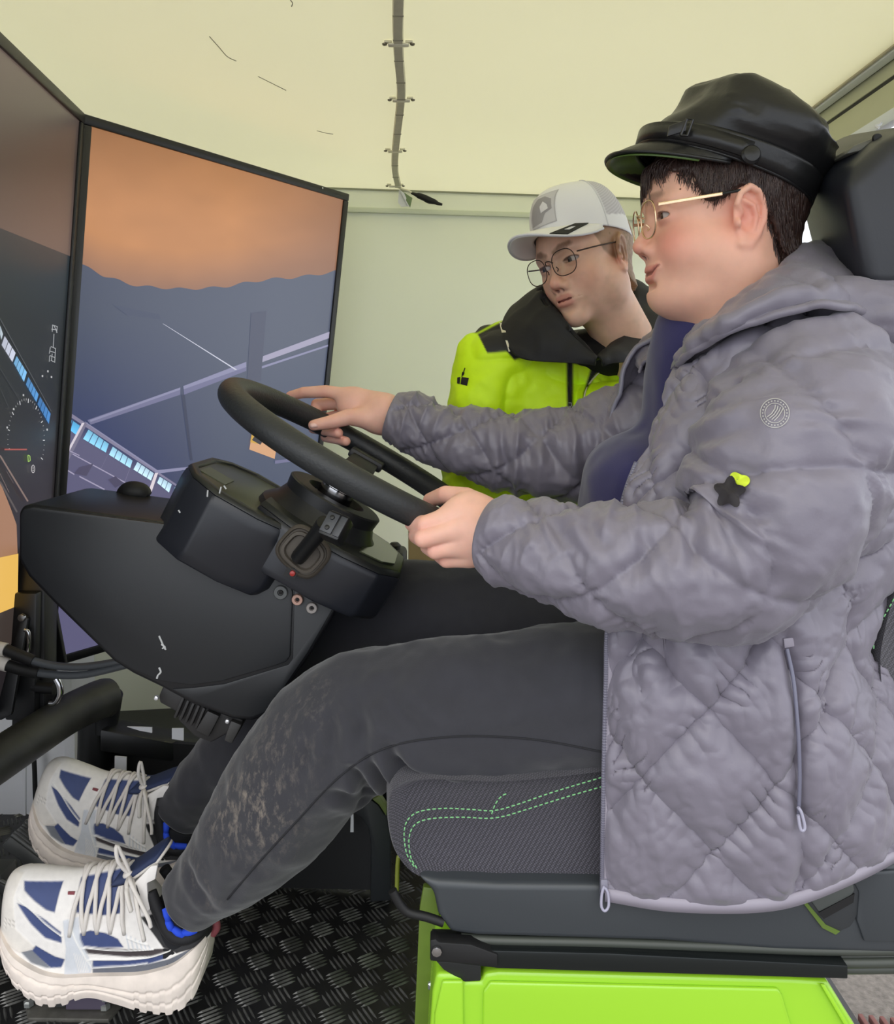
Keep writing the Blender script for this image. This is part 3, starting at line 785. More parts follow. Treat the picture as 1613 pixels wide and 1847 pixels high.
# motor block under the console
e1 = np.array([math.cos(math.radians(30)), 0, -math.sin(math.radians(30))]); e2 = np.array([0, 1., 0]); en = np.array([.5, 0, .866])
RC = Matrix(((e1[0], 0, en[0]), (0, 1, 0), (e1[2], 0, en[2])))
motor = prism('motor_block', [P(x, y, 1.21) for x, y in [(286, 1256), (296, 1234), (330, 1246), (440, 1300), (420, 1318), (380, 1340), (350, 1328), (322, 1300), (318, 1284), (288, 1268)]], (0, .1, 0), mat('motor_dark', (42, 41, 41), .5), con, bev=.003)
for k in range(5):
    a = np.array([328+k*9.5, 1258+k*4.6])
    prism('cooling_fin', [P(a[0], a[1], 1.20), P(a[0]+4.5, a[1]+2, 1.20), P(a[0]-11, a[1]+38, 1.20), P(a[0]-15.5, a[1]+36, 1.20)], (0, .012, 0), mat('motor_dark'), motor, bev=.0008)
prism('motor_cover', [P(x, y, 1.2) for x, y in [(374, 1282), (396, 1292), (376, 1330), (352, 1318)]], (0, .015, 0), mat('motor_dark'), motor, bev=.002)
prism('motor_foot', [P(x, y, 1.2) for x, y in [(416, 1300), (436, 1308), (418, 1342), (404, 1336)]], (0, .06, 0), mat('motor_foot', (58, 57, 56), .5), motor, bev=.002)
for (x, y) in [(283, 1258), (411, 1300)]:
    lathe('pin', [(.0035, 0), (.003, .004), (.001, .005)], P(x, y, 1.2), (0, -1, 0), mat('pin_bright', (220, 220, 222), .2, .5), motor, seg=8)
# ---- wheel centre and column frame
WCTR = P(650, 832, 1.25)
# instrument pod: outline in (a: along e1, b: along Y) on plane at height h along en
HO = P(640, 806, 1.25) - en*0.085
def Q(a, b, h): return HO + e1*a + e2*b + en*h
def outl(pts): return pts + [(a, -b) for a, b in pts[::-1]]
def solid(name, rings, m, parent, bev=0.0, sharp=35):
    """rings: list of lists of 3D points (same count) from bottom to top, capped"""
    n = len(rings[0]); V = np.vstack([np.asarray(r) for r in rings]); F = grid_faces(len(rings), n, True)
    F.append(tuple(range(n))[::-1]); F.append(tuple((len(rings)-1)*n + j for j in range(n)))
    bm = bmesh.new(); bv = [bm.verts.new(v) for v in V]
    for f in F: bm.faces.new([bv[i] for i in f])
    bmesh.ops.recalc_face_normals(bm, faces=bm.faces)
    bevel_bm(bm, bev, 2, 30)
    return bm_obj(name, bm, m, parent, smooth=True, sharp=sharp)
def ab(px, py, b, h):
    """pixel -> a coordinate on plane h at depth offset b (column frame)"""
    p = P(px, py, HO[1] + b); return float(np.dot(p - HO, e1)), float(np.dot(p - HO, en))
pod = sub_empty('instrument_pod', HO - en*.1, con, 'dark instrument pod with olive lens')
o1 = outl([(-.315, .0), (-.312, .06), (-.285, .105), (-.235, .13), (-.16, .13), (-.105, .105), (-.09, .07)])[0:]
o1 = [(-.280, .055), (-.258, .098), (-.215, .125), (-.15, .125), (-.10, .105), (-.085, .07)]; o1 = o1 + [(a, -b) for a, b in o1[::-1]]
CL_H, CL_A = -.064, .094
def ring(o, h, s=1.0, c=(-.19, 0), da=0.0): return [Q(c[0] + (a-c[0])*s + da + CL_A, c[1] + (b-c[1])*s, h + CL_H) for a, b in o]
solid('cluster_body', [ring(o1, -.088, .93, da=-.006), ring(o1, -.07, .97), ring(o1, .0, 1.0), ring(o1, .016, .985)], m_pod, pod, bev=.004)
solid('cluster_rim', [ring(o1, .016, .985), ring(o1, .022, .95), ring(o1, .022, .86), ring(o1, .0175, .85)], mat('rim_black', (30, 32, 30), .4), pod, bev=.001)
solid('cluster_lens', [ring(o1, .017, .85), ring(o1, .0195, .835)], m_lens, pod, bev=.0005)
# lens emblem blocks
solid('lens_window', [[Q(a+CL_A, b, h+CL_H) for a, b in [(-.26, -.01), (-.22, -.01), (-.22, -.06), (-.26, -.06)]] for h in (.0197, .0207)], mat('lens_patch', (84, 88, 62), .35), pod)
# rear (driver side) lobe with second lens
o2 = [(-.085, .085), (-.03, .115), (.05, .118), (.105, .098), (.135, .055)]; o2 = o2 + [(a, -b) for a, b in o2[::-1]]
r2 = lambda h, s=1.0, da=0.0: [Q(.035 + (a-.02)*s + da, b*s, h-.034) for a, b in o2]
solid('column_body', [r2(-.078, .96, -.004), r2(-.068, .98), r2(-.014, 1.0), r2(-.004, .985)], m_pod, pod, bev=.004)
solid('column_rim', [r2(-.004, .99), r2(.004, .95), r2(.006, .6)], mat('rim_black'), pod, bev=.001)
o3 = [(.066, .082), (.1, .07), (.118, .04)]; o3 = o3 + [(a, -b) for a, b in o3[::-1]]
solid('column_lens', [[Q(a+.015, b, -.0285) for a, b in o3], [Q(a+.015, b, -.0265) for a, b in o3]], mat('lens_olive', (58, 64, 44), .2), pod)
lathe('collar', [(.098, -.01), (.094, .004), (.078, .018), (.071, .032), (.073, .048), (.070, .05), (.045, .05), (.04, .04)], Q(.012, 0, -.040), en, mat('collar_black', (26, 27, 29), .45), pod, seg=48)
lathe('shaft', [(.026, .03), (.026, .058), (.03, .06), (.03, .074), (.02, .076)], Q(.010, 0, -.038), en, m_chrome, pod, seg=32)
for pts in [[(375, 884), (374, 896)], [(399, 878), (396, 890)], [(404, 876), (408, 882)], [(322, 920), (325, 925)]]:
    tube('scuff', [P(x, y, 1.118) for x, y in pts], .001, mat('scuff_white'), pod, seg=5, n=4)
# stalk with rubber boot and switch block
bc = P(548, 994, 1.131)
def rrect(c, u, v, w, h, r=0.4, n=28):
    t = np.linspace(0, 2*np.pi, n, endpoint=False); cs, sn = np.cos(t), np.sin(t)
    k = 2/3.2
    return [c + u*w*np.sign(a)*abs(a)**k + v*h*np.sign(b)*abs(b)**k for a, b in zip(cs, sn)]
fb = np.array([0, -1., 0]); bu = e1*.93 - en*.2; bu /= np.linalg.norm(bu); bv = np.cross(bu, fb); bv /= np.linalg.norm(bv)
rings = []
for w, h, d in [(.034, .03, .0), (.034, .03, .006), (.0305, .0265, .009), (.029, .025, .006), (.027, .023, .006), (.0265, .0225, .011), (.023, .019, .012), (.021, .0175, .007), (.014, .011, .008)]:
    rings.append(rrect(bc + fb*d, bu, bv, w, h))
boot = solid('stalk_boot', rings, mat('boot_rubber', (72, 66, 58), .65), pod, sharp=60)
s0, s1 = P(538, 1006, 1.125), P(588, 945, 1.075)
stalk = tube('stalk', [s0, (s0+s1)/2, s1], [.0105, .0105, .0125], mat('stalk_black', (20, 21, 22), .4), pod, seg=10, n=8)
sd = (s1-s0)/np.linalg.norm(s1-s0)
sx = np.array([0.90, -.25, -.36]); sx -= sd*np.dot(sx, sd); sx /= np.linalg.norm(sx); sy = np.cross(sd, sx)
RS = Matrix(np.array([sx, sy, sd]).T.tolist())
sc = P(606, 953, 1.065)
RS = Matrix(np.array([[.90, .10, .42], [-.30, .85, .42], [-.31, -.51, .80]]).tolist())
blk = box('switch_block', sc, (.029, .026, .034), mat('stalk_black'), pod, R=RS, bev=.003)
fr = np.array(RS)
for k, (u, w) in enumerate([(-.005, .016), (.0095, .009)]):
    bt = box('button', sc + fr[:, 0]*u - fr[:, 1]*.0138 , (w, .003, .027), mat('button_grey', (62, 64, 68), .45), pod, R=RS, bev=.001)
for k, dz in enumerate((-.007, .007)):
    lathe('dimple', [(.0032, 0), (.0028, .0016), (.001, .002)], sc - fr[:, 0]*.005 - fr[:, 1]*.0153 + fr[:, 2]*dz, -fr[:, 1], mat('stalk_black'), pod, seg=14)
for k in range(4):
    tube('print_mark', [sc - fr[:, 0]*.0148 + fr[:, 1]*(-.006+.004*k) + fr[:, 2]*(-.006 + .003*(k % 2)), sc - fr[:, 0]*.0148 + fr[:, 1]*(-.005+.004*k) + fr[:, 2]*(.002+.003*(k % 2))], .0006, mat('scuff_white'), pod, seg=5, n=4)
# slot with red lamp
slot = prism('slot', [P(x, y, 1.123) for x, y in [(519, 1022), (541, 1028), (532, 1044), (510, 1038)]], (0, .004, 0), m_black, pod, bev=0)
lathe('red_lamp', [(.004, 0), (.0035, .003), (.001, .004)], P(528, 1034, 1.1225), (0, -1, 0), mat('lamp_red', (150, 40, 36), .3), pod, seg=12)
tube('lever_knob', [P(212, 896, 1.36), P(230, 888, 1.36), P(252, 889, 1.36), P(264, 898, 1.36)], [.006, .016, .017, .012], m_black, pod, seg=14, n=16)

# ================================================================== STEERING WHEEL
m_rim = mat('rim_leather', (40, 42, 43), 0.48, bump=0.5, bscale=260, bdist=.0012)
RW, RT = .205, .0188
sw = sub_empty('steering_wheel', WCTR, con, 'black grained steering wheel rim')
th = np.linspace(0, 2*np.pi, 97)[:-1]; ph = np.linspace(0, 2*np.pi, 25)[:-1]
V = []
for t in th:
    rd = e1*np.cos(t) + e2*np.sin(t)
    for q in ph:
        V.append(WCTR + rd*(RW + RT*np.cos(q)) + en*RT*np.sin(q))
F = [(i*24+j, i*24+(j+1) % 24, ((i+1) % 96)*24+(j+1) % 24, ((i+1) % 96)*24+j) for i in range(96) for j in range(24)]
mobj('rim', V, F, m_rim, sw)
for t in (90, 215, 325):
    t = math.radians(t); rd = e1*math.cos(t) + e2*math.sin(t); sd2 = np.cross(en, rd)
    w = .026
    a = WCTR - en*.022 + rd*.02; b = WCTR - en*.004 + rd*(RW-.012)
    prism('spoke', [a - sd2*w, a + sd2*w, b + sd2*w*.8, b - sd2*w*.8], -en*.006, m_chrome if t > 2 else mat('spoke_black', (22, 22, 24), .45), sw, bev=.0015)
    if t < 2: box('spoke_pad', WCTR - en*.012 + rd*.165, (.06, .05, .016), mat('spoke_black'), sw, R=RC, bev=.004)
lathe('hub', [(.045, -.03), (.05, -.026), (.05, -.02), (.03, -.016), (.02, -.014)], WCTR, en, m_chrome, sw, seg=40)
box('hub_clamp', WCTR - en*.034 - e2*.03, (.05, .012, .014), m_chrome, sw, R=RC, bev=.002)
for a_ in (-.02, .02):
    lathe('hub_bolt', [(.006, 0), (.006, .01), (.003, .011)], WCTR - en*.034 + e1*a_ - e2*.036, (0, -1, 0), m_chrome, sw, seg=6)

# ================================================================== SEAT
m_fab = mat('seat_fabric', (66, 64, 72), 0.9, var=0.12, vscale=40, bump=0.6, bscale=700, bdist=.0015, sheen=.2)
def weave(m):
    n = m.node_tree.nodes; l = m.node_tree.links; b = n['Principled BSDF']
    tc = n.new('ShaderNodeTexCoord'); mp = n.new('ShaderNodeMapping'); mp.inputs['Rotation'].default_value = (0.5, 0.5, 0.5)
    vo = n.new('ShaderNodeTexVoronoi'); vo.inputs['Scale'].default_value = 420; vo.inputs['Randomness'].default_value = .12
    l.new(tc.outputs['Object'], mp.inputs[0]); l.new(mp.outputs[0], vo.inputs['Vector'])
    r = n.new('ShaderNodeValToRGB'); r.color_ramp.elements[0].color = lin((104, 101, 112)); r.color_ramp.elements[1].color = lin((44, 43, 49)); r.color_ramp.elements[1].position = .62
    l.new(vo.outputs['Distance'], r.inputs[0]); l.new(r.outputs[0], b.inputs['Base Color'])
weave(m_fab)
m_shell = mat('seat_shell', (58, 62, 66), 0.42, bump=0.08, bscale=400)
m_bel = mat('bellows_rubber', (62, 66, 60), 0.45)
m_thread = mat('thread_green', (128, 196, 132), .7)
seat = empty('driver_seat', (0.25, 1.2, 0.24), 'dark woven driver seat with green stitching on a black base', 'seat')
# cushion: side profile lofted across Y
prof = [(700, 1440), (712, 1412), (760, 1400), (900, 1404), (1000, 1396), (1110, 1384), (1300, 1370), (1480, 1372), (1500, 1440), (1490, 1560), (1300, 1592), (1100, 1592), (900, 1590), (790, 1583), (742, 1568), (712, 1530), (700, 1480)]
base = crom([P(x, y, 1.0) for x, y in prof], 110, closed=True)
cen = base.mean(axis=0)
rings = []
for yy, s, zz in [(1.012, .90, -.004), (1.0, .965, -.001), (.993, .99, 0), (.998, 1.0, .0), (1.05, 1.02, .004), (1.2, 1.02, -.012), (1.4, 1.02, .002), (1.43, 1.0, 0), (1.44, .94, -.004)]:
    r = cen + (base - cen)*np.array([s, 0, s]); r[:, 1] = yy; r[:, 2] += zz*(r[:, 2] > cen[2]); rings.append(r)
solid('cushion', rings, m_fab, seat, sharp=80)
def stitch(name, pts, Y, parent, m, dash=.0042, gap=.0026, r=.0008):
    q = crom([P(x, y, Y) for x, y in pts], 400); L = np.concatenate([[0], np.cumsum(np.linalg.norm(np.diff(q, axis=0), axis=1))])
    geos = []; s = 0
    while s + dash < L[-1]:
        t = np.linspace(s, s+dash, 3)
        geos.append(tube_geo(np.stack([np.interp(t, L, q[:, i]) for i in range(3)], 1), r, 5)); s += dash + gap
    V, F = multi(geos); return mobj(name, V, F, m, parent)
stitch('stitching', [(747, 1563), (734, 1540), (729, 1505), (735, 1480), (756, 1464), (800, 1458), (850, 1460), (890, 1462), (930, 1452), (1000, 1428), (1096, 1399)], .9915, seat, m_thread)
stitch('stitching', [(752, 1566), (741, 1545), (738, 1512), (748, 1488), (775, 1477), (830, 1474), (880, 1476), (910, 1472), (950, 1460), (1020, 1438), (1096, 1416)], .9912, seat, m_thread)
stitch('stitching', [(887, 1468), (894, 1450), (905, 1436), (918, 1430)], .9912, seat, m_thread)
# back rest and head rest (swivelled a little)
m_back = m_fab
yb = [(1602, 1050), (1580, 1130), (1572, 1200), (1590, 1330), (1640, 1400), (1760, 1400), (1800, 1000), (1790, 700), (1700, 560), (1660, 620), (1650, 800), (1630, 960)]
pts = crom([P(x, y, 1.03) for x, y in yb], 60, closed=True)
cen = pts.mean(axis=0); rings = []
for yy, s in [(1.02, .93), (1.01, .98), (1.02, 1.0), (1.2, 1.0), (1.38, 1.0), (1.39, .95)]:
    r = cen + (pts-cen)*np.array([s, 0, s]); r[:, 1] = yy; rings.append(r)
solid('backrest', rings, m_fab, seat, sharp=80)
stitch('stitching', [(1613, 1080), (1590, 1122), (1578, 1150), (1576, 1180)], 1.008, seat, m_thread)
m_hr = mat('headrest_plastic', (34, 36, 42), 0.42, bump=.1, bscale=300)
def hr_f(p):
    return None
hx = [P(1442, 345, 1.22), P(1470, 300, 1.22), P(1600, 262, 1.2)]
# head rest as a rounded, slightly swivelled block
A0 = P(1524, 322, .99); A1 = P(1562, 526, .99); B0 = P(1428, 316, 1.20); B1 = P(1480, 514, 1.20)
dX = np.array([.22, .035, .02])
def hrp(front_top_near, etc=None): pass
corn = [A0, B0, B1, A1]
topk = np.array([.062, .0, .056])
V = [A1, B1, B0, A0, A0 + topk*.9, B0 + topk*.9, A0 + np.array([.2, .01, .075]), B0 + np.array([.2, .01, .075]), A1 + np.array([.2, 0, .0]), B1 + np.array([.2, 0, .0])]
F = [(0, 1, 2, 3), (3, 2, 5, 4), (4, 5, 7, 6), (6, 7, 9, 8), (8, 9, 1, 0), (0, 3, 4, 6, 8), (1, 9, 7, 5, 2)]
bm = bmesh.new(); bv = [bm.verts.new(v) for v in V]
for f in F: bm.faces.new([bv[i] for i in f])
bmesh.ops.recalc_face_normals(bm, faces=bm.faces); bevel_bm(bm, .02, 5, 10)
hr = bm_obj('headrest', bm, m_hr, seat, smooth=True, sharp=60)
cap_c = A0*.5 + B0*.5 + topk + np.array([.075, 0, .012])
prism('headrest_plate', [P(1524, 279, 1.04), P(1540, 262, 1.04), P(1570, 250, 1.04), P(1680, 228, 1.04), P(1690, 240, 1.04)], (0, .12, 0), mat('plate_grey', (92, 92, 84), .5), hr, bev=.003)
lathe('screw', [(.006, 0), (.005, .003), (.001, .003)], P(1582, 250, 1.037), (0, -1, 0), m_black, hr, seg=12)
for yy in (1.06, 1.17):
    tube('headrest_post', [A1*.0 + np.array([.62, yy, .985]), np.array([.63, yy, .94]), np.array([.64, yy, .86])], .008, m_chrome, seat, seg=12, n=8)
# base shell
sh = [(752, 1582), (790, 1588), (900, 1594), (1100, 1596), (1330, 1594), (1500, 1560), (1540, 1560), (1700, 1555), (1700, 1718), (1613, 1722), (1400, 1716), (1200, 1700), (1000, 1694), (860, 1690), (812, 1684), (790, 1650), (782, 1610)]
prism('base_shell', [P(x, y, .985) for x, y in sh], (0, .45, 0), m_shell, seat, bev=.008, seg=3)
prism('base_recess', [P(x, y, .983) for x, y in [(1438, 1608), (1470, 1590), (1540, 1560), (1556, 1600), (1552, 1645), (1535, 1672), (1508, 1684), (1480, 1668)]], (0, .004, 0), mat('recess_grey', (48, 51, 54), .5), seat, bev=.002)
prism('buckle_panel', [P(x, y, .98) for x, y in [(1452, 1610), (1535, 1565), (1542, 1606), (1536, 1618), (1478, 1646)]], (0, .004, 0), mat('buckle_grey', (76, 80, 78), .5), seat, bev=.002)
prism('buckle_slot', [P(x, y, .979) for x, y in [(1478, 1646), (1542, 1612), (1540, 1628), (1486, 1658)]], (0, .002, 0), m_black, seat, bev=0)
prism('rear_panel', [P(x, y, .981) for x, y in [(1538, 1574), (1700, 1566), (1700, 1700), (1560, 1700), (1546, 1660), (1550, 1610), (1534, 1582)]], (0, .006, 0), m_shell, seat, bev=.003)
prism('green_edge', [P(x, y, .982) for x, y in [(1436, 1612), (1444, 1614), (1490, 1668), (1516, 1680), (1508, 1686), (1484, 1674)]], (0, .003, 0), mat('edge_green', (88, 110, 44), .4), seat, bev=0)
# bellows folds
for k in range(4):
    yy = 1694 + k*9
    q = [P(x, y, .992 + .006*(k % 2)) for x, y in [(832+k*4, yy-2), (900, yy+2), (1100, yy+6+k), (1300, yy+13+k*2), (1500, yy+20+k*2), (1700, yy+18+k*2)]]
    tube('bellows_fold', q, .0062, m_bel, seat, seg=10, n=40)
prism('bellows_core', [P(x, y, 1.003) for x, y in [(822, 1686), (1700, 1706), (1700, 1750), (1300, 1742), (900, 1722), (845, 1716)]], (0, .38, 0), mat('bellows_core', (30, 32, 30), .6), seat, bev=.002)
# slide rails
prism('slide_rail', [P(x, y, .975) for x, y in [(778, 1712), (1100, 1720), (1530, 1742), (1530, 1766), (900, 1747), (778, 1733)]], (0, .04, 0), mat('rail_dark', (34, 38, 38), .3, .4), seat, bev=.0015)
prism('rail_cap', [P(x, y, .972) for x, y in [(776, 1696), (786, 1694), (792, 1700), (850, 1704), (898, 1722), (898, 1745), (776, 1734)]], (0, .02, 0), m_black, seat, bev=.002)
prism('rail_lower', [P(x, y, .985) for x, y in [(786, 1734), (868, 1738), (868, 1770), (838, 1772), (800, 1750)]], (0, .02, 0), mat('rail_lower', (44, 46, 46), .35, .3), seat, bev=.002)
lathe('rail_clip', [(.006, 0), (.006, .004), (.002, .005)], P(788, 1714, .971), (0, -1, 0), m_chrome, seat, seg=8)
tube('adjust_lever', [P(x, y, .99) for x, y in [(708, 1606), (714, 1618), (724, 1634), (738, 1646), (770, 1654), (800, 1664)]], .0055, m_black, seat, seg=12, n=30)
tube('lever_guard', [P(x, y, 1.1) for x, y in [(716, 1606), (718, 1552), (724, 1546), (752, 1562)]], .003, mat('guard_olive', (110, 118, 40), .4), seat, seg=8, n=24)

# ================================================================== LIME PEDESTAL
m_lime = mat('lime_paint', (152, 206, 46), 0.22, coat=.4)
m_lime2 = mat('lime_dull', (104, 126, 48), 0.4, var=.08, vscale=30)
ped = empty('seat_pedestal', (0.3, 1.1, 0), 'glossy lime green steel pedestal under the driver seat', 'pedestal')
pl = [(788, 1756), (838, 1756), (842, 1772), (868, 1772), (874, 1756), (900, 1752), (1430, 1766), (1494, 1770), (1560, 1878), (1640, 2000), (1640, 2062), (764, 2062), (772, 1900), (780, 1790)]
prism('near_panel', [P(x, y, .985) for x, y in pl], (0, .40, 0), m_lime, ped, bev=.006, seg=3)
prism('raised_panel', [P(x, y, .98) for x, y in [(884, 1772), (1404, 1784), (1412, 1796), (1470, 1990), (868, 1990), (872, 1790)]], (0, .006, 0), m_lime, ped, bev=.005, seg=3)
prism('corner_block', [P(x, y, .98) for x, y in [(798, 1770), (836, 1770), (838, 1990), (780, 1990), (784, 1830)]], (0, .006, 0), m_lime, ped, bev=.005, seg=3)
prism('crease', [P(x, y, .983) for x, y in [(1478, 1772), (1486, 1772), (1600, 1960), (1588, 1960)]], (0, -.004, 0), m_lime, ped, bev=.0015)
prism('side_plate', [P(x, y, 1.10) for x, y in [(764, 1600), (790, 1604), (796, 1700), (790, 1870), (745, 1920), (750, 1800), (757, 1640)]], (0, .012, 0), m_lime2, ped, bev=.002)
lathe('bolt', [(.0075, 0), (.0075, .004), (.004, .006)], P(781, 1776, 1.09), (0, -1, 0), mat('zinc', (190, 194, 192), .3, .8), ped, seg=6)
# ================================================================== PEDALS
m_ped = mat('pedal_rubber', (54, 56, 56), 0.5)
acc = empty('accelerator_pedal', PZ(120, 1600, 0), 'ribbed black pedal under the farther shoe', 'pedal')
pa = [P(18, 1508, 1.42), P(52, 1478, 1.52), P(215, 1612, 1.50), P(180, 1630, 1.42)]
pa = [np.array(q) for q in pa]
un = (pa[3]-pa[0]); wn = (pa[1]-pa[0]); nn = np.cross(un, wn); nn /= np.linalg.norm(nn)
if nn[2] < 0: nn = -nn
prism('tread_body', pa, -nn*.022, m_ped, acc, bev=.004)
for k in range(7):
    f = (k+.5)/7
    tube('rib', [pa[0]*(1-f)+pa[1]*f + nn*.001, pa[3]*(1-f)+pa[2]*f + nn*.001], .0038, mat('pedal_rib', (86, 88, 88), .45), acc, seg=8, n=6)
q0 = (pa[0]+pa[1]+pa[2]+pa[3])/4
tube('arm', [q0 - nn*.02, np.array([q0[0]+.02, q0[1]+.02, .02])], .018, m_ped, acc, seg=12, n=6)
box('foot_block', [q0[0]+.02, q0[1]+.02, .012], (.12, .12, .024), m_ped, acc, bev=.004)
clt = empty('clutch_plate', P(10, 1560, 1.3), 'ribbed dark pedal edge at the left border of the picture', 'pedal')
pc = [P(-60, 1560, 1.30), P(-50, 1545, 1.36), P(34, 1590, 1.36), P(30, 1608, 1.30)]
prism('tread_body', pc, (0, 0, -.02), m_ped, clt, bev=.003)
for k in range(4):
    f = (k+.5)/4
    tube('rib', [pc[0]*(1-f)+pc[1]*f + [0, 0, .001], pc[3]*(1-f)+pc[2]*f + [0, 0, .001]], .0036, mat('pedal_rib'), clt, seg=8, n=5)
box('stand', [pc[0][0]+.03, 1.33, pc[0][2]/2-.01], (.04, .05, pc[0][2]-.02), m_ped, clt, bev=.003)
brk = empty('brake_pedal', PZ(130, 1815, 0), 'floor pedal base with bolted plate below the nearer shoe', 'pedal')
fb0 = [PZ(x, y, .006) for x, y in [(46, 1812), (62, 1790), (214, 1788), (222, 1808), (196, 1838), (50, 1836)]]
prism('base_plate', fb0, (0, 0, -.008), mat('plate_grey2', (96, 94, 88), .5, .4, var=.3, vscale=40), brk, bev=.002)
prism('bracket', [PZ(118, 1822, .008), PZ(190, 1822, .008), PZ(190, 1822, .008)+[0, 0, .05], PZ(118, 1822, .008)+[0, 0, .05]], (0, .05, 0), mat('bracket_lilac', (112, 104, 124), .35, .5), brk, bev=.002)
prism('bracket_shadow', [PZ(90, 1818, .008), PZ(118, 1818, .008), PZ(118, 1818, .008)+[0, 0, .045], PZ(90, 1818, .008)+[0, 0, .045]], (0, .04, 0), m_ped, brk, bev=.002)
for (x, y, z) in [(52, 1813, .008), (190, 1818, .008), (192, 1802, .03), (100, 1808, .012)]:
    bo = PZ(x, y, z); lathe('bolt', [(.0075, 0), (.0075, .006), (.0045, .008)], bo, (0, 0, 1), mat('zinc'), brk, seg=6)
# ================================================================== PEOPLE: shared head builder
EYR = np.array([[math.cos(.42), math.sin(-.42)*1, 0], [math.sin(.42), math.cos(.42), 0], [0, 0, 1]])
EYR = np.array([[math.cos(.42), -math.sin(.42), 0], [math.sin(.42), math.cos(.42), 0], [0, 0, 1]])
def head_sdf(q, K):
    """q points in head frame (x forward, y left, z up, origin between the ears at eye level), K shape numbers"""
    y = q.copy(); ay = np.abs(q[:, 1]); m = q.copy(); m[:, 1] = ay      # mirrored copy
    d = s_ell(q, (-.012, 0, .036), (.100, .0765*K['w'], .083))
    d = smin(d, s_ell(q, (.036, 0, .004), (.047, .058*K['w'], .075)), .03)
    d = smin(d, s_ell(q, (.024, 0, -.058), (.050*K['jaw'], .055*K['jaw'], .050)), .035)
    d = smin(d, s_ell(m, (.0, .052*K['jaw'], -.052), (.030, .018, .034)), .02)       # jaw angle
    d = smin(d, s_ell(q, (.062, 0, -.098), (.020, .024, .019)), .018)                 # chin
    d = smin(d, s_ell(m, K['cheek_c'], K['cheek_r']), .025)
    d = smin(d, s_ell(q, (.056, 0, -.062), (.0275, .030, .028)), .018)                # muzzle
    d = smin(d, s_cap(m, (.0785, .012, .017), (.066, .044, .019), .0105, .008), .016)  # brow
    # neck
    nk = K['neck']
    d = smin(d, s_cap(q, nk[0], nk[1], nk[2], nk[3]), .03)
    if K.get('dchin'): d = smin(d, s_ell(q, *K['dchin']), .03)
    # eye sockets and lids
    d = smax(d, -s_ell(m, (.090, .031, -.001), (.016, .019, .0125)), .014)
    d = smin(d, s_ell(m, (.0700, .0315, .0005), (.0145, .0175, .0125)), .006)
    # nose
    nz = s_cap(q, (.077, 0, .010), (.0955, 0, -.030), .0065, .0085)
    nz = smin(nz, s_ell(q, (.0945, 0, -.0355), (.0115, .0115, .0095)), .008)
    nz = smin(nz, s_ell(m, (.0865, .0125, -.0405), (.0105, .0065, .0075)), .006)
    d = smin(d, nz, .010)
    d = smax(d, -s_ell(m, (.0905, .0062, -.0475), (.006, .0032, .004)), .003)
    # lips
    lz = K['lz']
    (xa, ya), (xb, yb), (xc, yc) = K['lip']; mc = K['mc']+lz
    lu = s_chain(m, [(xa, 0, -.0600+lz), (xb, yb, -.0598+lz), (xc, yc, mc)], [.0050, .0046, .0026])
    ll = s_chain(m, [(xa-.002, 0, -.0715+lz), (xb-.002, yb, -.0708+lz), (xc, yc-.002, mc-.0015)], [.0062, .0056, .0034])
    d = smin(d, lu, .006); d = smin(d, ll, .006)
    mo = K['mouth']
    g_ = K['gap']
    gap = s_chain(m, [(xa+g_, 0, -.0658+lz), (xb+g_, yb, -.0654+lz), (xc+g_*.8, yc+.003, mc+.0005)], [mo, mo*.95, mo*.45])
    d = smax(d, -gap, .0025)
    d = smax(d, -s_ell(q, (.0825, 0, -.0840+lz*.6), (.0065, .018, .0048)), .008)
    # eye slit
    sl = s_ell(m, (.0815, .0325, K['eye_z']), (.016, .0170, K['eye_open']), EYR)
    d = smax(d, -sl, .0016)
    # ears
    ca, sa = math.cos(math.radians(28)), math.sin(math.radians(28))
    o = m - np.array(K['ear_c'], np.float32)
    ct, st = math.cos(math.radians(10)), math.sin(math.radians(10))
    u = o[:, 0]*ca + o[:, 1]*sa; w = -o[:, 0]*sa + o[:, 1]*ca
    u, v = u*ct - o[:, 2]*st*-1*-1, u*st + o[:, 2]*ct
    e = np.stack([u, v, w], 1)/K['ear_s']
    ear = s_ell(e, (-.003, .001, -.002), (.0185, .029, .0045))
    ear = smin(ear, s_ell(e, (.003, -.024, -.001), (.0095, .0095, .0045)), .006)
    ear = smax(ear, -s_ell(e, (-.001, .004, .008), (.0135, .0215, .0085)), .003)
    hx = [(.005, .006, .000), (.0125, .016, .002), (.008, .027, .004), (-.004, .0325, .005), (-.016, .026, .006), (-.0215, .012, .006), (-.0195, -.004, .005), (-.011, -.018, .003), (.001, -.028, .001), (.010, -.026, -.001)]
    ear = smin(ear, s_chain(e, hx, [.0022, .0030, .0036, .0040, .0042, .0040, .0038, .0038, .0048, .0040]), .0035)
    ear = smin(ear, s_chain(e, [(.002, .019, .001), (-.009, .012, .003), (-.0115, .0, .003), (-.006, -.012, .002)], [.0026, .003, .003, .003]), .0035)
    ear = smin(ear, s_ell(e, (.0125, -.004, .001), (.0036, .0052, .0040)), .003)
    ear = smax(ear, -s_ell(e, (.002, -.005, .006), (.0085, .0105, .0095)), .002)
    d = smin(d, ear*K['ear_s'], .005)
    return d
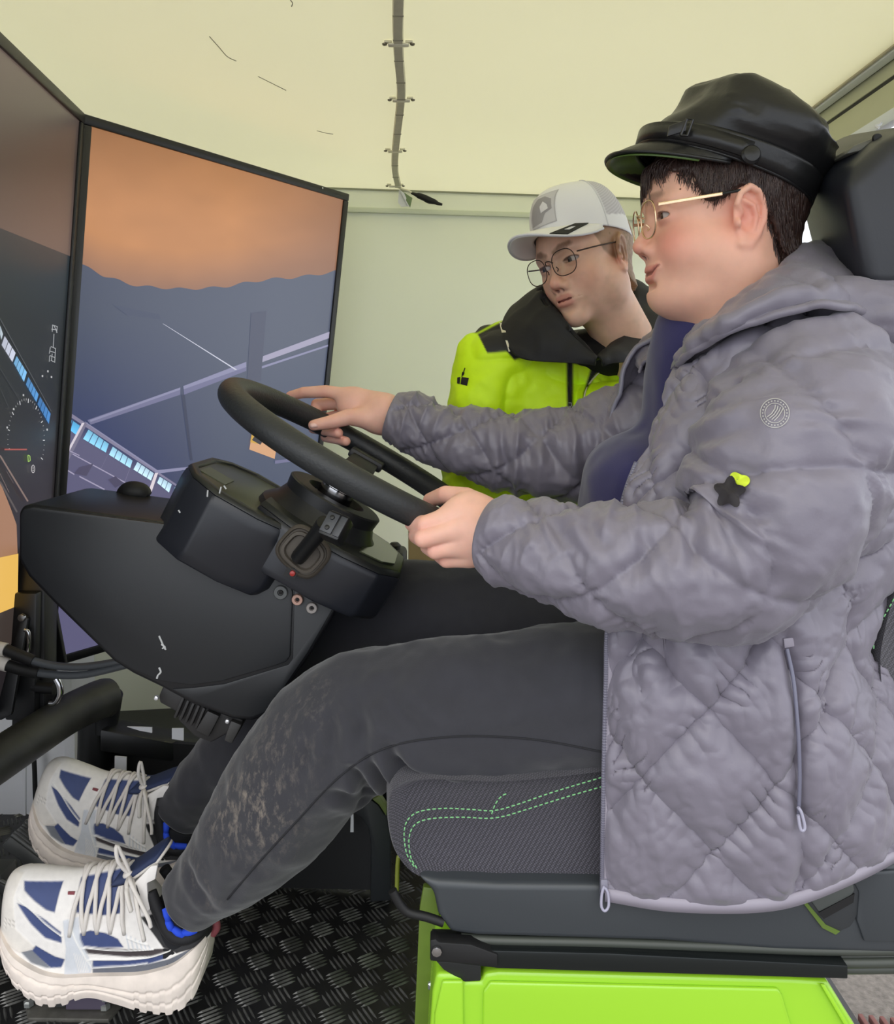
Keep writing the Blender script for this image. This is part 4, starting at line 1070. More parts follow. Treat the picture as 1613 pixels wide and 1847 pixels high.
def head_cols(q, K):
    ay = np.abs(q[:, 1]); m = np.stack([q[:, 0], ay, q[:, 2]], 1)
    base = np.tile(srgb(K['skin']), (len(q), 1))
    def blend(mask, col):
        nonlocal base
        base = base*(1-mask[:, None]) + srgb(col)[None]*mask[:, None]
    def g(c, r): return np.exp(-np.sum(((m - np.array(c))/np.array(r))**2, axis=1))
    blend(np.clip(K['blush']*g((.065, .045, -.035), (.035, .028, .028)), 0, 1), K['blush_c'])
    blend(np.clip(.55*g((.10, 0, -.038), (.018, .014, .014)), 0, 1), K['blush_c'])
    blend(np.clip(.6*g(K['ear_c'], (.03, .012, .034)), 0, 1), K['blush_c'])
    (xa, ya), (xb, yb), (xc, yc) = K['lip']; lz = K['lz']; mc = K['mc']+lz; m32 = m.astype(np.float32); mo = K['mouth']; g_ = K['gap']
    lip = np.minimum(s_chain(m32, [(xa+.002, 0, -.0600+lz), (xb+.002, yb, -.0598+lz), (xc+.0015, yc, mc)], [.0052, .0046, .0022]), s_chain(m32, [(xa, 0, -.0715+lz), (xb, yb, -.0708+lz), (xc+.0015, yc-.002, mc-.0015)], [.0062, .0054, .0028]))
    blend(np.clip(1 - lip/.0018, 0, 1)*.75, K['lip_c'])
    ins = np.clip(1 - s_chain(m32, [(xa+g_-.002, 0, -.0658+lz), (xb+g_-.002, yb, -.0654+lz), (xc+g_*.8-.002, yc+.003, mc+.0005)], [mo, mo*.95, mo*.5])/.0008, 0, 1)
    blend(ins*.8, (140, 76, 70))
    n = fbm(q*np.array([900, 900, 300]), 2)
    br = s_chain(m.astype(np.float32), K['brow'], [.0035, .0048, .0046, .0025])
    blend(np.clip((.0040 - br)/.003 + .15*n, 0, 1)*K['brow_a'], K['brow_c'])
    blend(np.clip(1 - np.abs(s_ell(m.astype(np.float32), (.0815, .0325, K['eye_z']), (.016, .0172, K['eye_open']+.0004), EYR))/.0014, 0, 1)*np.where(q[:, 2] > K['eye_z'], .85, .4), (70, 44, 38))
    nos = np.clip(1 - s_ell(m.astype(np.float32), (.0905, .0062, -.0475), (.006, .0032, .004))/.001, 0, 1)
    blend(nos*.8, (110, 60, 52))
    if K.get('scalp'):
        mk = np.clip(fbm(q*60, 2)*.2 + K['scalp'](q), 0, 1); blend(mk*.8, K['hair'])
    return base
def make_eyes(M, K, parent, gaze):
    gx = np.array(gaze, float); gx /= np.linalg.norm(gx)
    geos = []; cols = []
    for s in (-1, 1):
        c = np.array([.0675, s*.0315, K['eye_z']]); r = .0122
        n1, n2 = 24, 32
        a = np.linspace(0, np.pi, n1); b = np.linspace(0, 2*np.pi, n2, endpoint=False)
        ref = np.array([0, 0, 1.]); ux = np.cross(ref, gx); ux /= np.linalg.norm(ux); uy = np.cross(gx, ux)
        V = []; C = []
        for t in a:
            for f in b:
                V.append(c + r*(math.cos(t)*gx + math.sin(t)*(math.cos(f)*ux + math.sin(f)*uy)))
                C.append(srgb((12, 10, 10)) if t < .24 else (srgb(K['iris']) if t < .56 else srgb((198, 186, 180))))
        geos.append((xf(V, M), grid_faces(n1, n2, True))); cols += C
    for i, s in enumerate((-1, 1)):
        mobj('eyeball', geos[i][0], geos[i][1], mat('eye_surface', attr='Col', rough=.22, spec=.35), parent, cols=np.array(cols[i*24*32:(i+1)*24*32]))
m_skin = mat('skin', attr='Col', rough=0.5, sss=0.25, var=0.04, vscale=60, bump=0.08, bscale=600, bdist=.0006)

# ================================================================== BOY
boy = empty('person', (0.22, 1.16, 0.28), 'boy in grey quilted jacket and black cap steering the wheel', 'person')
KB = dict(w=1.0, jaw=1.12, cheek_c=(.042, .037, -.042), cheek_r=(.030, .029, .030), neck=((-.012, 0, -.05), (-.060, 0, -.22), .066, .072),
          dchin=((.030, 0, -.100), (.046, .050, .030)), mc=-.0580, lip=((.0840, 0), (.0822, .014), (.0795, .0290)), gap=.0035, lz=-.0050, mouth=.0025, eye_z=-.0005, eye_open=.0044, ear_c=(-.010, .076, -.012), ear_s=1.15,
          skin=(230, 179, 155), blush=.66, blush_c=(230, 140, 124), lip_c=(214, 130, 120), hair=(44, 30, 27), brow_c=(70, 46, 40), brow=[(.089, .010, .020), (.086, .022, .0245), (.078, .036, .0255), (.068, .047, .020)], brow_a=.55, iris=(58, 38, 28))
SB = 1.04
HB = np.eye(4); HB[:3, :3] = np.array([[-1.0, 0, 0], [0, -1.02, 0], [0, 0, .945]]); HB[:3, 3] = (.343, 1.12, 1.131)
def rotz(a): c, s = math.cos(a), math.sin(a); return np.array([[c, -s, 0], [s, c, 0], [0, 0, 1]])
def roty(a): c, s = math.cos(a), math.sin(a); return np.array([[c, 0, s], [0, 1, 0], [-s, 0, c]])
def rotx(a): c, s = math.cos(a), math.sin(a); return np.array([[1, 0, 0], [0, c, -s], [0, s, c]])
Vh, Fh = sdf_mesh(lambda p: head_sdf(p, KB), (-.135, -.125, -.235), (.125, .125, .135), .0017, smooth=1)
Ch = head_cols(Vh, KB)
Wh = xf(Vh, HB)
# hands
def pc(*t): return P(t[0], t[1], t[2]).astype(np.float32)
def hand_sdf(fingers, palm, thumb, wrist):
    def f(p):
        d = None
        for c, r, R in palm:
            e = s_ell(p, c, r, R); d = e if d is None else smin(d, e, .018)
        d = smin(d, s_cap(p, wrist[0], wrist[1], wrist[2], wrist[3]), .03)
        d0 = d; out = d
        for pts, rads in fingers:
            e = s_chain(p, pts, rads); out = np.minimum(out, smin(d0, e, .010))
        e = s_chain(p, thumb[0], thumb[1]); out = np.minimum(out, smin(d0, e, .014))
        return out
    return f
lw0, lw1 = pc(872, 962, 1.05), pc(960, 985, 1.0)
lpal = [(pc(838, 950, 1.058), (.036, .024, .042), roty(math.radians(14))), (pc(868, 965, 1.055), (.028, .022, .036), roty(math.radians(14)))]
lf = [([pc(834, 924, 1.050), pc(768, 946, 1.045), pc(745, 944, 1.075), pc(770, 930, 1.10)], [.0125, .0115, .0105, .009]),
      ([pc(832, 953, 1.040), pc(764, 971, 1.036), pc(752, 966, 1.07), pc(778, 950, 1.1)], [.0128, .0118, .0105, .009]),
      ([pc(834, 982, 1.042), pc(786, 993, 1.044), pc(772, 986, 1.075), pc(798, 970, 1.1)], [.0122, .0112, .010, .0088]),
      ([pc(842, 1006, 1.052), pc(806, 1010, 1.058), pc(794, 1002, 1.085), pc(816, 985, 1.1)], [.011, .0102, .0092, .008])]
lth = ([pc(872, 922, 1.062), pc(842, 897, 1.078), pc(804, 892, 1.098), pc(776, 902, 1.122)], [.0165, .0125, .0115, .0095])
Vl, Fl = sdf_mesh(hand_sdf(lf, lpal, lth, (lw0, lw1, .028, .027)), pc(720, 1060, 1.05) - np.array([.01, .12, .02], np.float32), np.array([P(965, 870, 1.05)[0]+.01, 1.16, P(965, 860, 1.05)[2]+.01]), .0017, 1)
rw0, rw1 = pc(700, 745, 1.42), pc(770, 775, 1.40)
rpal = [(pc(662, 736, 1.435), (.042, .018, .030), roty(math.radians(18))), (pc(632, 728, 1.44), (.022, .016, .024), roty(math.radians(18))), (pc(688, 752, 1.425), (.028, .02, .026), roty(math.radians(20)))]
rf = [([pc(640, 714, 1.44), pc(588, 706, 1.448), pc(548, 708, 1.455), pc(524, 714, 1.465)], [.0115, .0105, .0095, .008]),
      ([pc(634, 726, 1.455), pc(572, 730, 1.482), pc(566, 772, 1.450), pc(610, 781, 1.398)], [.0115, .0105, .0095, .0082]),
      ([pc(640, 742, 1.46), pc(590, 755, 1.487), pc(588, 788, 1.445), pc(624, 796, 1.398)], [.011, .010, .009, .0078])]
rth = ([pc(672, 757, 1.415), pc(630, 752, 1.398), pc(594, 762, 1.388), pc(566, 767, 1.384)], [.0165, .0135, .0110, .0088])
rlo = np.array([P(505, 820, 1.4)[0], 1.35, P(505, 825, 1.45)[2]-.01]); rhi = np.array([P(775, 700, 1.40)[0]+.01, 1.52, P(700, 680, 1.45)[2]+.02])
Vr, Fr = sdf_mesh(hand_sdf(rf, rpal, rth, (rw0, rw1, .027, .026)), rlo, rhi, .0018, 1)
# hidden body under the clothes (coarse)
def under(p):
    d = s_ell(p, (.40, 1.16, .72), (.09, .13, .24)); d = smin(d, s_ell(p, (.33, 1.16, .47), (.13, .15, .12)), .05)
    d = smin(d, s_cap(p, pc(1480, 660, 1.02), pc(1360, 985, .94), .045, .042), .03); d = smin(d, s_cap(p, pc(1360, 985, .94), pc(940, 978, 1.01), .042, .028), .03)
    d = smin(d, s_cap(p, pc(1400, 680, 1.32), pc(1080, 820, 1.37), .045, .04), .03); d = smin(d, s_cap(p, pc(1080, 820, 1.37), pc(740, 762, 1.41), .038, .027), .03)
    for a in LEGL[:-2], LEGR[:-2]: d = smin(d, s_chain(p, [pc(*q[:3]) for q in a], [q[3]*.68 for q in a]), .03)
    return d
LEGL = [(1330, 1290, 1.10, .115), (1180, 1262, 1.085, .104), (1030, 1262, 1.08, .098), (900, 1272, 1.085, .094), (790, 1280, 1.09, .090), (700, 1288, 1.10, .086), (622, 1308, 1.11, .088), (556, 1376, 1.125, .088), (496, 1460, 1.14, .083), (434, 1534, 1.155, .072), (376, 1594, 1.17, .055), (344, 1624, 1.18, .047)]
LEGR = [(1300, 1230, 1.24, .11), (1100, 1160, 1.27, .095), (960, 1130, 1.31, .088), (820, 1110, 1.34, .082), (700, 1100, 1.36, .080), (610, 1130, 1.37, .078), (530, 1220, 1.39, .073), (450, 1330, 1.41, .064), (388, 1400, 1.44, .057), (345, 1444, 1.46, .050), (328, 1464, 1.465, .047)]
Vu, Fu = sdf_mesh(under, (-.60, .86, .10), (.56, 1.52, 1.02), .009, 1)
skinL = np.tile(srgb((234, 184, 164)), (len(Vl), 1)); 
def hand_cols(V, fs):
    c = np.tile(srgb((234, 184, 164)), (len(V), 1))
    p = V.astype(np.float32)
    for pts, rads in fs:
        for k in (1, 2, 3):
            g = np.exp(-(np.linalg.norm(p - pts[k], axis=1)/.012)**2)*.45
            c = c*(1-g[:, None]) + srgb((226, 146, 132))*g[:, None]
    return c
Cl = hand_cols(Vl, lf + [lth]); Cr = hand_cols(Vr, rf + [rth])
V, F = multi([(Wh, Fh), (Vl, Fl), (Vr, Fr), (Vu, Fu)])
C = np.vstack([Ch, Cl, Cr, np.tile(srgb((233, 187, 166)), (len(Vu), 1))])
body = mobj('body', V, F, m_skin, boy, cols=C); body['label'] = 'light skin of face, ear and hands'
make_eyes(HB, KB, body, (1, -.12, -.12))
# thumb nail
def nail(name, c, d, n, w, l, parent):
    d = d/np.linalg.norm(d); n = n - d*np.dot(n, d); n /= np.linalg.norm(n); s = np.cross(d, n)
    V = []; 
    for i in range(5):
        for j in range(5):
            u = (i/4-.5)*2; v = (j/4-.5)*2
            V.append(c + d*l*u + s*w*v*(1-.15*max(0, u)) + n*(.0009 - .0022*v*v - .0008*u*u))
    return mobj(name, V, grid_faces(5, 5), mat('nail', (240, 196, 184), .25), parent, thick=.0006)
nail('thumb_nail', P(566, 766, 1.3755), np.asarray(rth[0][3]-rth[0][2], float), np.array([0, -1., .35]), .0048, .006, body)
# teeth
tv = []
for k in range(6):
    a = (k-2.5)*.0052
    tv.append(box_geo(xf([(.0775 - a*a*18, a, -.0665)], HB)[0], (.004, .0048, .0052)))
V, F = multi(tv); mobj('teeth', V, F, mat('teeth', (232, 226, 214), .3), body)
mobj('mole', *tube_geo([P(1227, 341, 1.045), P(1228, 341, 1.044)], .0011, 6), mat('mole_brown', (120, 70, 56), .5), body)

# ---- hair
def loc(px, py, Y):
    return ((P(px, py, Y) - HB[:3, 3]) @ np.linalg.inv(HB[:3, :3]).T)
hpoly = [loc(x, y, Y)[[0, 2]] for x, y, Y in [(1142, 335, 1.10), (1156, 312, 1.08), (1180, 302, 1.07), (1215, 299, 1.05), (1248, 306, 1.045), (1264, 322, 1.04), (1270, 345, 1.04), (1278, 358, 1.04), (1288, 362, 1.04), (1298, 356, 1.04), (1312, 354, 1.035), (1330, 340, 1.03), (1352, 326, 1.02), (1380, 345, 1.03), (1384, 372, 1.04), (1398, 400, 1.05), (1408, 440, 1.06), (1416, 470, 1.07), (1480, 480, 1.12), (1520, 200, 1.1), (1250, 150, 1.1), (1120, 230, 1.1), (1128, 300, 1.12)]]
hpoly = np.array(hpoly)
def poly_sd(x, z, poly):
    d = np.full(x.shape, 1e9); n = len(poly)
    for i in range(n):
        a = poly[i]; b = poly[(i+1) % n]; e = b-a
        wx, wz = x-a[0], z-a[1]; t = np.clip((wx*e[0]+wz*e[1])/(e@e+1e-12), 0, 1)
        d = np.minimum(d, np.hypot(wx-t*e[0], wz-t*e[1]))
    return np.where(inpoly(x, z, poly), -d, d)
def hair_sdf(p):
    d = s_ell(p, (-.012, 0, .036), (.1045, .0815, .087))
    d = smin(d, s_ell(p, (.036, 0, .030), (.057, .067, .062)), .02)
    d = smin(d, s_cap(p, (-.03, 0, -.02), (-.055, 0, -.10), .070, .060), .02)
    st = .0016*vnoise(p*np.array([260, 200, 55])) + .0008*vnoise(p*np.array([700, 500, 120]))
    d = d + st
    m = poly_sd(p[:, 0], p[:, 2], hpoly) + .003*vnoise(p*np.array([240, 200, 40]))
    return smax(d, m.astype(np.float32), .004)
Vx, Fx = sdf_mesh(lambda p: hair_sdf(p), (-.13, -.1, -.13), (.12, .1, .135), .0018, 1)
m_hair = mat('hair_dark', (56, 39, 34), 0.45, var=.35, vscale=120, bump=.4, bscale=500, vstretch=(3, 3, .5))
hair = mobj('hair', xf(Vx, HB), Fx, m_hair, boy); hair['label'] = 'short dark brown hair with a fringe'
geos = []
def strand(a, b, c, r): geos.append(tube_geo(crom([a, b, c], 8), np.linspace(r, r*.12, 8), 5))
for k in range(260):          # fringe over the forehead
    yy = random.uniform(-.058, .05); z0 = .066 + random.uniform(-.004, .01)
    x0 = .084 - 9*yy*yy
    ln = random.uniform(.020, .046) * (1.15 if yy < .02 else .75)
    a = np.array([x0, yy, z0]); b = a + [.012, random.uniform(-.004, .006), -.4*ln]; c = a + [.011 - random.uniform(0, .006), random.uniform(-.008, .006), -ln]
    strand(*xf([a, b, c], HB), random.uniform(.0006, .0016))
from mathutils.bvhtree import BVHTree
bv_h = BVHTree.FromPolygons([Vector(v) for v in np.vstack([Vh, Vx])], [tuple(f) for f in Fh] + [tuple(i + len(Vh) for i in f) for f in Fx])
def on_head(x, z, s=1, lift=.0012):
    h = bv_h.ray_cast(Vector((x, .3*s, z)), Vector((0, -s, 0)))
    return None if h[0] is None else np.array(h[0]) + np.array([0, s*lift, 0])
for k in range(2000):         # hair lying on the sides, combed down and back
    sd = 1 if k % 5 else -1
    if k % 3:
        x0 = random.uniform(-.05, .066); z0 = random.uniform(.020, .085)
        lowest = np.interp(x0, [-.05, -.02, .0, .012, .022, .034, .045, .066], [.0, .018, .026, .012, -.004, .004, .022, .040])
        ln = random.uniform(.014, .030); dx = random.uniform(-.003, .006)
    else:
        x0 = random.uniform(-.092, -.034); z0 = random.uniform(-.075, .05); lowest = np.interp(x0, [-.092, -.07, -.05, -.034], [-.10, -.09, -.05, .0]); ln = random.uniform(.010, .022); dx = random.uniform(-.006, .001)
    z1 = max(z0 - ln, lowest + random.uniform(-.006, .006))
    if z1 > z0 - .004: continue
    q = [on_head(x0 + dx*t, z0 + (z1-z0)*t, sd, l) for t, l in ((0, .0002), (.5, .0012), (1, .0004))]
    if any(p is None or abs(p[1]) > .0865 or (abs(p[1]) > .0805 and p[2] < .026) for p in q): continue
    strand(*xf(q, HB), random.uniform(.0004, .0009))
V, F = multi(geos); o = mobj('hair_strands', V, F, m_hair, hair); o['kind'] = 'stuff'

# ---- leather cap
m_lea = mat('cap_leather', (22, 22, 23), 0.36, var=.1, vscale=30, bump=.25, bscale=90, bdist=.002)
cap = empty('cap', P(1310, 240, 1.12), 'shiny black leather cap with strap and buckle'); cap.parent = boy; cap.location = Vector(P(1310, 240, 1.12)) - boy.location
cap['label'] = 'shiny black leather peaked cap with buckled strap'
def cap_ring(f, b, w, n=64, sq=2.2):
    A = P(f[0], f[1], 1.12); B = P(b[0], b[1], 1.12); c = (A+B)/2; ax = (A-B)/2
    t = np.linspace(0, 2*np.pi, n, endpoint=False)
    return np.array([c + ax*np.sign(math.cos(q))*abs(math.cos(q))**(2/sq) + np.array([0, -w, 0])*np.sign(math.sin(q))*abs(math.sin(q))**(2/sq) for q in t])
cr = [cap_ring((1150, 268), (1452, 378), .088), cap_ring((1168, 240), (1464, 345), .092), cap_ring((1172, 238), (1468, 340), .092), cap_ring((1208, 214), (1484, 310), .102),
      cap_ring((1230, 192), (1476, 272), .103), cap_ring((1248, 168), (1444, 226), .088), cap_ring((1272, 152), (1392, 186), .058), cap_ring((1296, 147), (1345, 160), .026), cap_ring((1312, 147), (1326, 151), .006)]
cr = np.array(cr); n = 64
sm = np.stack([crom(cr[2:, j], 60) for j in range(n)], axis=1)
cc = sm.mean(axis=1, keepdims=True); rad = sm - cc; rn = rad/(np.linalg.norm(rad, axis=2)[..., None]+1e-9)
ang = np.arctan2(rn[..., 1], rn[..., 0])
wr = .007*fbm(sm*np.array([22, 22, 14]), 2) + .006*(1-np.abs(vnoise(sm*np.array([26, 16, 26])+7)))**4 - .003*np.exp(-((np.abs(np.sin(ang*2+.6)))/.05)**2)
fade = np.clip(np.linspace(0, 1, 60)/.15, 0, 1)[:, None]*np.clip((1-np.linspace(0, 1, 60))/.1, 0, 1)[:, None]
sm = sm + rn*(wr*fade)[..., None]
mobj('crown', sm.reshape(-1, 3), grid_faces(60, n, True) + [tuple(59*n+j for j in range(n))], m_lea, cap)
bnd = np.array([cr[0], (cr[0]+cr[1])/2, cr[1], cr[2]])
mobj('band', bnd.reshape(-1, 3), grid_faces(4, n, True), m_lea, cap, thick=-.003)
pip = np.vstack([cr[0], cr[0][:2]]); pip[:, 2] -= .001
V, F = tube_geo(pip, .0022, 8, cap=False); mobj('piping', V, F, m_lea, cap)
# strap with buckle over the peak
front = np.array([cr[0]*.45 + cr[1]*.55][0])
idx = [(k) % 64 for k in range(-16, 17)]
bc_ = cr[0].mean(axis=0)
st_c = []
for k in idx:
    p = front[k]; o_ = p - bc_; o_ = o_/np.linalg.norm(o_); lift = .0035
    st_c.append(p + o_*lift + np.array([0, 0, -.002 + .004*max(0, 1-abs(((k+32) % 64)-32)/14)]))
st_c = np.array(st_c); up = np.array([.25, 0, 1.0])*.0095
sv = np.stack([st_c - up, st_c + up], 1)
mobj('strap', sv.reshape(-1, 3), grid_faces(len(st_c), 2), m_lea, cap, thick=.003)
bk0 = P(1237, 231, 1.045)
bkp = [P(x, y, 1.035) for x, y in [(1228, 244), (1239, 215), (1250, 216), (1240, 245), (1228, 244)]]
tube('buckle', bkp, .0018, mat('buckle_dark', (70, 70, 72), .3, .9), cap, seg=8)
prism('strap_loop', [P(x, y, 1.034) for x, y in [(1208, 226), (1240, 215), (1238, 236), (1204, 246)]], (0, .004, 0), m_lea, cap, bev=.001)
for s in (1, -1):
    bp = P(1354, 280, 1.12-.092*1.04+.002); bp[1] = 1.12 - s*(1.12-bp[1])
    lathe('button', [(.0115, 0), (.0115, .003), (.009, .006), (.003, .0075)], bp, (0, -s, .15), m_lea, cap, seg=24)
# peak
pk = []
for i, t in enumerate(np.linspace(-1.46, 1.46, 41)):
    k = t/math.pi*32
    k0 = int(math.floor(k)); fk = k-k0
    root = cr[0][k0 % 64]*(1-fk) + cr[0][(k0+1) % 64]*fk
    ext = .042*max(0, math.cos(t*1.04))**.62
    dirv = np.array([-1, 0, -.10]); 
    droop = .002*(math.sin(t))**2
    row = []
    for j in range(8):
        u = j/7
        row.append(root + dirv*ext*u + np.array([0, -.0*t, droop*u - .010*u*u]) + np.array([.004, 0, .002]))
    pk.append(row)
pk = np.array(pk)
pko = mobj('peak', pk.reshape(-1, 3), grid_faces(41, 8), m_lea, cap, thick=.004)
pkl = pk[3:-3] - np.array([0, 0, .0046]); mobj('peak_lining', pkl.reshape(-1, 3), grid_faces(35, 8), mat('peak_green', (66, 92, 34), .35), pko, thick=.0008)
V, F = tube_geo(pk[:, -1], .0024, 8); mobj('peak_edge', V, F, m_lea, pko)

# ---- glasses
m_gold = mat('gold_wire', (226, 196, 160), .22, .9); m_lensg = glass_mat('lens_glass', (.97, .98, .96), .10)
gl = empty('glasses', P(1170, 395, 1.12)); gl.parent = boy; gl.location = Vector(P(1170, 395, 1.12)) - boy.location; gl['label'] = 'thin gold wire-rimmed glasses'
def lens_loop(cy, cz, x, w, h, n=40, tilt=.10, wrap=.12, sq=2.5):
    t = np.linspace(0, 2*np.pi, n, endpoint=False); L = []
    for q in t:
        a = w*np.sign(math.cos(q))*abs(math.cos(q))**(2/sq); b = h*np.sign(math.sin(q))*abs(math.sin(q))**(2/sq)
        L.append((x - wrap*abs(cy+a)*.9 + tilt*b, cy + a, cz + b))
    return np.array(L)
def glasses(M, parent, x, cz, mframe, mglass, w, h, sep, r=.0011, arms=None, nosex=.094):
    for s in (1, -1):
        lp = xf(lens_loop(s*sep, cz, x, w, h), M)
        V, F = tube_geo(np.vstack([lp, lp[:2]]), r, 8, cap=False); ro = mobj('rim', V, F, mframe, parent)
        c = lp.mean(axis=0); n = len(lp)
        mobj('lens', np.vstack([lp, c[None]]), [(i, (i+1) % n, n) for i in range(n)], mglass, ro)
        tube('nose_pad_wire', xf([(x-.006, s*(sep-w+.003), cz-.002), (x-.010, s*.012, cz-.006), (x-.008, s*.0105, cz-.010)], M), .0009, mframe, parent, seg=6, n=8)
    tube('bridge', xf([(x-.004, sep-w, cz+.006), (x+.0015, .004, cz+.0105), (x+.0015, -.004, cz+.0105), (x-.004, -(sep-w), cz+.006)], M), r*1.1, mframe, parent, seg=8, n=16)
glasses(HB, gl, .0990, -.005, m_gold, m_lensg, .0255, .0235, .0335)
for s in (1, -1):
    a = P(1188, 368, 1.052); b = P(1240, 358, 1.046); c = P(1304, 349, 1.032); e = P(1336, 343, 1.03)
    q = np.array([a, b, c, e]); 
    if s < 0: q[:, 1] = 2.24 - q[:, 1]
    at = prism('temple_arm', [q[0]+[0, 0, .0021], q[2]+[0, 0, .0019], q[2]-[0, 0, .0019], q[0]-[0, 0, .0021]], (0, .0016 if s > 0 else -.0016, 0), m_gold, gl, bev=.0004)
    tube('temple_tip', q[2:], .0017, m_black, at, seg=8, n=6)
# ================================================================== BOY'S CLOTHES
m_jack = mat('jacket_nylon', (120, 115, 127), 0.40, var=.05, vscale=25, bump=.12, bscale=220, bdist=.002, sheen=.15)
def crumple(m, sc=26, dist=.006, st=.45):
    n = m.node_tree.nodes; l = m.node_tree.links; b = n['Principled BSDF']
    old = b.inputs['Normal'].links[0].from_socket if b.inputs['Normal'].links else None
    tc = n.new('ShaderNodeTexCoord'); nz = n.new('ShaderNodeTexNoise'); nz.noise_type = 'RIDGED_MULTIFRACTAL'
    nz.inputs['Scale'].default_value = sc; nz.inputs['Detail'].default_value = 3; nz.inputs['Distortion'].default_value = .6
    l.new(tc.outputs['Object'], nz.inputs['Vector'])
    bp = n.new('ShaderNodeBump'); bp.inputs['Strength'].default_value = st; bp.inputs['Distance'].default_value = dist
    l.new(nz.outputs[0], bp.inputs['Height'])
    if old: l.new(old, bp.inputs['Normal'])
    l.new(bp.outputs[0], b.inputs['Normal'])
crumple(m_jack, 22, .004, .5)
m_jack2 = mat('jacket_trim', (150, 144, 156), 0.5)
m_zip = mat('zip_grey', (132, 130, 144), .35)
from mathutils.bvhtree import BVHTree
def folds(P3, lines, closed=False):
    """creases laid on the base surface: lines of (polyline px/py/Y, width m, amplitude m)"""
    nu_, nv_ = P3.shape[:2]; st = 3
    sub = P3[::st, ::st]; a_, b_ = sub.shape[:2]
    bv = BVHTree.FromPolygons([Vector(v) for v in sub.reshape(-1, 3)], grid_faces(a_, b_, closed))
    d = np.zeros(P3.shape[:-1]); flat = P3.reshape(-1, 3)
    for pts, w, a in lines:
        q = []
        pp_ = crom(np.array(pts, float), max(8, len(pts)*6))
        for x, y, Y in pp_:
            h = bv.ray_cast(Vector(CAM), Vector(ray(x, y)).normalized())
            q.append(np.array(h[0]) if h[0] is not None else P(x, y, Y))
        q = np.array(q)
        lo = q.min(0) - 3*w; hi = q.max(0) + 3*w
        mk = ((flat > lo) & (flat < hi)).all(1)
        if not mk.any(): continue
        f = flat[mk]; b = np.full(len(f), 1e9); tt = np.zeros(len(f))
        for i in range(len(q)-1):
            e = q[i+1]-q[i]; t = np.clip(((f-q[i])@e)/(e@e+1e-12), 0, 1)
            dd = np.linalg.norm(f - q[i] - t[:, None]*e, axis=1)
            up = dd < b; b[up] = dd[up]; tt[up] = ((i+t)/(len(q)-1))[up]
        taper = np.sin(np.pi*np.clip(tt*.9+.05, 0, 1))**.5
        best = np.zeros(len(flat)); best[mk] = a*np.exp(-(b/w)**2)*taper - .45*a*np.exp(-((b-1.7*w)/w)**2)*taper
        d += best.reshape(d.shape)
    return d
def ridged(p, k=3): return (1-np.abs(vnoise(p)))**k
def cloth_noise(G, a1=.0022, a2=.0012):
    return a1*fbm(G*28, 3) + a2*(ridged(G*np.array([70, 70, 38])+3, 4)-.3)
jk = empty('jacket', P(1350, 1000, 1.1)); jk.parent = boy; jk.location = Vector(P(1350, 1000, 1.1)) - boy.location
jk['label'] = 'grey quilted puffer jacket with zip and hood'
YC = 1.16
def sleeve(name, ctr, cuffdir, lines, qa=.006, ws=.105, wt=.15, ph=(0, 0), nu=210, nv=110, sq=2.0, parent=jk, elbow=None):
    pts = np.array([P(*c[:3]) for c in ctr]); rad = np.array([[c[3]] for c in ctr])
    path = crom(pts, nu); r = crom(rad, nu)[:, 0]
    T = frames(path); N = np.cross(T, [0, 1., 0]); N /= np.linalg.norm(N, axis=1)[:, None]; B = np.cross(T, N)
    a = np.linspace(0, 2*np.pi, nv, endpoint=False)
    D = np.cos(a)[None, :, None]*N[:, None, :] + np.sin(a)[None, :, None]*B[:, None, :]
    s = np.concatenate([[0], np.cumsum(np.linalg.norm(np.diff(path, axis=0), axis=1))])
    G = path[:, None, :] + r[:, None, None]*D
    S = np.repeat(s[:, None], nv, 1); Tt = a[None, :]*.075
    wn = max(2, round(2*np.pi*.075/wt*2)/2)
    wt_e = 2*np.pi*.075/wn
    disp = quilt2(S + ph[0] + .012*vnoise(G*9), Tt + ph[1] + .010*vnoise(G*9+4), ws, wt_e, qa, .0020) - qa*.5
    disp += cloth_noise(G, .003, .002)
    if elbow:
        for (es, ew, ea, ek) in elbow:      # compression rolls across the sleeve
            disp += ea*np.exp(-((S-es)/ew)**2)*(1.0 - 1.6*np.abs(np.sin(.5*ek*S + 1.6*vnoise(G*14) + .5*np.cos(a)[None]))**.7)*np.clip(.6+vnoise(G*11+9), .1, 1.4)
    disp += folds(G, lines, True)
    end = np.clip((s[-1]-s)/.016, 0, 1)[:, None]
    disp = disp*end + (1-end)*(-.004)
    G = G + D*disp[..., None]
    V = G.reshape(-1, 3); F = grid_faces(nu, nv, True)
    # turn the cuff inwards
    k = len(V); last = G[-1]; c0 = last.mean(0); inn = c0 + (last-c0)*.90; deep = c0 + (last-c0)*.85 - T[-1]*.04
    V = np.vstack([V, inn, deep])
    for b in (0, 1):
        o0 = (nu-1)*nv if b == 0 else k; o1 = k + b*nv
        F += [(o0+j, o0+(j+1) % nv, o1+(j+1) % nv, o1+j) for j in range(nv)]
    return mobj(name, V, F, m_jack, parent)
HS = [(1212, 676, 1.04), (1300, 616, .99), (1400, 578, .97), (1480, 568, .965), (1560, 580, .97), (1640, 610, .98)]
SL = [(1500, 640, 1.05, .055), (1482, 700, .995, .088), (1455, 765, .965, .106), (1424, 840, .945, .108), (1385, 930, .93, .100), (1330, 1000, .925, .090), (1262, 1026, .925, .078), (1180, 1026, .935, .0725), (1100, 1018, .95, .067), (1010, 998, .975, .058), (940, 980, 1.0, .052), (886, 966, 1.02, .050)]
Yn = .86
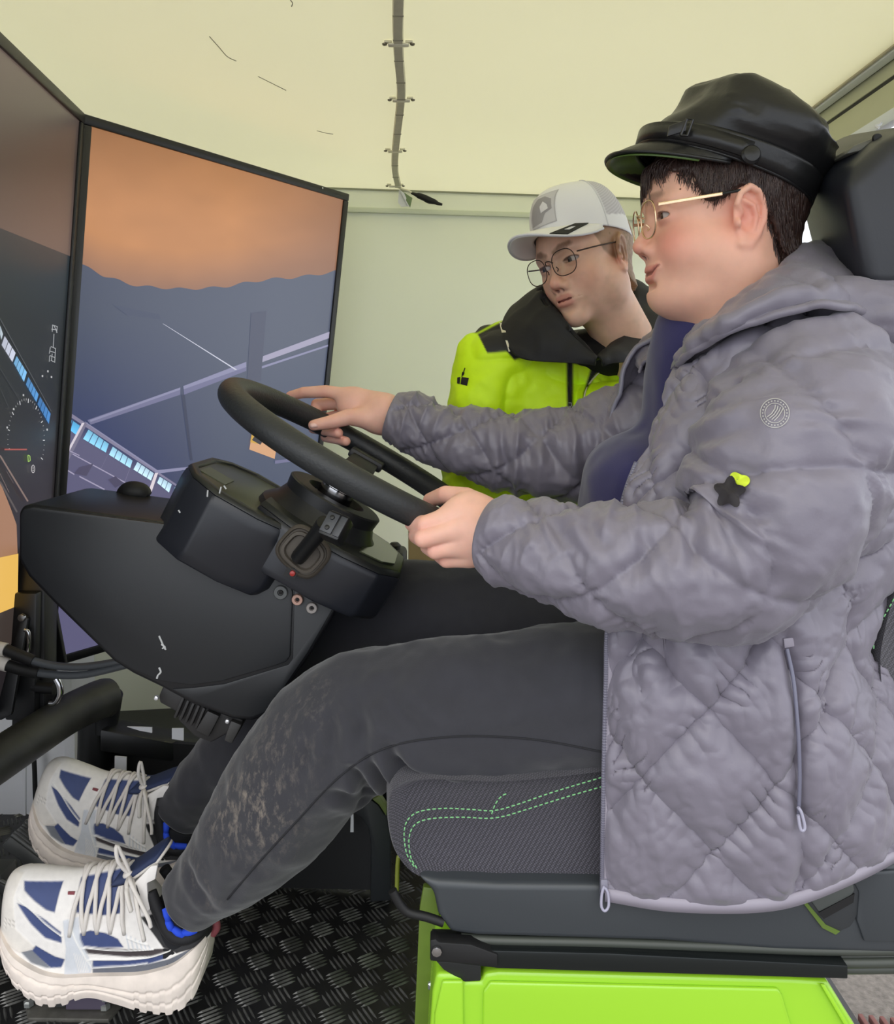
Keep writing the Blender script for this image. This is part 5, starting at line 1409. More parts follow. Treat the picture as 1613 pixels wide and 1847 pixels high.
sl = sleeve('sleeve', SL, None, [
    ([(1290, 890, .85), (1300, 950, .85), (1330, 1000, .84)], .012, -.010), ([(1240, 895, .87), (1255, 950, .86), (1250, 1010, .86)], .010, -.008),
    ([(1275, 905, .85), (1330, 925, .85), (1390, 925, .84)], .010, -.006), ([(1150, 925, .89), (1165, 980, .87), (1140, 1040, .87)], .009, -.006),
    ([(1060, 920, .90), (1070, 960, .89), (1100, 1000, .88)], .008, -.005), ([(1230, 800, .88), (1290, 790, .87), (1350, 770, .86)], .010, -.006),
    ([(1250, 760, .9), (1320, 730, .88), (1400, 700, .87)], .010, -.005), ([(1260, 700, .92), (1330, 660, .9), (1420, 620, .9)], .012, -.006),
    ([(1000, 915, .93), (1015, 960, .92), (1050, 1000, .9)], .007, -.004), ([(960, 905, .95), (970, 950, .94), (990, 1000, .93)], .006, -.0035), (HS, .014, -.02)],
    qa=.013, ws=.130, wt=.18, elbow=[(.38, .11, .0055, 170), (.66, .14, .0042, 220), (.16, .12, .003, 110)])
sl['label'] = 'near sleeve with round badge and flower shaped stickers'
SR = [(1330, 640, 1.30, .07), (1240, 720, 1.335, .085), (1150, 785, 1.35, .088), (1050, 818, 1.365, .078), (960, 818, 1.375, .068), (880, 806, 1.385, .060), (800, 783, 1.40, .051), (740, 762, 1.41, .046), (706, 750, 1.415, .044)]
sr = sleeve('sleeve', SR, None, [([(900, 750, 1.33), (905, 800, 1.32), (915, 860, 1.33)], .007, -.006), ([(970, 750, 1.32), (985, 800, 1.31), (1010, 860, 1.31)], .008, -.006), ([(1040, 750, 1.31), (1050, 800, 1.3), (1060, 880, 1.3)], .008, -.005), ([(830, 730, 1.35), (815, 780, 1.34), (800, 815, 1.35)], .006, -.004)],
    qa=.011, ws=.115, wt=.17, elbow=[(.30, .14, .006, 150), (.52, .14, .004, 200)], nu=200, nv=100)
# body of the jacket
CT = [ # c0 front edge .. c4 back centre
 [(1240, 618, 1.09), (1305, 588, 1.03), (1425, 560, 1.005), (1550, 575, 1.03), (1640, 590, 1.16)],
 [(1212, 690, 1.06), (1280, 680, 1.0), (1425, 660, .975), (1590, 690, 1.0), (1700, 700, 1.16)],
 [(1176, 790, 1.04), (1250, 790, .99), (1420, 790, .97), (1600, 810, .99), (1730, 810, 1.16)],
 [(1130, 915, 1.02), (1200, 930, .98), (1400, 950, .962), (1590, 960, .98), (1720, 960, 1.16)],
 [(1105, 1110, 1.0), (1200, 1120, .968), (1370, 1125, .95), (1500, 1130, .965), (1576, 1135, 1.03)],
 [(1101, 1230, .99), (1200, 1240, .955), (1380, 1245, .94), (1500, 1235, .95), (1590, 1225, 1.03)],
 [(1098, 1370, .985), (1200, 1378, .945), (1390, 1380, .932), (1530, 1365, .94), (1640, 1345, 1.03)],
 [(1095, 1500, .984), (1215, 1510, .95), (1395, 1508, .938), (1540, 1480, .945), (1660, 1440, 1.03)],
 [(1093, 1606, .984), (1225, 1624, .958), (1400, 1620, .948), (1535, 1572, .952), (1665, 1505, 1.03)]]
ctrl = np.array([[P(*c) for c in row] for row in CT])
nu, nv = 300, 200
G = lattice(ctrl, nu, nv); Nn = grid_normals(G)
if np.mean(Nn[..., 1]) > 0: Nn = -Nn
S = arc(G, 0).mean(1, keepdims=True)*np.ones((1, nv)); T_ = arc(G, 1).mean(0, keepdims=True)*np.ones((nu, 1))
disp = quilt2(S + .02 + .010*vnoise(G*8), T_ + .03 + .010*vnoise(G*8+5), .165, .140, .016, .0026) - .006 + cloth_noise(G, .003, .0018)
low = np.clip((S - .30)/.1, 0, 1)
disp += folds(G, [
    ([(1418, 1150, .95), (1428, 1230, .94), (1436, 1330, .93), (1440, 1480, .93)], .010, -.014), ([(1445, 1490, .93), (1440, 1560, .94), (1430, 1610, .94)], .010, -.009),
    ([(1205, 1140, .97), (1200, 1190, .96), (1215, 1240, .95)], .010, -.008), ([(1230, 1150, .96), (1260, 1200, .95), (1270, 1260, .94)], .012, .007),
    ([(1400, 1120, .95), (1360, 1160, .94), (1340, 1220, .94)], .010, -.008), ([(1460, 1110, .96), (1500, 1060, .96), (1560, 1000, .97)], .014, -.010),
    ([(1500, 1200, .95), (1480, 1280, .94), (1475, 1350, .93)], .012, -.008), ([(1160, 1145, .97), (1150, 1200, .96), (1165, 1280, .95)], .010, -.005), (HS, .012, -.016)])
edge = np.clip(np.arange(nv)/6.0, 0, 1)[None]*np.ones((nu, 1)); hem = np.clip((nu-1-np.arange(nu))/7.0, 0, 1)[:, None]
disp = disp*edge*hem
G2 = G + Nn*disp[..., None]
jb = mobj('body_panel', G2.reshape(-1, 3), grid_faces(nu, nv), m_jack, jk, thick=.006)
# trim: hem tape, zip with teeth, pull
hemc = G[-1] + Nn[-1]*.002; V, F = [], []
hv = np.stack([G[-4], G[-1] - np.array([0, 0, .010])], 0) + Nn[-1][None]*.003
mobj('hem_tape', hv.reshape(-1, 3), grid_faces(2, nv), m_jack2, jk, thick=.004)
zr = slice(100, nu)
zl = G[90:, 0] + Nn[90:, 0]*.003
zv = np.stack([zl + [-.004, 0, 0], zl + [.006, 0, 0]], 1); mobj('zip_tape', zv.reshape(-1, 3), grid_faces(len(zl), 2), m_jack2, jk, thick=.003)
V, F = tube_geo(zl + [-.0045, -.001, 0], .0026, 8); zo = mobj('zip', V, F, m_zip, jk)
geos = []; zz = crom(zl, 160)
for k in range(0, 160): geos.append(box_geo(zz[k] + [-.0048, -.0025, 0], (.0045, .003, .0014)))
V, F = multi(geos); o = mobj('zip_teeth', V, F, mat('zip_teeth', (104, 102, 116), .3), zo, smooth=False); o['kind'] = 'stuff'
pz = P(1090, 1595, .978)
box('zip_slider', pz, (.009, .006, .014), m_zip, zo, bev=.002)
tube('zip_pull', [P(x, y, .974) for x, y in [(1090, 1598), (1086, 1612), (1085, 1634), (1091, 1643), (1098, 1634), (1097, 1612), (1091, 1600)]], .0017, mat('pull_pale', (168, 166, 184), .3), zo, seg=8, n=40)
# pocket zip
pzp = [P(*t) for t in [(1420, 1170, .936), (1432, 1230, .928), (1440, 1320, .92), (1443, 1400, .92), (1441, 1470, .925)]]
po = tube('pocket_zip', pzp, .0022, mat('pocket_zip', (112, 112, 130), .35), jk, seg=8, n=40)
prism('pocket_tab', [P(x, y, .938) for x, y in [(1414, 1152), (1432, 1150), (1434, 1166), (1416, 1170)]], (0, .003, 0), m_jack2, po, bev=.001)
tube('pocket_pull', [P(x, y, .918) for x, y in [(1440, 1456), (1446, 1466), (1452, 1490), (1449, 1498), (1444, 1494), (1440, 1470)]], .0018, mat('pull_pale'), po, seg=8, n=24)
# far half of the jacket
far = ctrl[:6].copy(); far[..., 1] = 2*YC - far[..., 1]
far[0, 0] = P(1222, 592, 1.26); far[1, 0] = P(1150, 640, 1.27); far[2, 0] = P(1118, 715, 1.28); far[3, 0] = P(1110, 800, 1.29); far[4, 0] = P(1105, 900, 1.29); far[5, 0] = P(1100, 960, 1.29)
Gf = lattice(far, 110, 80); Nf = grid_normals(Gf)
if np.mean(Nf[..., 1]) < 0: Nf = -Nf
S = arc(Gf, 0); T2 = arc(Gf, 1)
Gf = Gf + Nf*(quilt(S, T2, .13, .12, .008) + cloth_noise(Gf))[..., None]
mobj('far_panel', Gf.reshape(-1, 3), grid_faces(110, 80), m_jack, jk, thick=-.005)
fz = Gf[:, 0]; V, F = tube_geo(fz, .0035, 8); mobj('far_zip', V, F, m_zip, jk)
# hood and collar lying around the neck
HC = []
up_ = [(1232, 636, 1.10), (1262, 606, 1.065), (1300, 570, 1.045), (1350, 526, 1.035), (1405, 484, 1.045), (1445, 452, 1.08), (1466, 440, 1.15)]
dn_ = [(1213, 668, 1.07), (1255, 632, 1.01), (1310, 600, .97), (1380, 570, .945), (1450, 556, .94), (1530, 560, .955), (1640, 585, 1.16)]
md_ = [(1216, 650, 1.07), (1250, 615, 1.015), (1300, 582, .975), (1365, 545, .96), (1435, 520, .965), (1505, 515, .99), (1560, 505, 1.16)]
in_ = [(1240, 640, 1.13), (1275, 615, 1.10), (1315, 585, 1.085), (1360, 550, 1.08), (1410, 520, 1.09), (1440, 500, 1.11), (1455, 490, 1.16)]
def mir(row, n=6): return row + [(p[0], p[1], None) for p in row[:n][::-1]]
def full(row):
    a = [P(*t) for t in row]; b = []
    for p in a[:-1][::-1]: b.append(np.array([p[0], 2*1.155 - p[1], p[2]]))
    return a + b
hc = np.array([full(dn_), full(md_), full(up_), full(in_)])
Gh = lattice(hc, 60, 150); Nh = grid_normals(Gh)
c_ = Gh.mean((0, 1)); 
if np.mean(np.sum(Nh*(Gh-c_), -1)) < 0: Nh = -Nh
Th = arc(Gh, 1)
dd = .004*fbm(Gh*24, 3) + .003*(ridged(Gh*np.array([26, 26, 60])+2, 3)-.3)
dd += folds(Gh, [([(1330, 590, .99), (1400, 555, .98), (1480, 540, .98), (1540, 545, .99)], .008, -.008), ([(1400, 500, 1.02), (1450, 510, 1.0), (1490, 535, .99)], .010, -.006), ([(1300, 600, 1.0), (1360, 560, .985), (1420, 535, .985)], .012, .006)])
Gh = Gh + Nh*dd[..., None]
ho = mobj('hood_collar', Gh.reshape(-1, 3), grid_faces(60, 150), m_jack, jk, thick=-.004); ho['label'] = 'grey hood bunched around the neck'
V, F = tube_geo(Gh[0, 4:-4], .0050, 8); mobj('hood_seam', V, F, m_jack, ho)
# hood sack hanging behind the shoulder
def sack(p):
    d = s_ell(p, P(1640, 575, 1.10), (.105, .12, .055)); d = smin(d, s_ell(p, P(1570, 560, 1.02), (.075, .05, .040)), .05)
    d = smin(d, s_cap(p, P(1500, 545, 1.0), P(1610, 610, 1.02), .022, .03), .04)
    return d + .006*fbm(p*22, 2) + .004*ridged(p*np.array([24, 40, 46])+1, 3)
Vs, Fs = sdf_mesh(sack, (.36, .88, .85), (.72, 1.26, 1.12), .0045, 1)
mobj('hood_sack', Vs, Fs, m_jack, ho)
# badge, stickers, print on the sleeve
def on_sleeve(px, py): # nearest surface by ray against the sleeve mesh grid
    return None
from mathutils.bvhtree import BVHTree
def bvh_of(o):
    me = o.data; mw = o.location
    return BVHTree.FromPolygons([v.co for v in me.vertices], [tuple(p.vertices) for p in me.polygons])
bv_s = bvh_of(sl); bv_b = bvh_of(jb)
def hit(bv, px, py, lift=.001):
    d = Vector(ray(px, py)).normalized(); h = bv.ray_cast(Vector(CAM), d)
    if h[0] is None: return None
    return np.array(h[0] - d*lift)
def decal(name, polys, bv, m, parent, lift=.0012, sub=1):
    V = []; F = []
    for poly in polys:
        pts = []
        for i in range(len(poly)):
            a = np.array(poly[i]); b = np.array(poly[(i+1) % len(poly)])
            for t in range(sub): pts.append(a + (b-a)*t/sub)
        cx, cy = np.mean(pts, axis=0); b0 = len(V); ok = True; ring = []
        for rr in (1.0, .66, .33):
            for x, y in pts:
                h = hit(bv, cx + (x-cx)*rr, cy + (y-cy)*rr, lift)
                if h is None: ok = False; break
                ring.append(h)
            if not ok: break
        hc_ = hit(bv, cx, cy, lift)
        if not ok or hc_ is None: continue
        n = len(pts); V += ring + [hc_]
        for k in (0, 1):
            F += [(b0+k*n+i, b0+k*n+(i+1) % n, b0+(k+1)*n+(i+1) % n, b0+(k+1)*n+i) for i in range(n)]
        F += [(b0+2*n+i, b0+2*n+(i+1) % n, b0+3*n) for i in range(n)]
    return mobj(name, V, F, m, parent)
def flower(cx, cy, r, n, amp, rot=0):
    return [(cx + r*(1+amp*math.cos(n*t+rot))*math.cos(t), cy + r*(1+amp*math.cos(n*t+rot))*math.sin(t)) for t in np.linspace(0, 2*np.pi, 40, endpoint=False)]
def ringpolys(cx, cy, r0, r1, n=28):
    out = []
    for k in range(n):
        a, b = 2*np.pi*k/n, 2*np.pi*(k+1.02)/n
        out.append([(cx+r0*math.cos(a), cy+r0*math.sin(a)), (cx+r1*math.cos(a), cy+r1*math.sin(a)), (cx+r1*math.cos(b), cy+r1*math.sin(b)), (cx+r0*math.cos(b), cy+r0*math.sin(b))])
    return out
m_bdg = mat('badge_print', (178, 176, 172), .5)
bp = ringpolys(1398, 745, 25.5, 27) + ringpolys(1398, 745, 17.2, 18.4)
for k in range(24):
    a = k*math.pi/12; bp.append([(1398+22*math.cos(a)-1.2, 745+22*math.sin(a)-1.2), (1398+22*math.cos(a)+1.2, 745+22*math.sin(a)-1.2), (1398+22*math.cos(a)+1.2, 745+22*math.sin(a)+1.2), (1398+22*math.cos(a)-1.2, 745+22*math.sin(a)+1.2)])
for k in range(4):
    c = [(1384+k*4.2, 752+k*2.4), (1392+k*4.2, 746+k*1.6), (1398+k*4.2, 737+k*1.4), (1399+k*4.6, 730+k*2.2)]
    for i in range(3):
        (xa, ya), (xb, yb) = c[i], c[i+1]; bp.append([(xa-.7, ya-.4), (xb-.7, yb-.4), (xb+.9, yb+.4), (xa+.9, ya+.4)])
decal('sleeve_badge', bp, bv_s, m_bdg, sl)['label'] = 'pale round printed badge'
decal('flower_sticker', [flower(1316, 888, 25, 5, .22, 1.1)], bv_s, mat('sticker_black', (38, 34, 38), .7), sl, lift=.006)['label'] = 'dark flower shaped sticker'
decal('flower_sticker', [flower(1333, 869, 17, 3, .2, .6)], bv_s, mat('sticker_yellow', (214, 236, 60), .5), sl, lift=.0035)['label'] = 'yellow flower shaped sticker'
decal('chest_print', [[(1226+k*6, 709+(k % 2)), (1230+k*6, 709), (1231+k*6, 717), (1227+k*6, 717)] for k in range(4)], bv_b, mat('chest_print', (150, 152, 128), .5), jb)

# ---- navy hoodie
m_navy = mat('hoodie_navy', (42, 40, 88), .85, var=.06, vscale=30, bump=.15, bscale=500, sheen=.3)
def hood_f(p):
    d = s_ell(p, P(1350, 760, 1.19), (.145, .150, .24))
    d = smin(d, s_ell(p, P(1165, 842, 1.20), (.080, .13, .052)), .028)
    d = smin(d, s_ell(p, P(1180, 930, 1.19), (.105, .14, .070)), .05)
    d = smin(d, s_ell(p, P(1330, 1080, 1.17), (.16, .14, .16)), .06)
    d = smin(d, s_cap(p, P(1270, 610, 1.15), P(1340, 590, 1.13), .055, .07), .05)
    d = smax(d, -s_cap(p, P(1090, 880, 1.06), P(1190, 915, 1.03), .006, .006), .012)
    return d + .003*fbm(p*20, 2)
Vn, Fn = sdf_mesh(hood_f, (.10, 1.0, .30), (.56, 1.40, 1.08), .006, 1)
hd = mobj('hoodie', Vn, Fn, m_navy, boy); hd['label'] = 'dark navy blue hoodie under the open jacket'
# ---- trousers
def trouser(name, LEG, lines, seam, stains, nu=240, nv=110):
    pts = np.array([P(*c[:3]) for c in LEG]); rad = np.array([[c[3]] for c in LEG])
    path = crom(pts, nu); r = crom(rad, nu)[:, 0]
    T = frames(path); N = np.cross(T, [0, 1., 0]); N /= np.linalg.norm(N, axis=1)[:, None]; B = np.cross(T, N)
    a = np.linspace(0, 2*np.pi, nv, endpoint=False)
    D = np.cos(a)[None, :, None]*N[:, None, :] + np.sin(a)[None, :, None]*B[:, None, :]
    G = path[:, None, :] + r[:, None, None]*D
    disp = .0045*fbm(G*np.array([13, 13, 9]), 3) + .0015*fbm(G*40, 2) + .003*(ridged(G*np.array([16, 16, 20])+5, 3)-.3) + folds(G, lines + seam, True)
    G = G + D*disp[..., None]
    fl = G.reshape(-1, 3)
    col = np.zeros((len(fl), 3))
    for (x, y, Y, rr, am) in stains:
        c = P(x, y, Y); g = np.exp(-(np.linalg.norm((fl-c)*np.array([1, .6, .75]), axis=1)/rr)**2)
        col = np.maximum(col, (g*am)[:, None])
    F = grid_faces(nu, nv, True); F.append(tuple((nu-1)*nv+j for j in range(nv)))
    k = len(fl)
    return mobj(name, fl, F, m_trs, boy, cols=col)
m_trs = mat('trouser_cotton', (46, 46, 52), rough=.9, var=.06, vscale=60, bump=.2, bscale=600, sheen=.25)
def dusty(m):
    n = m.node_tree.nodes; l = m.node_tree.links; b = n['Principled BSDF']
    src = b.inputs['Base Color'].links[0].from_socket
    at = n.new('ShaderNodeAttribute'); at.attribute_name = 'Col'
    tc = n.new('ShaderNodeTexCoord'); mp = n.new('ShaderNodeMapping'); mp.inputs['Rotation'].default_value = (0, .55, 0); mp.inputs['Scale'].default_value = (1, 1, .45)
    nz = n.new('ShaderNodeTexNoise'); nz.inputs['Scale'].default_value = 95; nz.inputs['Detail'].default_value = 8; nz.inputs['Roughness'].default_value = .72
    l.new(tc.outputs['Object'], mp.inputs[0]); l.new(mp.outputs[0], nz.inputs['Vector'])
    rm = n.new('ShaderNodeMapRange'); rm.inputs[1].default_value = .50; rm.inputs[2].default_value = .72
    l.new(nz.outputs[0], rm.inputs[0])
    mu = n.new('ShaderNodeMath'); mu.operation = 'MULTIPLY'; l.new(rm.outputs[0], mu.inputs[0]); l.new(at.outputs['Fac'], mu.inputs[1])
    mx = n.new('ShaderNodeMix'); mx.data_type = 'RGBA'; l.new(mu.outputs[0], mx.inputs[0]); l.new(src, mx.inputs[6]); mx.inputs[7].default_value = lin((156, 144, 130))
    l.new(mx.outputs[2], b.inputs['Base Color'])
dusty(m_trs)
sm_l = [([(1100, 1358, .985), (980, 1335, .985), (880, 1328, .99), (800, 1330, 1.0), (720, 1340, 1.02), (660, 1362, 1.03), (600, 1410, 1.04), (540, 1475, 1.06), (470, 1550, 1.09), (400, 1630, 1.12)], .0032, -.004)]
trL = trouser('trouser_leg', LEGL, [
    ([(668, 1365, 1.02), (680, 1390, 1.03), (700, 1412, 1.05)], .009, -.013), ([(640, 1385, 1.03), (655, 1410, 1.05), (672, 1432, 1.07)], .009, -.012), ([(700, 1345, 1.01), (716, 1375, 1.03), (745, 1400, 1.05)], .011, -.011),
    ([(590, 1290, 1.03), (600, 1330, 1.03), (592, 1380, 1.04)], .011, -.007), ([(640, 1270, 1.02), (655, 1310, 1.01), (650, 1350, 1.01)], .012, -.008), ([(690, 1250, 1.05), (720, 1290, 1.04), (760, 1320, 1.04)], .015, -.008), ([(780, 1230, 1.0), (840, 1260, 1.0), (920, 1275, 1.0)], .02, -.006),
    ([(560, 1320, 1.05), (556, 1370, 1.05), (540, 1410, 1.05)], .010, -.005), ([(600, 1425, 1.05), (630, 1440, 1.06), (655, 1450, 1.07)], .010, -.008), ([(720, 1380, 1.03), (760, 1395, 1.03), (820, 1405, 1.03)], .010, -.008),
    ([(640, 1425, 1.06), (670, 1440, 1.08)], .010, -.008), ([(900, 1270, .99), (1000, 1240, .985), (1090, 1180, .99)], .03, .006), ([(850, 1340, .99), (950, 1330, .98), (1090, 1310, .98)], .02, -.005),
    ([(340, 1560, 1.14), (350, 1600, 1.13), (380, 1640, 1.13)], .010, -.006), ([(430, 1590, 1.11), (410, 1630, 1.12)], .010, -.006), ([(800, 1400, 1.02), (880, 1412, 1.01), (960, 1405, 1.01)], .014, .006)],
    [], [(470, 1440, 1.07, .05, .85), (410, 1470, 1.08, .032, .9), (510, 1350, 1.07, .045, .45), (560, 1270, 1.06, .03, .3), (350, 1550, 1.12, .025, .45), (375, 1600, 1.11, .022, .35)])
bv_t = bvh_of(trL)
sp_ = [hit(bv_t, x, y, .0004) for x, y in crom(np.array([(1096, 1358), (980, 1336), (880, 1328), (800, 1330), (720, 1342), (660, 1366), (600, 1412), (540, 1476), (470, 1552), (410, 1622)], float), 60)]
sp_ = [p for p in sp_ if p is not None]
V_, F_ = tube_geo(np.array(sp_), .0013, 6); mobj('seam', V_, F_, mat('seam_dark', (34, 34, 38), .9), trL)
trL['label'] = 'dark grey trouser leg with dried mud on the shin'
trR = trouser('trouser_leg', LEGR, [], [], [], nu=140, nv=70)
def seatf(p):
    d = s_ell(p, P(1330, 1270, 1.17), (.16, .17, .115)); return d + .003*fbm(p*14, 2)
Vt, Ft = sdf_mesh(seatf, (.10, .98, .28), (.56, 1.38, .64), .009, 1)
mobj('trouser_seat', Vt, Ft, m_trs, boy, cols=np.zeros((len(Vt), 3)))
# ================================================================== SHOES AND SOCKS
m_upper = mat('shoe_upper', attr='Col', rough=.6, var=.05, vscale=90, bump=.25, bscale=900, bdist=.0008)
m_sole = mat('shoe_sole', (226, 214, 204), .6, var=.10, vscale=40)
m_lace = mat('shoe_lace', (214, 208, 202), .7)
def k6(cx, cy, Y=1.17): return P(cx/3.717, 1350 + cy/3.717, Y)
ST = np.array([ # cx, bottom, sole top, upper top, half width
 (-28, 1290, 1215, 1040, .010), (-12, 1350, 1232, 960, .024), (30, 1400, 1255, 908, .037), (130, 1520, 1350, 886, .047), (300, 1638, 1440, 898, .051), (450, 1652, 1478, 905, .050), (620, 1612, 1484, 880, .046),
 (800, 1664, 1490, 866, .043), (940, 1712, 1488, 960, .042), (1060, 1735, 1465, 1130, .042), (1180, 1735, 1425, 1262, .041), (1300, 1660, 1345, 1262, .035), (1362, 1500, 1305, 1215, .020), (1376, 1400, 1290, 1225, .008)], float)
YS = 1.205
def shoe(root):
    nu = 300
    st = np.array([np.interp(np.linspace(0, len(ST)-1, nu), np.arange(len(ST)), ST[:, k]) for k in range(5)]).T
    st = crom(ST, nu)
    cx, yb, ys, yt, w = st.T
    # upper
    nv = 200; tq = np.linspace(0, 1, nv//2); V = np.zeros((nu, nv, 3)); side = np.zeros((nu, nv, 2))
    for i in range(nu):
        base = k6(cx[i], ys[i]+25); top = k6(cx[i], yt[i]); H = top[2]-base[2]
        pw = np.interp(cx[i], [0, 300, 500, 900, 1376], [.75, .7, .62, .55, .45])
        ny = np.interp(cx[i], [0, 300, 500, 900, 1376], [1.0, 1.0, 1.15, 1.3, 1.0])
        dn = np.linspace(0, np.pi, 500)
        fy = lambda t: -np.sign(np.cos(t))*np.abs(np.cos(t))**ny*w[i]*.96
        fz = lambda t: np.sin(t)**pw
        L = np.concatenate([[0], np.cumsum(np.hypot(np.diff(fy(dn)), np.diff(fz(dn)*H)))])
        th = np.interp(np.linspace(0, L[-1], nv), L, dn)
        yy = fy(th); zz = base[2] + H*fz(th); xx = base[0] + (top[0]-base[0])*fz(th)
        V[i] = np.stack([xx, YS + yy, zz], 1)
        side[i, :, 0] = cx[i]; side[i, :, 1] = ys[i]+25 + (yt[i]-ys[i]-25)*fz(th)
    x, y = side[..., 0], side[..., 1]
    NAVY, WH, SIL, BLK, GRY = srgb((58, 72, 118)), srgb((232, 228, 224)), srgb((205, 208, 214)), srgb((24, 23, 26)), srgb((96, 100, 110))
    col = np.tile(WH, (nu, nv, 1)); hgt = np.full((nu, nv), .0012)
    def pan(poly, c, h=0.0):
        k = np.clip(.5 - poly_sd(x, y, np.array(poly, float))/7.0, 0, 1)
        col[:] = col*(1-k[..., None]) + np.asarray(c)*k[..., None]; hgt[:] = hgt*(1-k) + h*k
    pan([(-30, 900), (110, 900), (90, 1010), (130, 1180), (270, 1290), (160, 1330), (40, 1270), (-30, 1230)], srgb((228, 222, 214)), .002)
    pan([(130, 925), (390, 935), (378, 1085), (320, 1070), (230, 1020), (150, 968)], NAVY)
    pan([(118, 1035), (200, 1056), (330, 1128), (432, 1200), (440, 1268), (330, 1232), (230, 1150)], NAVY)
    pan([(270, 1280), (400, 1352), (462, 1372), (440, 1425), (370, 1425), (240, 1320)], NAVY)
    pan([(170, 1330), (240, 1310), (370, 1425), (340, 1425), (240, 1395)], srgb((120, 124, 132)))
    pan([(535, 1218), (620, 1198), (720, 1218), (800, 1258), (840, 1315), (700, 1312), (570, 1292)], NAVY)
    pan([(560, 1300), (840, 1325), (1120, 1330), (1180, 1345), (1080, 1375), (860, 1378), (610, 1345)], srgb((66, 58, 60)), .0004)
    pan([(640, 1392), (860, 1402), (1000, 1390), (1160, 1350), (1120, 1392), (980, 1432), (640, 1446)], NAVY)
    pan([(640, 1446), (980, 1432), (1140, 1395), (1300, 1330), (1310, 1345), (1180, 1430), (960, 1488), (640, 1480)], GRY, .0008)
    pan([(960, 1484), (1180, 1430), (1300, 1345), (1312, 1352), (1190, 1440), (980, 1494)], srgb((104, 50, 54)), .001)
    pan([(440, 1130), (540, 1110), (560, 1250), (640, 1420), (630, 1470), (460, 1470), (470, 1300)], SIL, .0024)
    pan([(505, 920), (800, 868), (830, 1100), (700, 1110), (520, 1090)], NAVY, .0)
    pan([(940, 1130), (1060, 1130), (1190, 1290), (1320, 1262), (1390, 1180), (1400, 1290), (1300, 1335), (1190, 1360), (1100, 1320)], BLK, .003)
    for k in range(6): pan([(850+k*30, 1225+k*16), (856+k*30, 1225+k*16), (880+k*28, 1325), (872+k*28, 1325)], srgb((190, 196, 204)), .0006)
    for k in range(5): pan([(520+k*16, 1330+k*6), (524+k*16, 1330+k*6), (560+k*14, 1460), (554+k*14, 1460)], WH, .003)
    for k in range(7): pan([(40+30*(k % 3), 1130+26*(k//3)), (58+30*(k % 3), 1138+26*(k//3)), (58+30*(k % 3), 1148+26*(k//3)), (40+30*(k % 3), 1140+26*(k//3))], srgb((196, 190, 184)), .0006)
    for pts_, wd in [([(118, 1010), (230, 1075), (330, 1150), (440, 1225)], 9), ([(560, 1300), (700, 1322), (860, 1335), (1040, 1330)], 8), ([(600, 1382), (860, 1392), (1010, 1380), (1150, 1342)], 9), ([(640, 1440), (860, 1436), (1000, 1420)], 7), ([(860, 1250), (930, 1280), (1000, 1300)], 7), ([(480, 1120), (520, 1230), (580, 1340), (640, 1440)], 9)]:
        c_ = crom(np.array(pts_, float), 24); n_ = np.gradient(c_, axis=0); n_ = np.stack([-n_[:, 1], n_[:, 0]], 1); n_ /= np.linalg.norm(n_, axis=1)[:, None]
        pan(list(map(tuple, np.vstack([c_ + n_*wd/2, (c_ - n_*wd/2)[::-1]]))), srgb((238, 236, 232)), .003)
    c0 = np.array([0, YS, 0]); N = grid_normals(V)
    ref = V - np.array([V[:, :, 0].mean(), YS, V[:, :, 2].min()])
    if np.mean(np.sum(N*ref, -1)) < 0: N = -N
    V = V + N*hgt[..., None]
    up = mobj('upper', V.reshape(-1, 3), grid_faces(nu, nv), m_upper, root, cols=col.reshape(-1, 3))
    # sole: bottom and top outline lofted, with sculpted side grooves and lugs
    ns = 40; ts = np.linspace(0, 1, ns); Vs = np.zeros((nu, 2*ns, 3))
    for i in range(nu):
        b = k6(cx[i], yb[i]); t = k6(cx[i], ys[i]-12)
        lug = .004*(math.sin(cx[i]*.075) > .2)*(1 if cx[i] < 560 or cx[i] > 900 else 0)
        z = b[2] + lug + (t[2]-b[2]-lug)*ts; X = b[0] + (t[0]-b[0])*ts
        bul = 1 + .08*np.sin(np.pi*ts)
        gro = -.0022*np.exp(-((ts-.62-.12*math.sin(cx[i]/210))/.045)**2) - .0018*np.exp(-((ts-.32+.10*math.sin(cx[i]/160+1))/.04)**2)
        ww = w[i]*1.10*bul + gro + .003
        Vs[i, :ns] = np.stack([X, YS - ww, z], 1); Vs[i, ns:] = np.stack([X[::-1], YS + ww[::-1], z[::-1]], 1)
    F = grid_faces(nu, 2*ns, True); F.append(tuple(range(2*ns))[::-1]); F.append(tuple((nu-1)*2*ns+j for j in range(2*ns)))
    so = mobj('sole', Vs.reshape(-1, 3), F, m_sole, root, sharp=60)
    # grey heel rubber under the sole
    hp = [(700, 1625), (860, 1690), (1000, 1732), (1150, 1742), (1240, 1700), (1160, 1790), (1000, 1780), (860, 1740), (760, 1670)]
    prism('heel_rubber', [k6(a, b, YS-.036) for a, b in [(690, 1612), (770, 1650), (860, 1688), (1000, 1725), (1150, 1738), (1235, 1690), (1200, 1752), (1080, 1764), (960, 1752), (850, 1722), (760, 1680)]], (0, .072, 0), mat('heel_grey', (98, 98, 106), .6), so, bev=.003)
    # tongue
    tg_ = [k6(790, 880), k6(870, 860), k6(960, 800), k6(1040, 742), k6(1086, 716)]
    tp = crom(tg_, 16); Vt = np.zeros((16, 9, 3))
    for i in range(16):
        for j in range(9):
            v = (j/8-.5)*2; Vt[i, j] = tp[i] + np.array([-.010*abs(v)**2, v*.027*(1-.25*(i/15)**4), -.012*abs(v)**2 - .003])
        Vt[i, :, 1] += YS
    Vt[..., 1] = np.array([[(j/8-.5)*2*.029 + YS for j in range(9)]]*16)
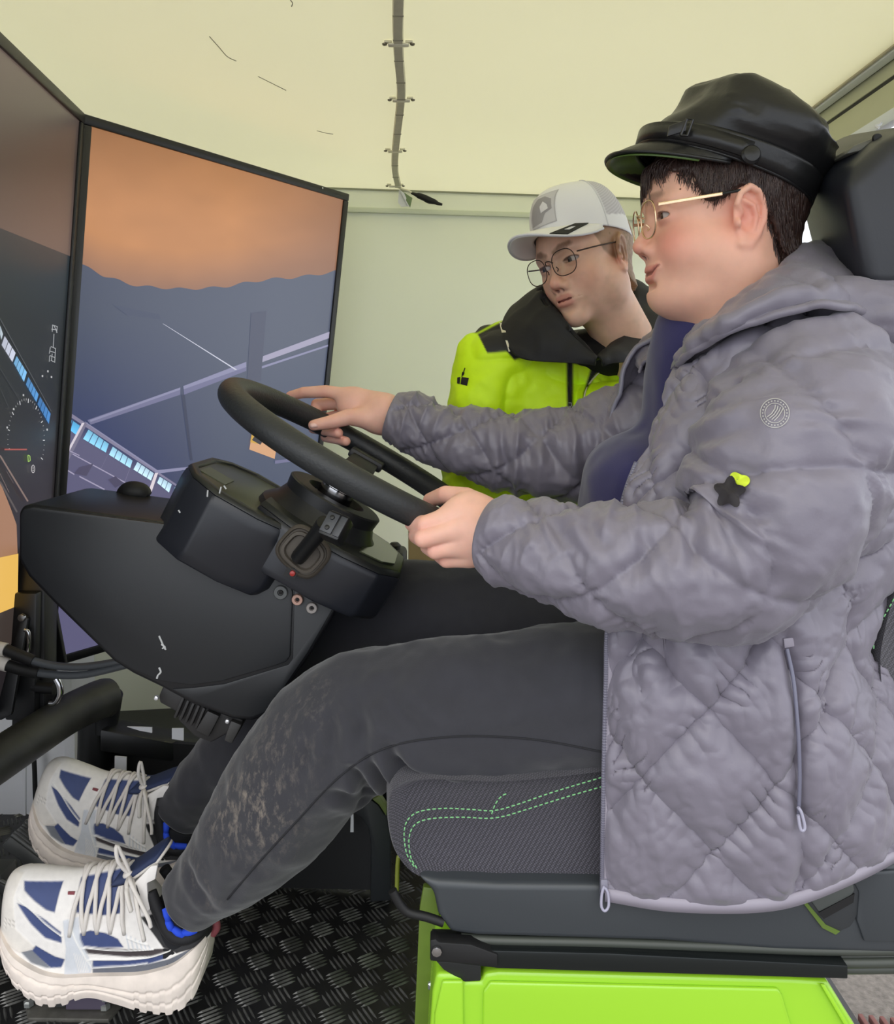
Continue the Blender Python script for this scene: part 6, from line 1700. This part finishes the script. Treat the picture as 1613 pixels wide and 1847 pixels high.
    tn = mobj('tongue', Vt.reshape(-1, 3), grid_faces(16, 9), mat('tongue_navy', (40, 52, 86), .7, bump=.3, bscale=700), root, thick=.007)
    V2, F2 = tube_geo(np.vstack([Vt[4:, 0], Vt[-1, 1:], Vt[4:, -1][::-1][1:]]), .0024, 8); mobj('tongue_edge', V2, F2, m_lace, tn)
    prism('eyestay_loop', [k6(a, b, YS-.0405) for a, b in [(900, 905), (1010, 790), (1056, 786), (1040, 880), (985, 905), (990, 1010), (1008, 1080), (960, 1112), (900, 1040)]], (0, .006, 0), mat('shoe_white', (232, 228, 224), .55), root, bev=.0015)
    prism('eyestay_hole', [k6(a, b, YS-.0415) for a, b in [(898, 960), (915, 915), (935, 980), (936, 1080), (912, 1050)]], (0, .002, 0), mat('hole_grey', (84, 82, 86), .6), root, bev=0)
    # padded collar
    cl = [k6(1010, 960, YS-.030), k6(1060, 1090, YS-.036), k6(1130, 1230, YS-.040), k6(1210, 1278, YS-.040), k6(1310, 1250, YS-.034), k6(1380, 1185, YS-.014)]
    cl = cl + [np.array([p[0], 2*YS-p[1], p[2]]) for p in cl[::-1]]
    V2, F2 = tube_geo(crom(cl, 60), .0085, 12); mobj('collar', V2, F2, mat('collar_black2', (22, 22, 26), .75), root)
    tube('pull_tab', [k6(1375, 1260, YS), k6(1405, 1180, YS), k6(1440, 1150, YS), k6(1452, 1200, YS), k6(1425, 1245, YS)], .006, mat('tab_red', (132, 66, 72), .7), root, seg=8, n=24)
    # laces
    def onup(c, ang):
        i = int(np.clip(np.interp(c, cx, np.arange(nu)), 0, nu-1)); j = int(np.clip(ang/180*(nv-1), 0, nv-1)); return V[i, j] + N[i, j]*.0028
    for k in range(4):
        a = 500 + k*88
        for (a0, n0, a1, n1) in [(a-10, 38, a+88, 118), (a+78, 38, a, 118)]:
            pts = [onup(a0 + (a1-a0)*t, n0 + (n1-n0)*t) + np.array([0, 0, .0012*math.sin(math.pi*t)]) for t in np.linspace(0, 1, 9)]
            pts[0] = pts[0] - np.array([0, -.004, .003])
            q = crom(pts, 20); V3, F3 = tube_geo(q, .0031, 8); mobj('lace', V3, F3, m_lace, root)
    kn = onup(850, 80) + np.array([0, -.004, .006])
    for pts in [[(0, 0, 0), (-.012, -.02, -.004), (-.022, -.034, -.035), (-.03, -.036, -.075)], [(0, 0, 0), (-.004, -.026, .0), (-.014, -.038, -.03), (-.006, -.032, -.005), (0, 0, 0)], [(0, 0, 0), (.012, -.012, .028), (.014, -.010, .05), (.004, -.004, .02), (0, 0, 0)], [(0, 0, 0), (-.01, -.024, .002), (-.035, -.034, -.04), (-.04, -.036, -.055)]]:
        q = crom([kn + np.array([-a, b, c]) for a, b, c in pts], 24); V3, F3 = tube_geo(q, .0030, 8); mobj('lace_bow', V3, F3, m_lace, root)
    V3, F3 = tube_geo(crom([kn + np.array([-.006, 0, 0]), kn + np.array([0, -.003, .002]), kn + np.array([.007, 0, 0])], 8), .006, 10); mobj('lace_knot', V3, F3, m_lace, root)
    prism('side_flag', [k6(a, b, YS-.030) for a, b in [(455, 962), (500, 962), (496, 1012), (452, 1015)]], (0, .002, 0), mat('tab_red'), root, bev=0)
    # sock
    sp = crom([k6(1180, 1330, YS), k6(1195, 1220, YS), k6(1215, 1120, YS), k6(1240, 1020, YS)], 30)
    V4, F4 = tube_geo(sp, np.linspace(.041, .039, 30), 40); sk = mobj('sock', V4, F4, mat('sock_black', (20, 21, 26), .85), root); sk['label'] = 'black sock with blue chain pattern'
    for k, (a, b) in enumerate([((1120, 1150), (1150, 1215)), ((1150, 1200), (1230, 1255)), ((1220, 1235), (1320, 1215)), ((1105, 1070), (1128, 1150))]):
        tube('chain_link', [k6(a[0], a[1], YS-.0395), k6((a[0]+b[0])/2+4, (a[1]+b[1])/2+4, YS-.0425), k6(b[0], b[1], YS-.0405)], [.0045, .0055, .0045], mat('sock_blue', (34, 76, 214), .8), sk, seg=8, n=8)
    return root
sh0 = empty('shoe', k6(1150, 1738, YS)); sh0['label'] = 'white and navy chunky sneaker on the nearer foot'
shoe(sh0)
# farther foot: same model, turned up on the pedal
def copy_tree(o, parent):
    c = o.copy(); COL.objects.link(c); c.parent = parent
    for ch in list(o.children): copy_tree(ch, c)
    return c
sh1 = copy_tree(sh0, None); sh1['label'] = 'white and navy sneaker on the pedal, farther foot'
base = np.array(sh0.location)
Rr = Matrix.Rotation(math.radians(14), 4, 'Y')
toe = k6(-10, 1000, YS) - base
tgt = P(58, 1408, 1.47)
off = np.array(Rr @ Vector(toe))
sh1.rotation_euler = (0, math.radians(14), math.radians(-4)); sh1.location = tgt - off
for s_ in (sh0, sh1):
    l = Vector(s_.location); s_.parent = boy; s_.location = l - boy.location
# ================================================================== MAN IN HI-VIS
man = empty('person', (0.22, 1.62, 0.0), 'man in yellow and black hi-vis jacket and white cap behind the boy', 'person')
KM = dict(w=1.0, jaw=1.03, cheek_c=(.046, .036, -.030), cheek_r=(.026, .022, .026), neck=((-.012, 0, -.05), (-.075, 0, -.19), .054, .054), mc=-.0660, lip=((.0822, 0), (.0800, .013), (.0700, .0285)), gap=.0015, lz=0.0, mouth=.0028, eye_z=.0, eye_open=.0046,
          ear_c=(-.010, .073, -.008), ear_s=1.02, skin=(228, 186, 160), blush=.30, blush_c=(222, 140, 122), lip_c=(206, 136, 122), hair=(140, 108, 78), brow_c=(126, 90, 64), brow=[(.089, .010, .019), (.086, .022, .024), (.078, .036, .026), (.068, .047, .021)], brow_a=.85, iris=(92, 88, 84),
          scalp=lambda q: np.clip((q[:, 2] - np.interp(q[:, 0], [-.12, -.05, -.028, .012, .03, .045, .06], [-.075, -.05, -.03, -.012, .0, .03, .045]))/.006, 0, 1)*(q[:, 0] < .058))
yaw = math.radians(180+41); 
RM = rotz(yaw) @ roty(math.radians(9)) @ rotx(math.radians(11))
HM = np.eye(4); HM[:3, :3] = RM*.935; HM[:3, 3] = (.240, 1.52, 1.138)
Vm, Fm = sdf_mesh(lambda p: head_sdf(p, KM), (-.13, -.12, -.235), (.125, .12, .13), .0018, 1)
Cm = head_cols(Vm, KM)
def manbody(p):
    d = s_ell(p, (.21, 1.65, .68), (.12, .075, .20)); d = smin(d, s_ell(p, (.22, 1.65, .47), (.14, .11, .10)), .05)
    for s in (-1, 1):
        d = smin(d, s_chain(p, [(.22+s*.09, 1.65, .45), (.22+s*.10, 1.62, .07), (.22+s*.10, 1.95, .06), (.22+s*.10, 2.03, .05)], [.075, .055, .045, .035]), .03)
    d = smin(d, s_chain(p, [P(900, 665, 1.58), P(858, 800, 1.56), P(900, 960, 1.54)], [.035, .035, .03]), .03)
    d = smin(d, s_chain(p, [P(1240, 650, 1.62), P(1290, 800, 1.64), P(1230, 950, 1.56)], [.04, .038, .035]), .03)
    return d
Vb, Fb = sdf_mesh(manbody, (-.12, 1.40, .0), (.62, 2.10, 1.05), .009, 1)
V, F = multi([(xf(Vm, HM), Fm), (Vb, Fb)])
mb = mobj('body', V, F, m_skin, man, cols=np.vstack([Cm, np.tile(srgb((228, 186, 160)), (len(Vb), 1))])); mb['label'] = 'light skin of face, ear and neck'
make_eyes(HM, KM, mb, (1, -.35, -.12))
tv = [box_geo((0, 0, 0), (.001, .001, .001))]
# jacket
m_hv = mat('hivis_cloth', attr='Col', rough=.6, var=.03, vscale=30, bump=.12, bscale=300, bdist=.002)
c2 = lambda x, y: (800 + x/3.666, 300 + y/3.666)
def mj(p):
    d = s_ell(p, (.205, 1.61, .72), (.19, .135, .27)); d = smin(d, s_ell(p, (.21, 1.64, .50), (.18, .14, .14)), .06)
    d = smin(d, s_cap(p, P(905, 655, 1.57), P(1250, 655, 1.66), .068, .068), .06)
    d = smin(d, s_chain(p, [P(893, 655, 1.56), P(862, 770, 1.555), P(856, 880, 1.55), P(905, 965, 1.52)], [.068, .062, .058, .050]), .03)
    d = smin(d, s_chain(p, [P(1250, 660, 1.65), P(1300, 800, 1.66), P(1250, 950, 1.58)], [.068, .062, .05]), .03)
    d = smin(d, s_ell(p, P(1120, 760, 1.50), (.085, .05, .075)), .03)      # puffed chest pocket
    q = p*np.array([16, 16, 9]); d = d + .010*(ridged(q+4, 3)-.35) + .006*(ridged(p*np.array([9, 9, 20])+2, 4)-.2) + .002*fbm(p*45, 2)
    return d
def ridged(p, k=3): return (1-np.abs(vnoise(p)))**k
Vj, Fj = sdf_mesh(mj, (-.09, 1.40, .36), (.52, 1.84, 1.08), .0026, 1)
pj = np.array(Vj); q_ = pj - CAM; f_ = q_[:, 1]*math.cos(PITCH) - q_[:, 2]*math.sin(PITCH)
xj = CX + F_PX*q_[:, 0]/f_; yj = CY - F_PX*(q_[:, 1]*math.sin(PITCH) + q_[:, 2]*math.cos(PITCH))/f_
lim = np.array([c2(*t) for t in [(-200, 1000), (225, 1105), (290, 1235), (420, 1225), (470, 1282), (540, 1256), (640, 1286), (815, 1298), (980, 1325), (986, 1400), (1040, 1350), (1140, 1292), (1290, 1296), (1900, 1300)]])
ylim = np.interp(xj, lim[:, 0], lim[:, 1])
BK, YL = srgb((20, 20, 22)), srgb((214, 255, 14))
def soft(cj, k, c): return cj*(1-k[:, None]) + c*k[:, None]
kk = np.clip(.5 + (ylim - yj)/4.0, 0, 1); cj = soft(np.tile(YL, (len(xj), 1)), kk, BK)
for poly, c in [([(200, 1115), (300, 1060), (445, 960), (430, 985), (380, 1030), (235, 1105)], YL), ([(815, 1290), (858, 1290), (858, 1660), (818, 1660)], BK), ([(982, 1320), (1030, 1300), (985, 1420), (935, 1500), (925, 1600), (918, 1600), (925, 1500)], BK), ([(1145, 1290), (1275, 1290), (1270, 1324), (1145, 1322)], BK)]:
    cj = soft(cj, np.clip(.5 - poly_sd(xj, yj, np.array([c2(*t) for t in poly]))/4.0, 0, 1), c)
cj[(yj > 960) ] = YL
jm = mobj('jacket', Vj, Fj, m_hv, man, cols=cj); jm['label'] = 'fluorescent yellow work jacket with black shoulders'
bv_m = bvh_of(jm)
m_refl = mat('reflective', (222, 216, 190), .4)
decal('reflective_strip', [[c2(*t) for t in [(368, 1030), (398, 1026), (414, 1098), (386, 1100)]]], bv_m, m_refl, jm)
decal('reflective_strip', [[c2(*t) for t in [(410, 1150), (424, 1152), (450, 1222), (432, 1226)]]], bv_m, m_refl, jm)
lb = [[c2(530+k*22, 1268-k*3), c2(548+k*22, 1250), c2(556+k*22, 1250), c2(540+k*22, 1276)] for k in range(5)]
decal('label_patch', [[c2(*t) for t in [(532, 1262), (552, 1248), (640, 1248), (642, 1288), (600, 1282)]]], bv_m, mat('label_pink', (222, 178, 188), .6), jm)
decal('label_hatching', lb, bv_m, mat('label_red', (150, 66, 82), .6), jm, lift=.002)
decal('sleeve_logo', [[c2(*t) for t in [(92, 1396), (112, 1392), (108, 1440), (90, 1436)]], [c2(*t) for t in [(120, 1392), (168, 1400), (156, 1452), (112, 1440)]], [c2(*t) for t in [(140, 1332), (146, 1334), (124, 1392), (118, 1390)]], [c2(*t) for t in [(124, 1360), (140, 1364), (132, 1384), (120, 1380)]]], bv_m, mat('logo_black', (18, 18, 20), .6), jm)
gz = mat('zip_print', (176, 178, 176), .5)
def strokes(segs, w=3.5):
    out = []
    for a, b in segs:
        a = np.array(a, float); b = np.array(b, float); d = (b-a)/np.linalg.norm(b-a); n = np.array([-d[1], d[0]])*w/2
        out.append([c2(*(a+n)), c2(*(b+n)), c2(*(b-n)), c2(*(a-n))])
    return out
decal('zip_lettering', strokes([((828, 1564), (846, 1564)), ((846, 1564), (848, 1586)), ((848, 1586), (828, 1590)), ((828, 1600), (848, 1600)), ((848, 1600), (828, 1622)), ((828, 1622), (848, 1622))]), bv_m, gz, jm, lift=.0022)
tube('pocket_piping', [hit(bv_m, *c2(*t), .001) for t in [(930, 1560), (940, 1490), (985, 1410), (1060, 1340), (1140, 1288), (1200, 1282), (1268, 1298)]], .0014, m_refl, jm, seg=6, n=40)
tube('zip_line', [hit(bv_m, *c2(*t), .001) for t in [(838, 1305), (838, 1400), (840, 1500), (842, 1560)]], .002, m_black, jm, seg=6, n=20)
# collar
def cpt(x, y, Y): a = c2(x, y); return P(a[0], a[1], Y)
outr = [(1010, 1300, 1.43), (760, 1296, 1.45), (500, 1262, 1.485), (400, 1090, 1.53), (470, 930, 1.585), (720, 850, 1.66), (1180, 800, 1.71), (1400, 830, 1.66), (1560, 1000, 1.59), (1520, 1180, 1.52), (1230, 1290, 1.46), (1040, 1300, 1.43)]
midr = [(1005, 1280, 1.425), (800, 1200, 1.44), (570, 1050, 1.47), (490, 930, 1.53), (560, 840, 1.59), (780, 790, 1.655), (1190, 752, 1.69), (1350, 770, 1.645), (1470, 900, 1.58), (1430, 1090, 1.51), (1190, 1220, 1.45), (1030, 1282, 1.425)]
topr = [(1005, 1275, 1.43), (870, 1110, 1.445), (720, 940, 1.475), (640, 830, 1.53), (690, 780, 1.58), (850, 760, 1.635), (1195, 742, 1.655), (1260, 800, 1.625), (1270, 960, 1.57), (1220, 1100, 1.515), (1120, 1200, 1.46), (1030, 1278, 1.43)]
innr = [(1010, 1290, 1.46), (900, 1150, 1.48), (800, 1020, 1.51), (760, 950, 1.55), (800, 900, 1.59), (900, 880, 1.62), (1150, 880, 1.63), (1200, 920, 1.6), (1190, 1020, 1.56), (1150, 1120, 1.53), (1080, 1220, 1.49), (1030, 1290, 1.46)]
rO, rT, rI = [np.array([cpt(*t) for t in r]) for r in (outr, topr, innr)]
rM = .5*rO + .5*rT; rM[:, 1] -= .004
Gc = np.concatenate([lattice(np.array([rO, rM, rT]), 30, 160), lattice(np.array([rT + [0, .004, 0], .5*rT+.5*rI, rI]), 20, 160)])
Nc = grid_normals(Gc); Gc = Gc + Nc*(.004*fbm(Gc*18, 2) + .003*(ridged(Gc*np.array([22, 22, 30]), 3)-.3))[..., None]
co = mobj('collar', Gc.reshape(-1, 3), grid_faces(50, 160), mat('collar_cloth', (21, 21, 23), .7, var=.1, vscale=30, bump=.2, bscale=300), jm, thick=.006)
geos = [tube_geo(crom([cpt(*t) for t in [(1040, 1270, 1.437), (1100, 1220, 1.455), (1200, 1180, 1.482), (1330, 1160, 1.505), (1430, 1130, 1.52)]], 30), .0028, 8)]
zc = mobj('collar_zip', geos[0][0], geos[0][1], mat('zip_black', (40, 40, 42), .4), co)
def tee(p): return s_ell(p, cpt(1010, 1262, 1.60), (.105, .085, .050)) + .001*fbm(p*40, 2)
Vt2, Ft2 = sdf_mesh(tee, (.03, 1.44, .88), (.38, 1.70, 1.10), .004, 1)
mobj('undershirt', Vt2, Ft2, mat('tee_black', (17, 17, 19), .85), man)
def trs(p):
    d = None
    for s in (-1, 1):
        e = s_chain(p, [(.22+s*.09, 1.65, .48), (.22+s*.10, 1.62, .10), (.22+s*.10, 1.95, .085), (.22+s*.10, 2.0, .075)], [.10, .085, .065, .05]); d = e if d is None else smin(d, e, .03)
    return np.maximum(d, .003 - p[:, 2]) + .002*fbm(p*20, 2)
Vt3, Ft3 = sdf_mesh(trs, (-.02, 1.48, -.01), (.46, 2.12, .64), .008, 1)
mobj('trousers', Vt3, Ft3, mat('work_trousers', (30, 31, 36), .8), man)
for s in (-1, 1):
    def bt(p, s=s): return np.maximum(smin(s_ell(p, (.22+s*.10, 2.05, .06), (.05, .10, .055)), s_cap(p, (.22+s*.10, 1.99, .07), (.22+s*.10, 2.05, .06), .05), .03), .002 - p[:, 2])
    Vq, Fq = sdf_mesh(bt, (.22+s*.10-.07, 1.9, -.01), (.22+s*.10+.07, 2.18, .14), .006, 1); mobj('boot', Vq, Fq, m_black, man)
# cap
m_cw = mat('cap_white', attr='Col', rough=.75, bump=.15, bscale=700)
mc_ = empty('cap', xf([(0, 0, .09)], HM)[0]); mc_.parent = man; mc_.location = Vector(xf([(0, 0, .09)], HM)[0]) - man.location; mc_['label'] = 'white trucker cap with grey patch and mesh back'
nr, na = 60, 120
Vc = np.zeros((nr, na, 3)); cc_ = np.tile(srgb((236, 236, 238)), (nr, na, 1))
for i, u in enumerate(np.linspace(0, 1, nr)):
    for j, a in enumerate(np.linspace(0, 2*np.pi, na, endpoint=False)):
        ca, sa = math.cos(a), math.sin(a)
        el = u*math.pi/2
        pr = math.cos(el)**(.62 + .0*ca)
        x = -.008 + (.101 + .004*ca)*ca*pr + .012*math.sin(el)*(ca > 0)*ca; yv = .0800*sa*pr
        z0 = .058*(ca*.5+.5) + .016*(.5-ca*.5)
        z = z0 + (.142 - z0)*math.sin(el)**.95
        Vc[i, j] = (x, yv, z)
        if a > .0:
            back = (x < .012 - .10*max(0, z-.06))
            zz = z - (.012 + .038*(ca*.5+.5))
            if back and z > .062 + .1*max(0, x+.02)*0 : cc_[i, j] = srgb((186, 184, 190)) if ((i*1 + j) % 2 == 0) else srgb((206, 204, 210))
mobj('crown', xf(Vc.reshape(-1, 3), HM), grid_faces(nr, na, True) + [tuple((nr-1)*na+j for j in range(na))], m_cw, mc_, cols=cc_.reshape(-1, 3), thick=.002)
for a in np.linspace(0, np.pi, 7)[1:-1]:
    j = int(a/(2*np.pi)*na); seam_pts = xf(np.vstack([Vc[:, j]*1.004]), HM) if abs(a-math.pi/2) < 1.2 else None
for ang in (1.38, -1.38):
    j = int((ang % (2*np.pi))/(2*np.pi)*na); V5, F5 = tube_geo(xf(Vc[:52, j]*1.003, HM), .0011, 6); mobj('seam', V5, F5, mat('cap_seam', (218, 218, 222), .8), mc_)
lathe('top_button', [(.007, 0), (.006, .003), (.002, .005)], xf([(0, 0, .1415)], HM)[0], RM[:, 2], mat('cap_seam'), mc_, seg=16)
br = np.zeros((45, 14, 3))
for i, t in enumerate(np.linspace(-1.25, 1.25, 45)):
    rx = -.008 + .104*math.cos(t); ry = .0800*math.sin(t); z0 = .058*(math.cos(t)*.5+.5) + .016*(.5-math.cos(t)*.5)
    ext = .074*max(0, math.cos(t*1.25))**.55
    for j, u in enumerate(np.linspace(0, 1, 14)):
        br[i, j] = (rx + ext*u, ry*(1+.04*u), z0 + .002 - .006*u - .036*(math.sin(t)**2)*u*(ext/.074) + .004*math.sin(math.pi*u))
bo = mobj('brim', xf(br.reshape(-1, 3), HM), grid_faces(45, 14), mat('brim_white', (236, 235, 232), .75), mc_, thick=.0035)
V5, F5 = tube_geo(xf(br[:, -1], HM), .0021, 8); mobj('brim_edge', V5, F5, mat('cap_seam'), bo)
# patch with an animal head print in greys, tag on the brim
def on_crown(yv, zv, lift=.0015):
    # front surface: search grid for nearest (y,z) with x>0
    g = Vc.reshape(-1, 3); mk = g[:, 0] > .02
    gg = g[mk]; k = np.argsort((gg[:, 1]-yv)**2 + (gg[:, 2]-zv)**2)[:4]
    w_ = 1/(1e-6 + np.hypot(gg[k, 1]-yv, gg[k, 2]-zv)); x = (gg[k, 0]*w_).sum()/w_.sum()
    return np.array([x + lift, yv, zv])
def patch(name, poly, m, lift, parent, div=8):
    poly = np.array(poly); c = poly.mean(0); n = len(poly); V = []; F = []
    pts = []
    for i in range(n):
        for t in range(div): pts.append(poly[i] + (poly[(i+1) % n]-poly[i])*t/div)
    pts = np.array(pts); N_ = len(pts)
    for r in (1, .75, .5, .25):
        for q in pts: V.append(on_crown(*(c + (q-c)*r), lift))
    V.append(on_crown(c[0], c[1], lift))
    for k in range(3): F += [(k*N_+i, k*N_+(i+1) % N_, (k+1)*N_+(i+1) % N_, (k+1)*N_+i) for i in range(N_)]
    F += [(3*N_+i, 3*N_+(i+1) % N_, 4*N_) for i in range(N_)]
    return mobj(name, xf(V, HM), F, m, parent)
y0, zc0 = .004, .097
pt = patch('patch', [(y0-.028, zc0-.028), (y0+.028, zc0-.028), (y0+.028, zc0+.028), (y0-.028, zc0+.028)], mat('patch_grey', (190, 188, 190), .7), .0016, mc_)
patch('patch_border', [(y0-.027, zc0-.027), (y0+.027, zc0-.027), (y0+.027, zc0+.027), (y0-.027, zc0+.027)], mat('patch_light', (204, 202, 204), .7), .0022, pt)
patch('print_dark', [(y0-.024, zc0-.024), (y0+.002, zc0-.022), (y0+.012, zc0-.008), (y0+.024, zc0-.004), (y0+.022, zc0+.014), (y0+.010, zc0+.022), (y0-.006, zc0+.022), (y0-.018, zc0+.010)], mat('print_grey', (158, 155, 157), .7), .0028, pt)
patch('print_light', [(y0+.004, zc0-.006), (y0+.018, zc0-.002), (y0+.016, zc0+.006), (y0+.008, zc0+.014), (y0+.002, zc0+.006)], mat('print_white', (224, 222, 224), .7), .0034, pt, div=3)
def on_brim(t, u, lift=.0016):
    i = int(round((t+1.25)/2.5*44)); j = int(round(u*13)); return xf([br[i, j] + np.array([0, 0, lift])], HM)[0]
# brim tag on his left
tg2 = [on_brim(.62, .98), on_brim(.80, .25), on_brim(1.02, .25), on_brim(.88, .98)]
N0 = np.cross(tg2[1]-tg2[0], tg2[2]-tg2[0]); N0 /= np.linalg.norm(N0)
if N0[2] < 0: N0 = -N0
tgo = prism('brim_tag', tg2, N0*.002, mat('logo_black'), bo, bev=0)
ctr = sum(tg2)/4 + N0*.0028
prism('tag_emblem', [ctr + (q - ctr)*.28 + N0*.0 for q in tg2], N0*.0006, mat('cap_seam'), tgo, bev=0)
# cropped hair
def mh(p):
    d = s_ell(p, (-.012, 0, .036), (.1015, .0765, .0845)); d = smin(d, s_cap(p, (-.03, 0, -.02), (-.05, 0, -.075), .060, .052), .02)
    zl = np.interp(p[:, 0], [-.12, -.05, -.028, .012, .026, .04, .05], [-.08, -.055, -.03, -.014, .0, .03, .05])
    return smax(d + .0012*vnoise(p*300), (zl - p[:, 2]).astype(np.float32) + .003*vnoise(p*120), .004)
Vh2, Fh2 = sdf_mesh(mh, (-.13, -.1, -.11), (.1, .1, .135), .0024, 1)
hh = mobj('hair', xf(Vh2, HM), Fh2, mat('hair_sandy', (150, 122, 92), .6, var=.2, vscale=200, bump=.3, bscale=700), man); hh['label'] = 'short cropped sandy hair'
# glasses
mg = empty('glasses', xf([(.1, 0, 0)], HM)[0]); mg.parent = man; mg.location = Vector(xf([(.1, 0, 0)], HM)[0]) - man.location; mg['label'] = 'thin dark wire-rimmed glasses'
m_wire = mat('wire_bronze', (62, 48, 42), .35, .6)
glasses(HM, mg, .1035, -.005, m_wire, m_lensg, .0248, .0222, .0335, r=.0008)
for s in (1, -1):
    tube('temple_arm', xf([(.091, s*.060, .006), (.05, s*.072, .009), (.0, s*.078, .012)], HM), .0012, m_wire, mg, seg=8, n=14)
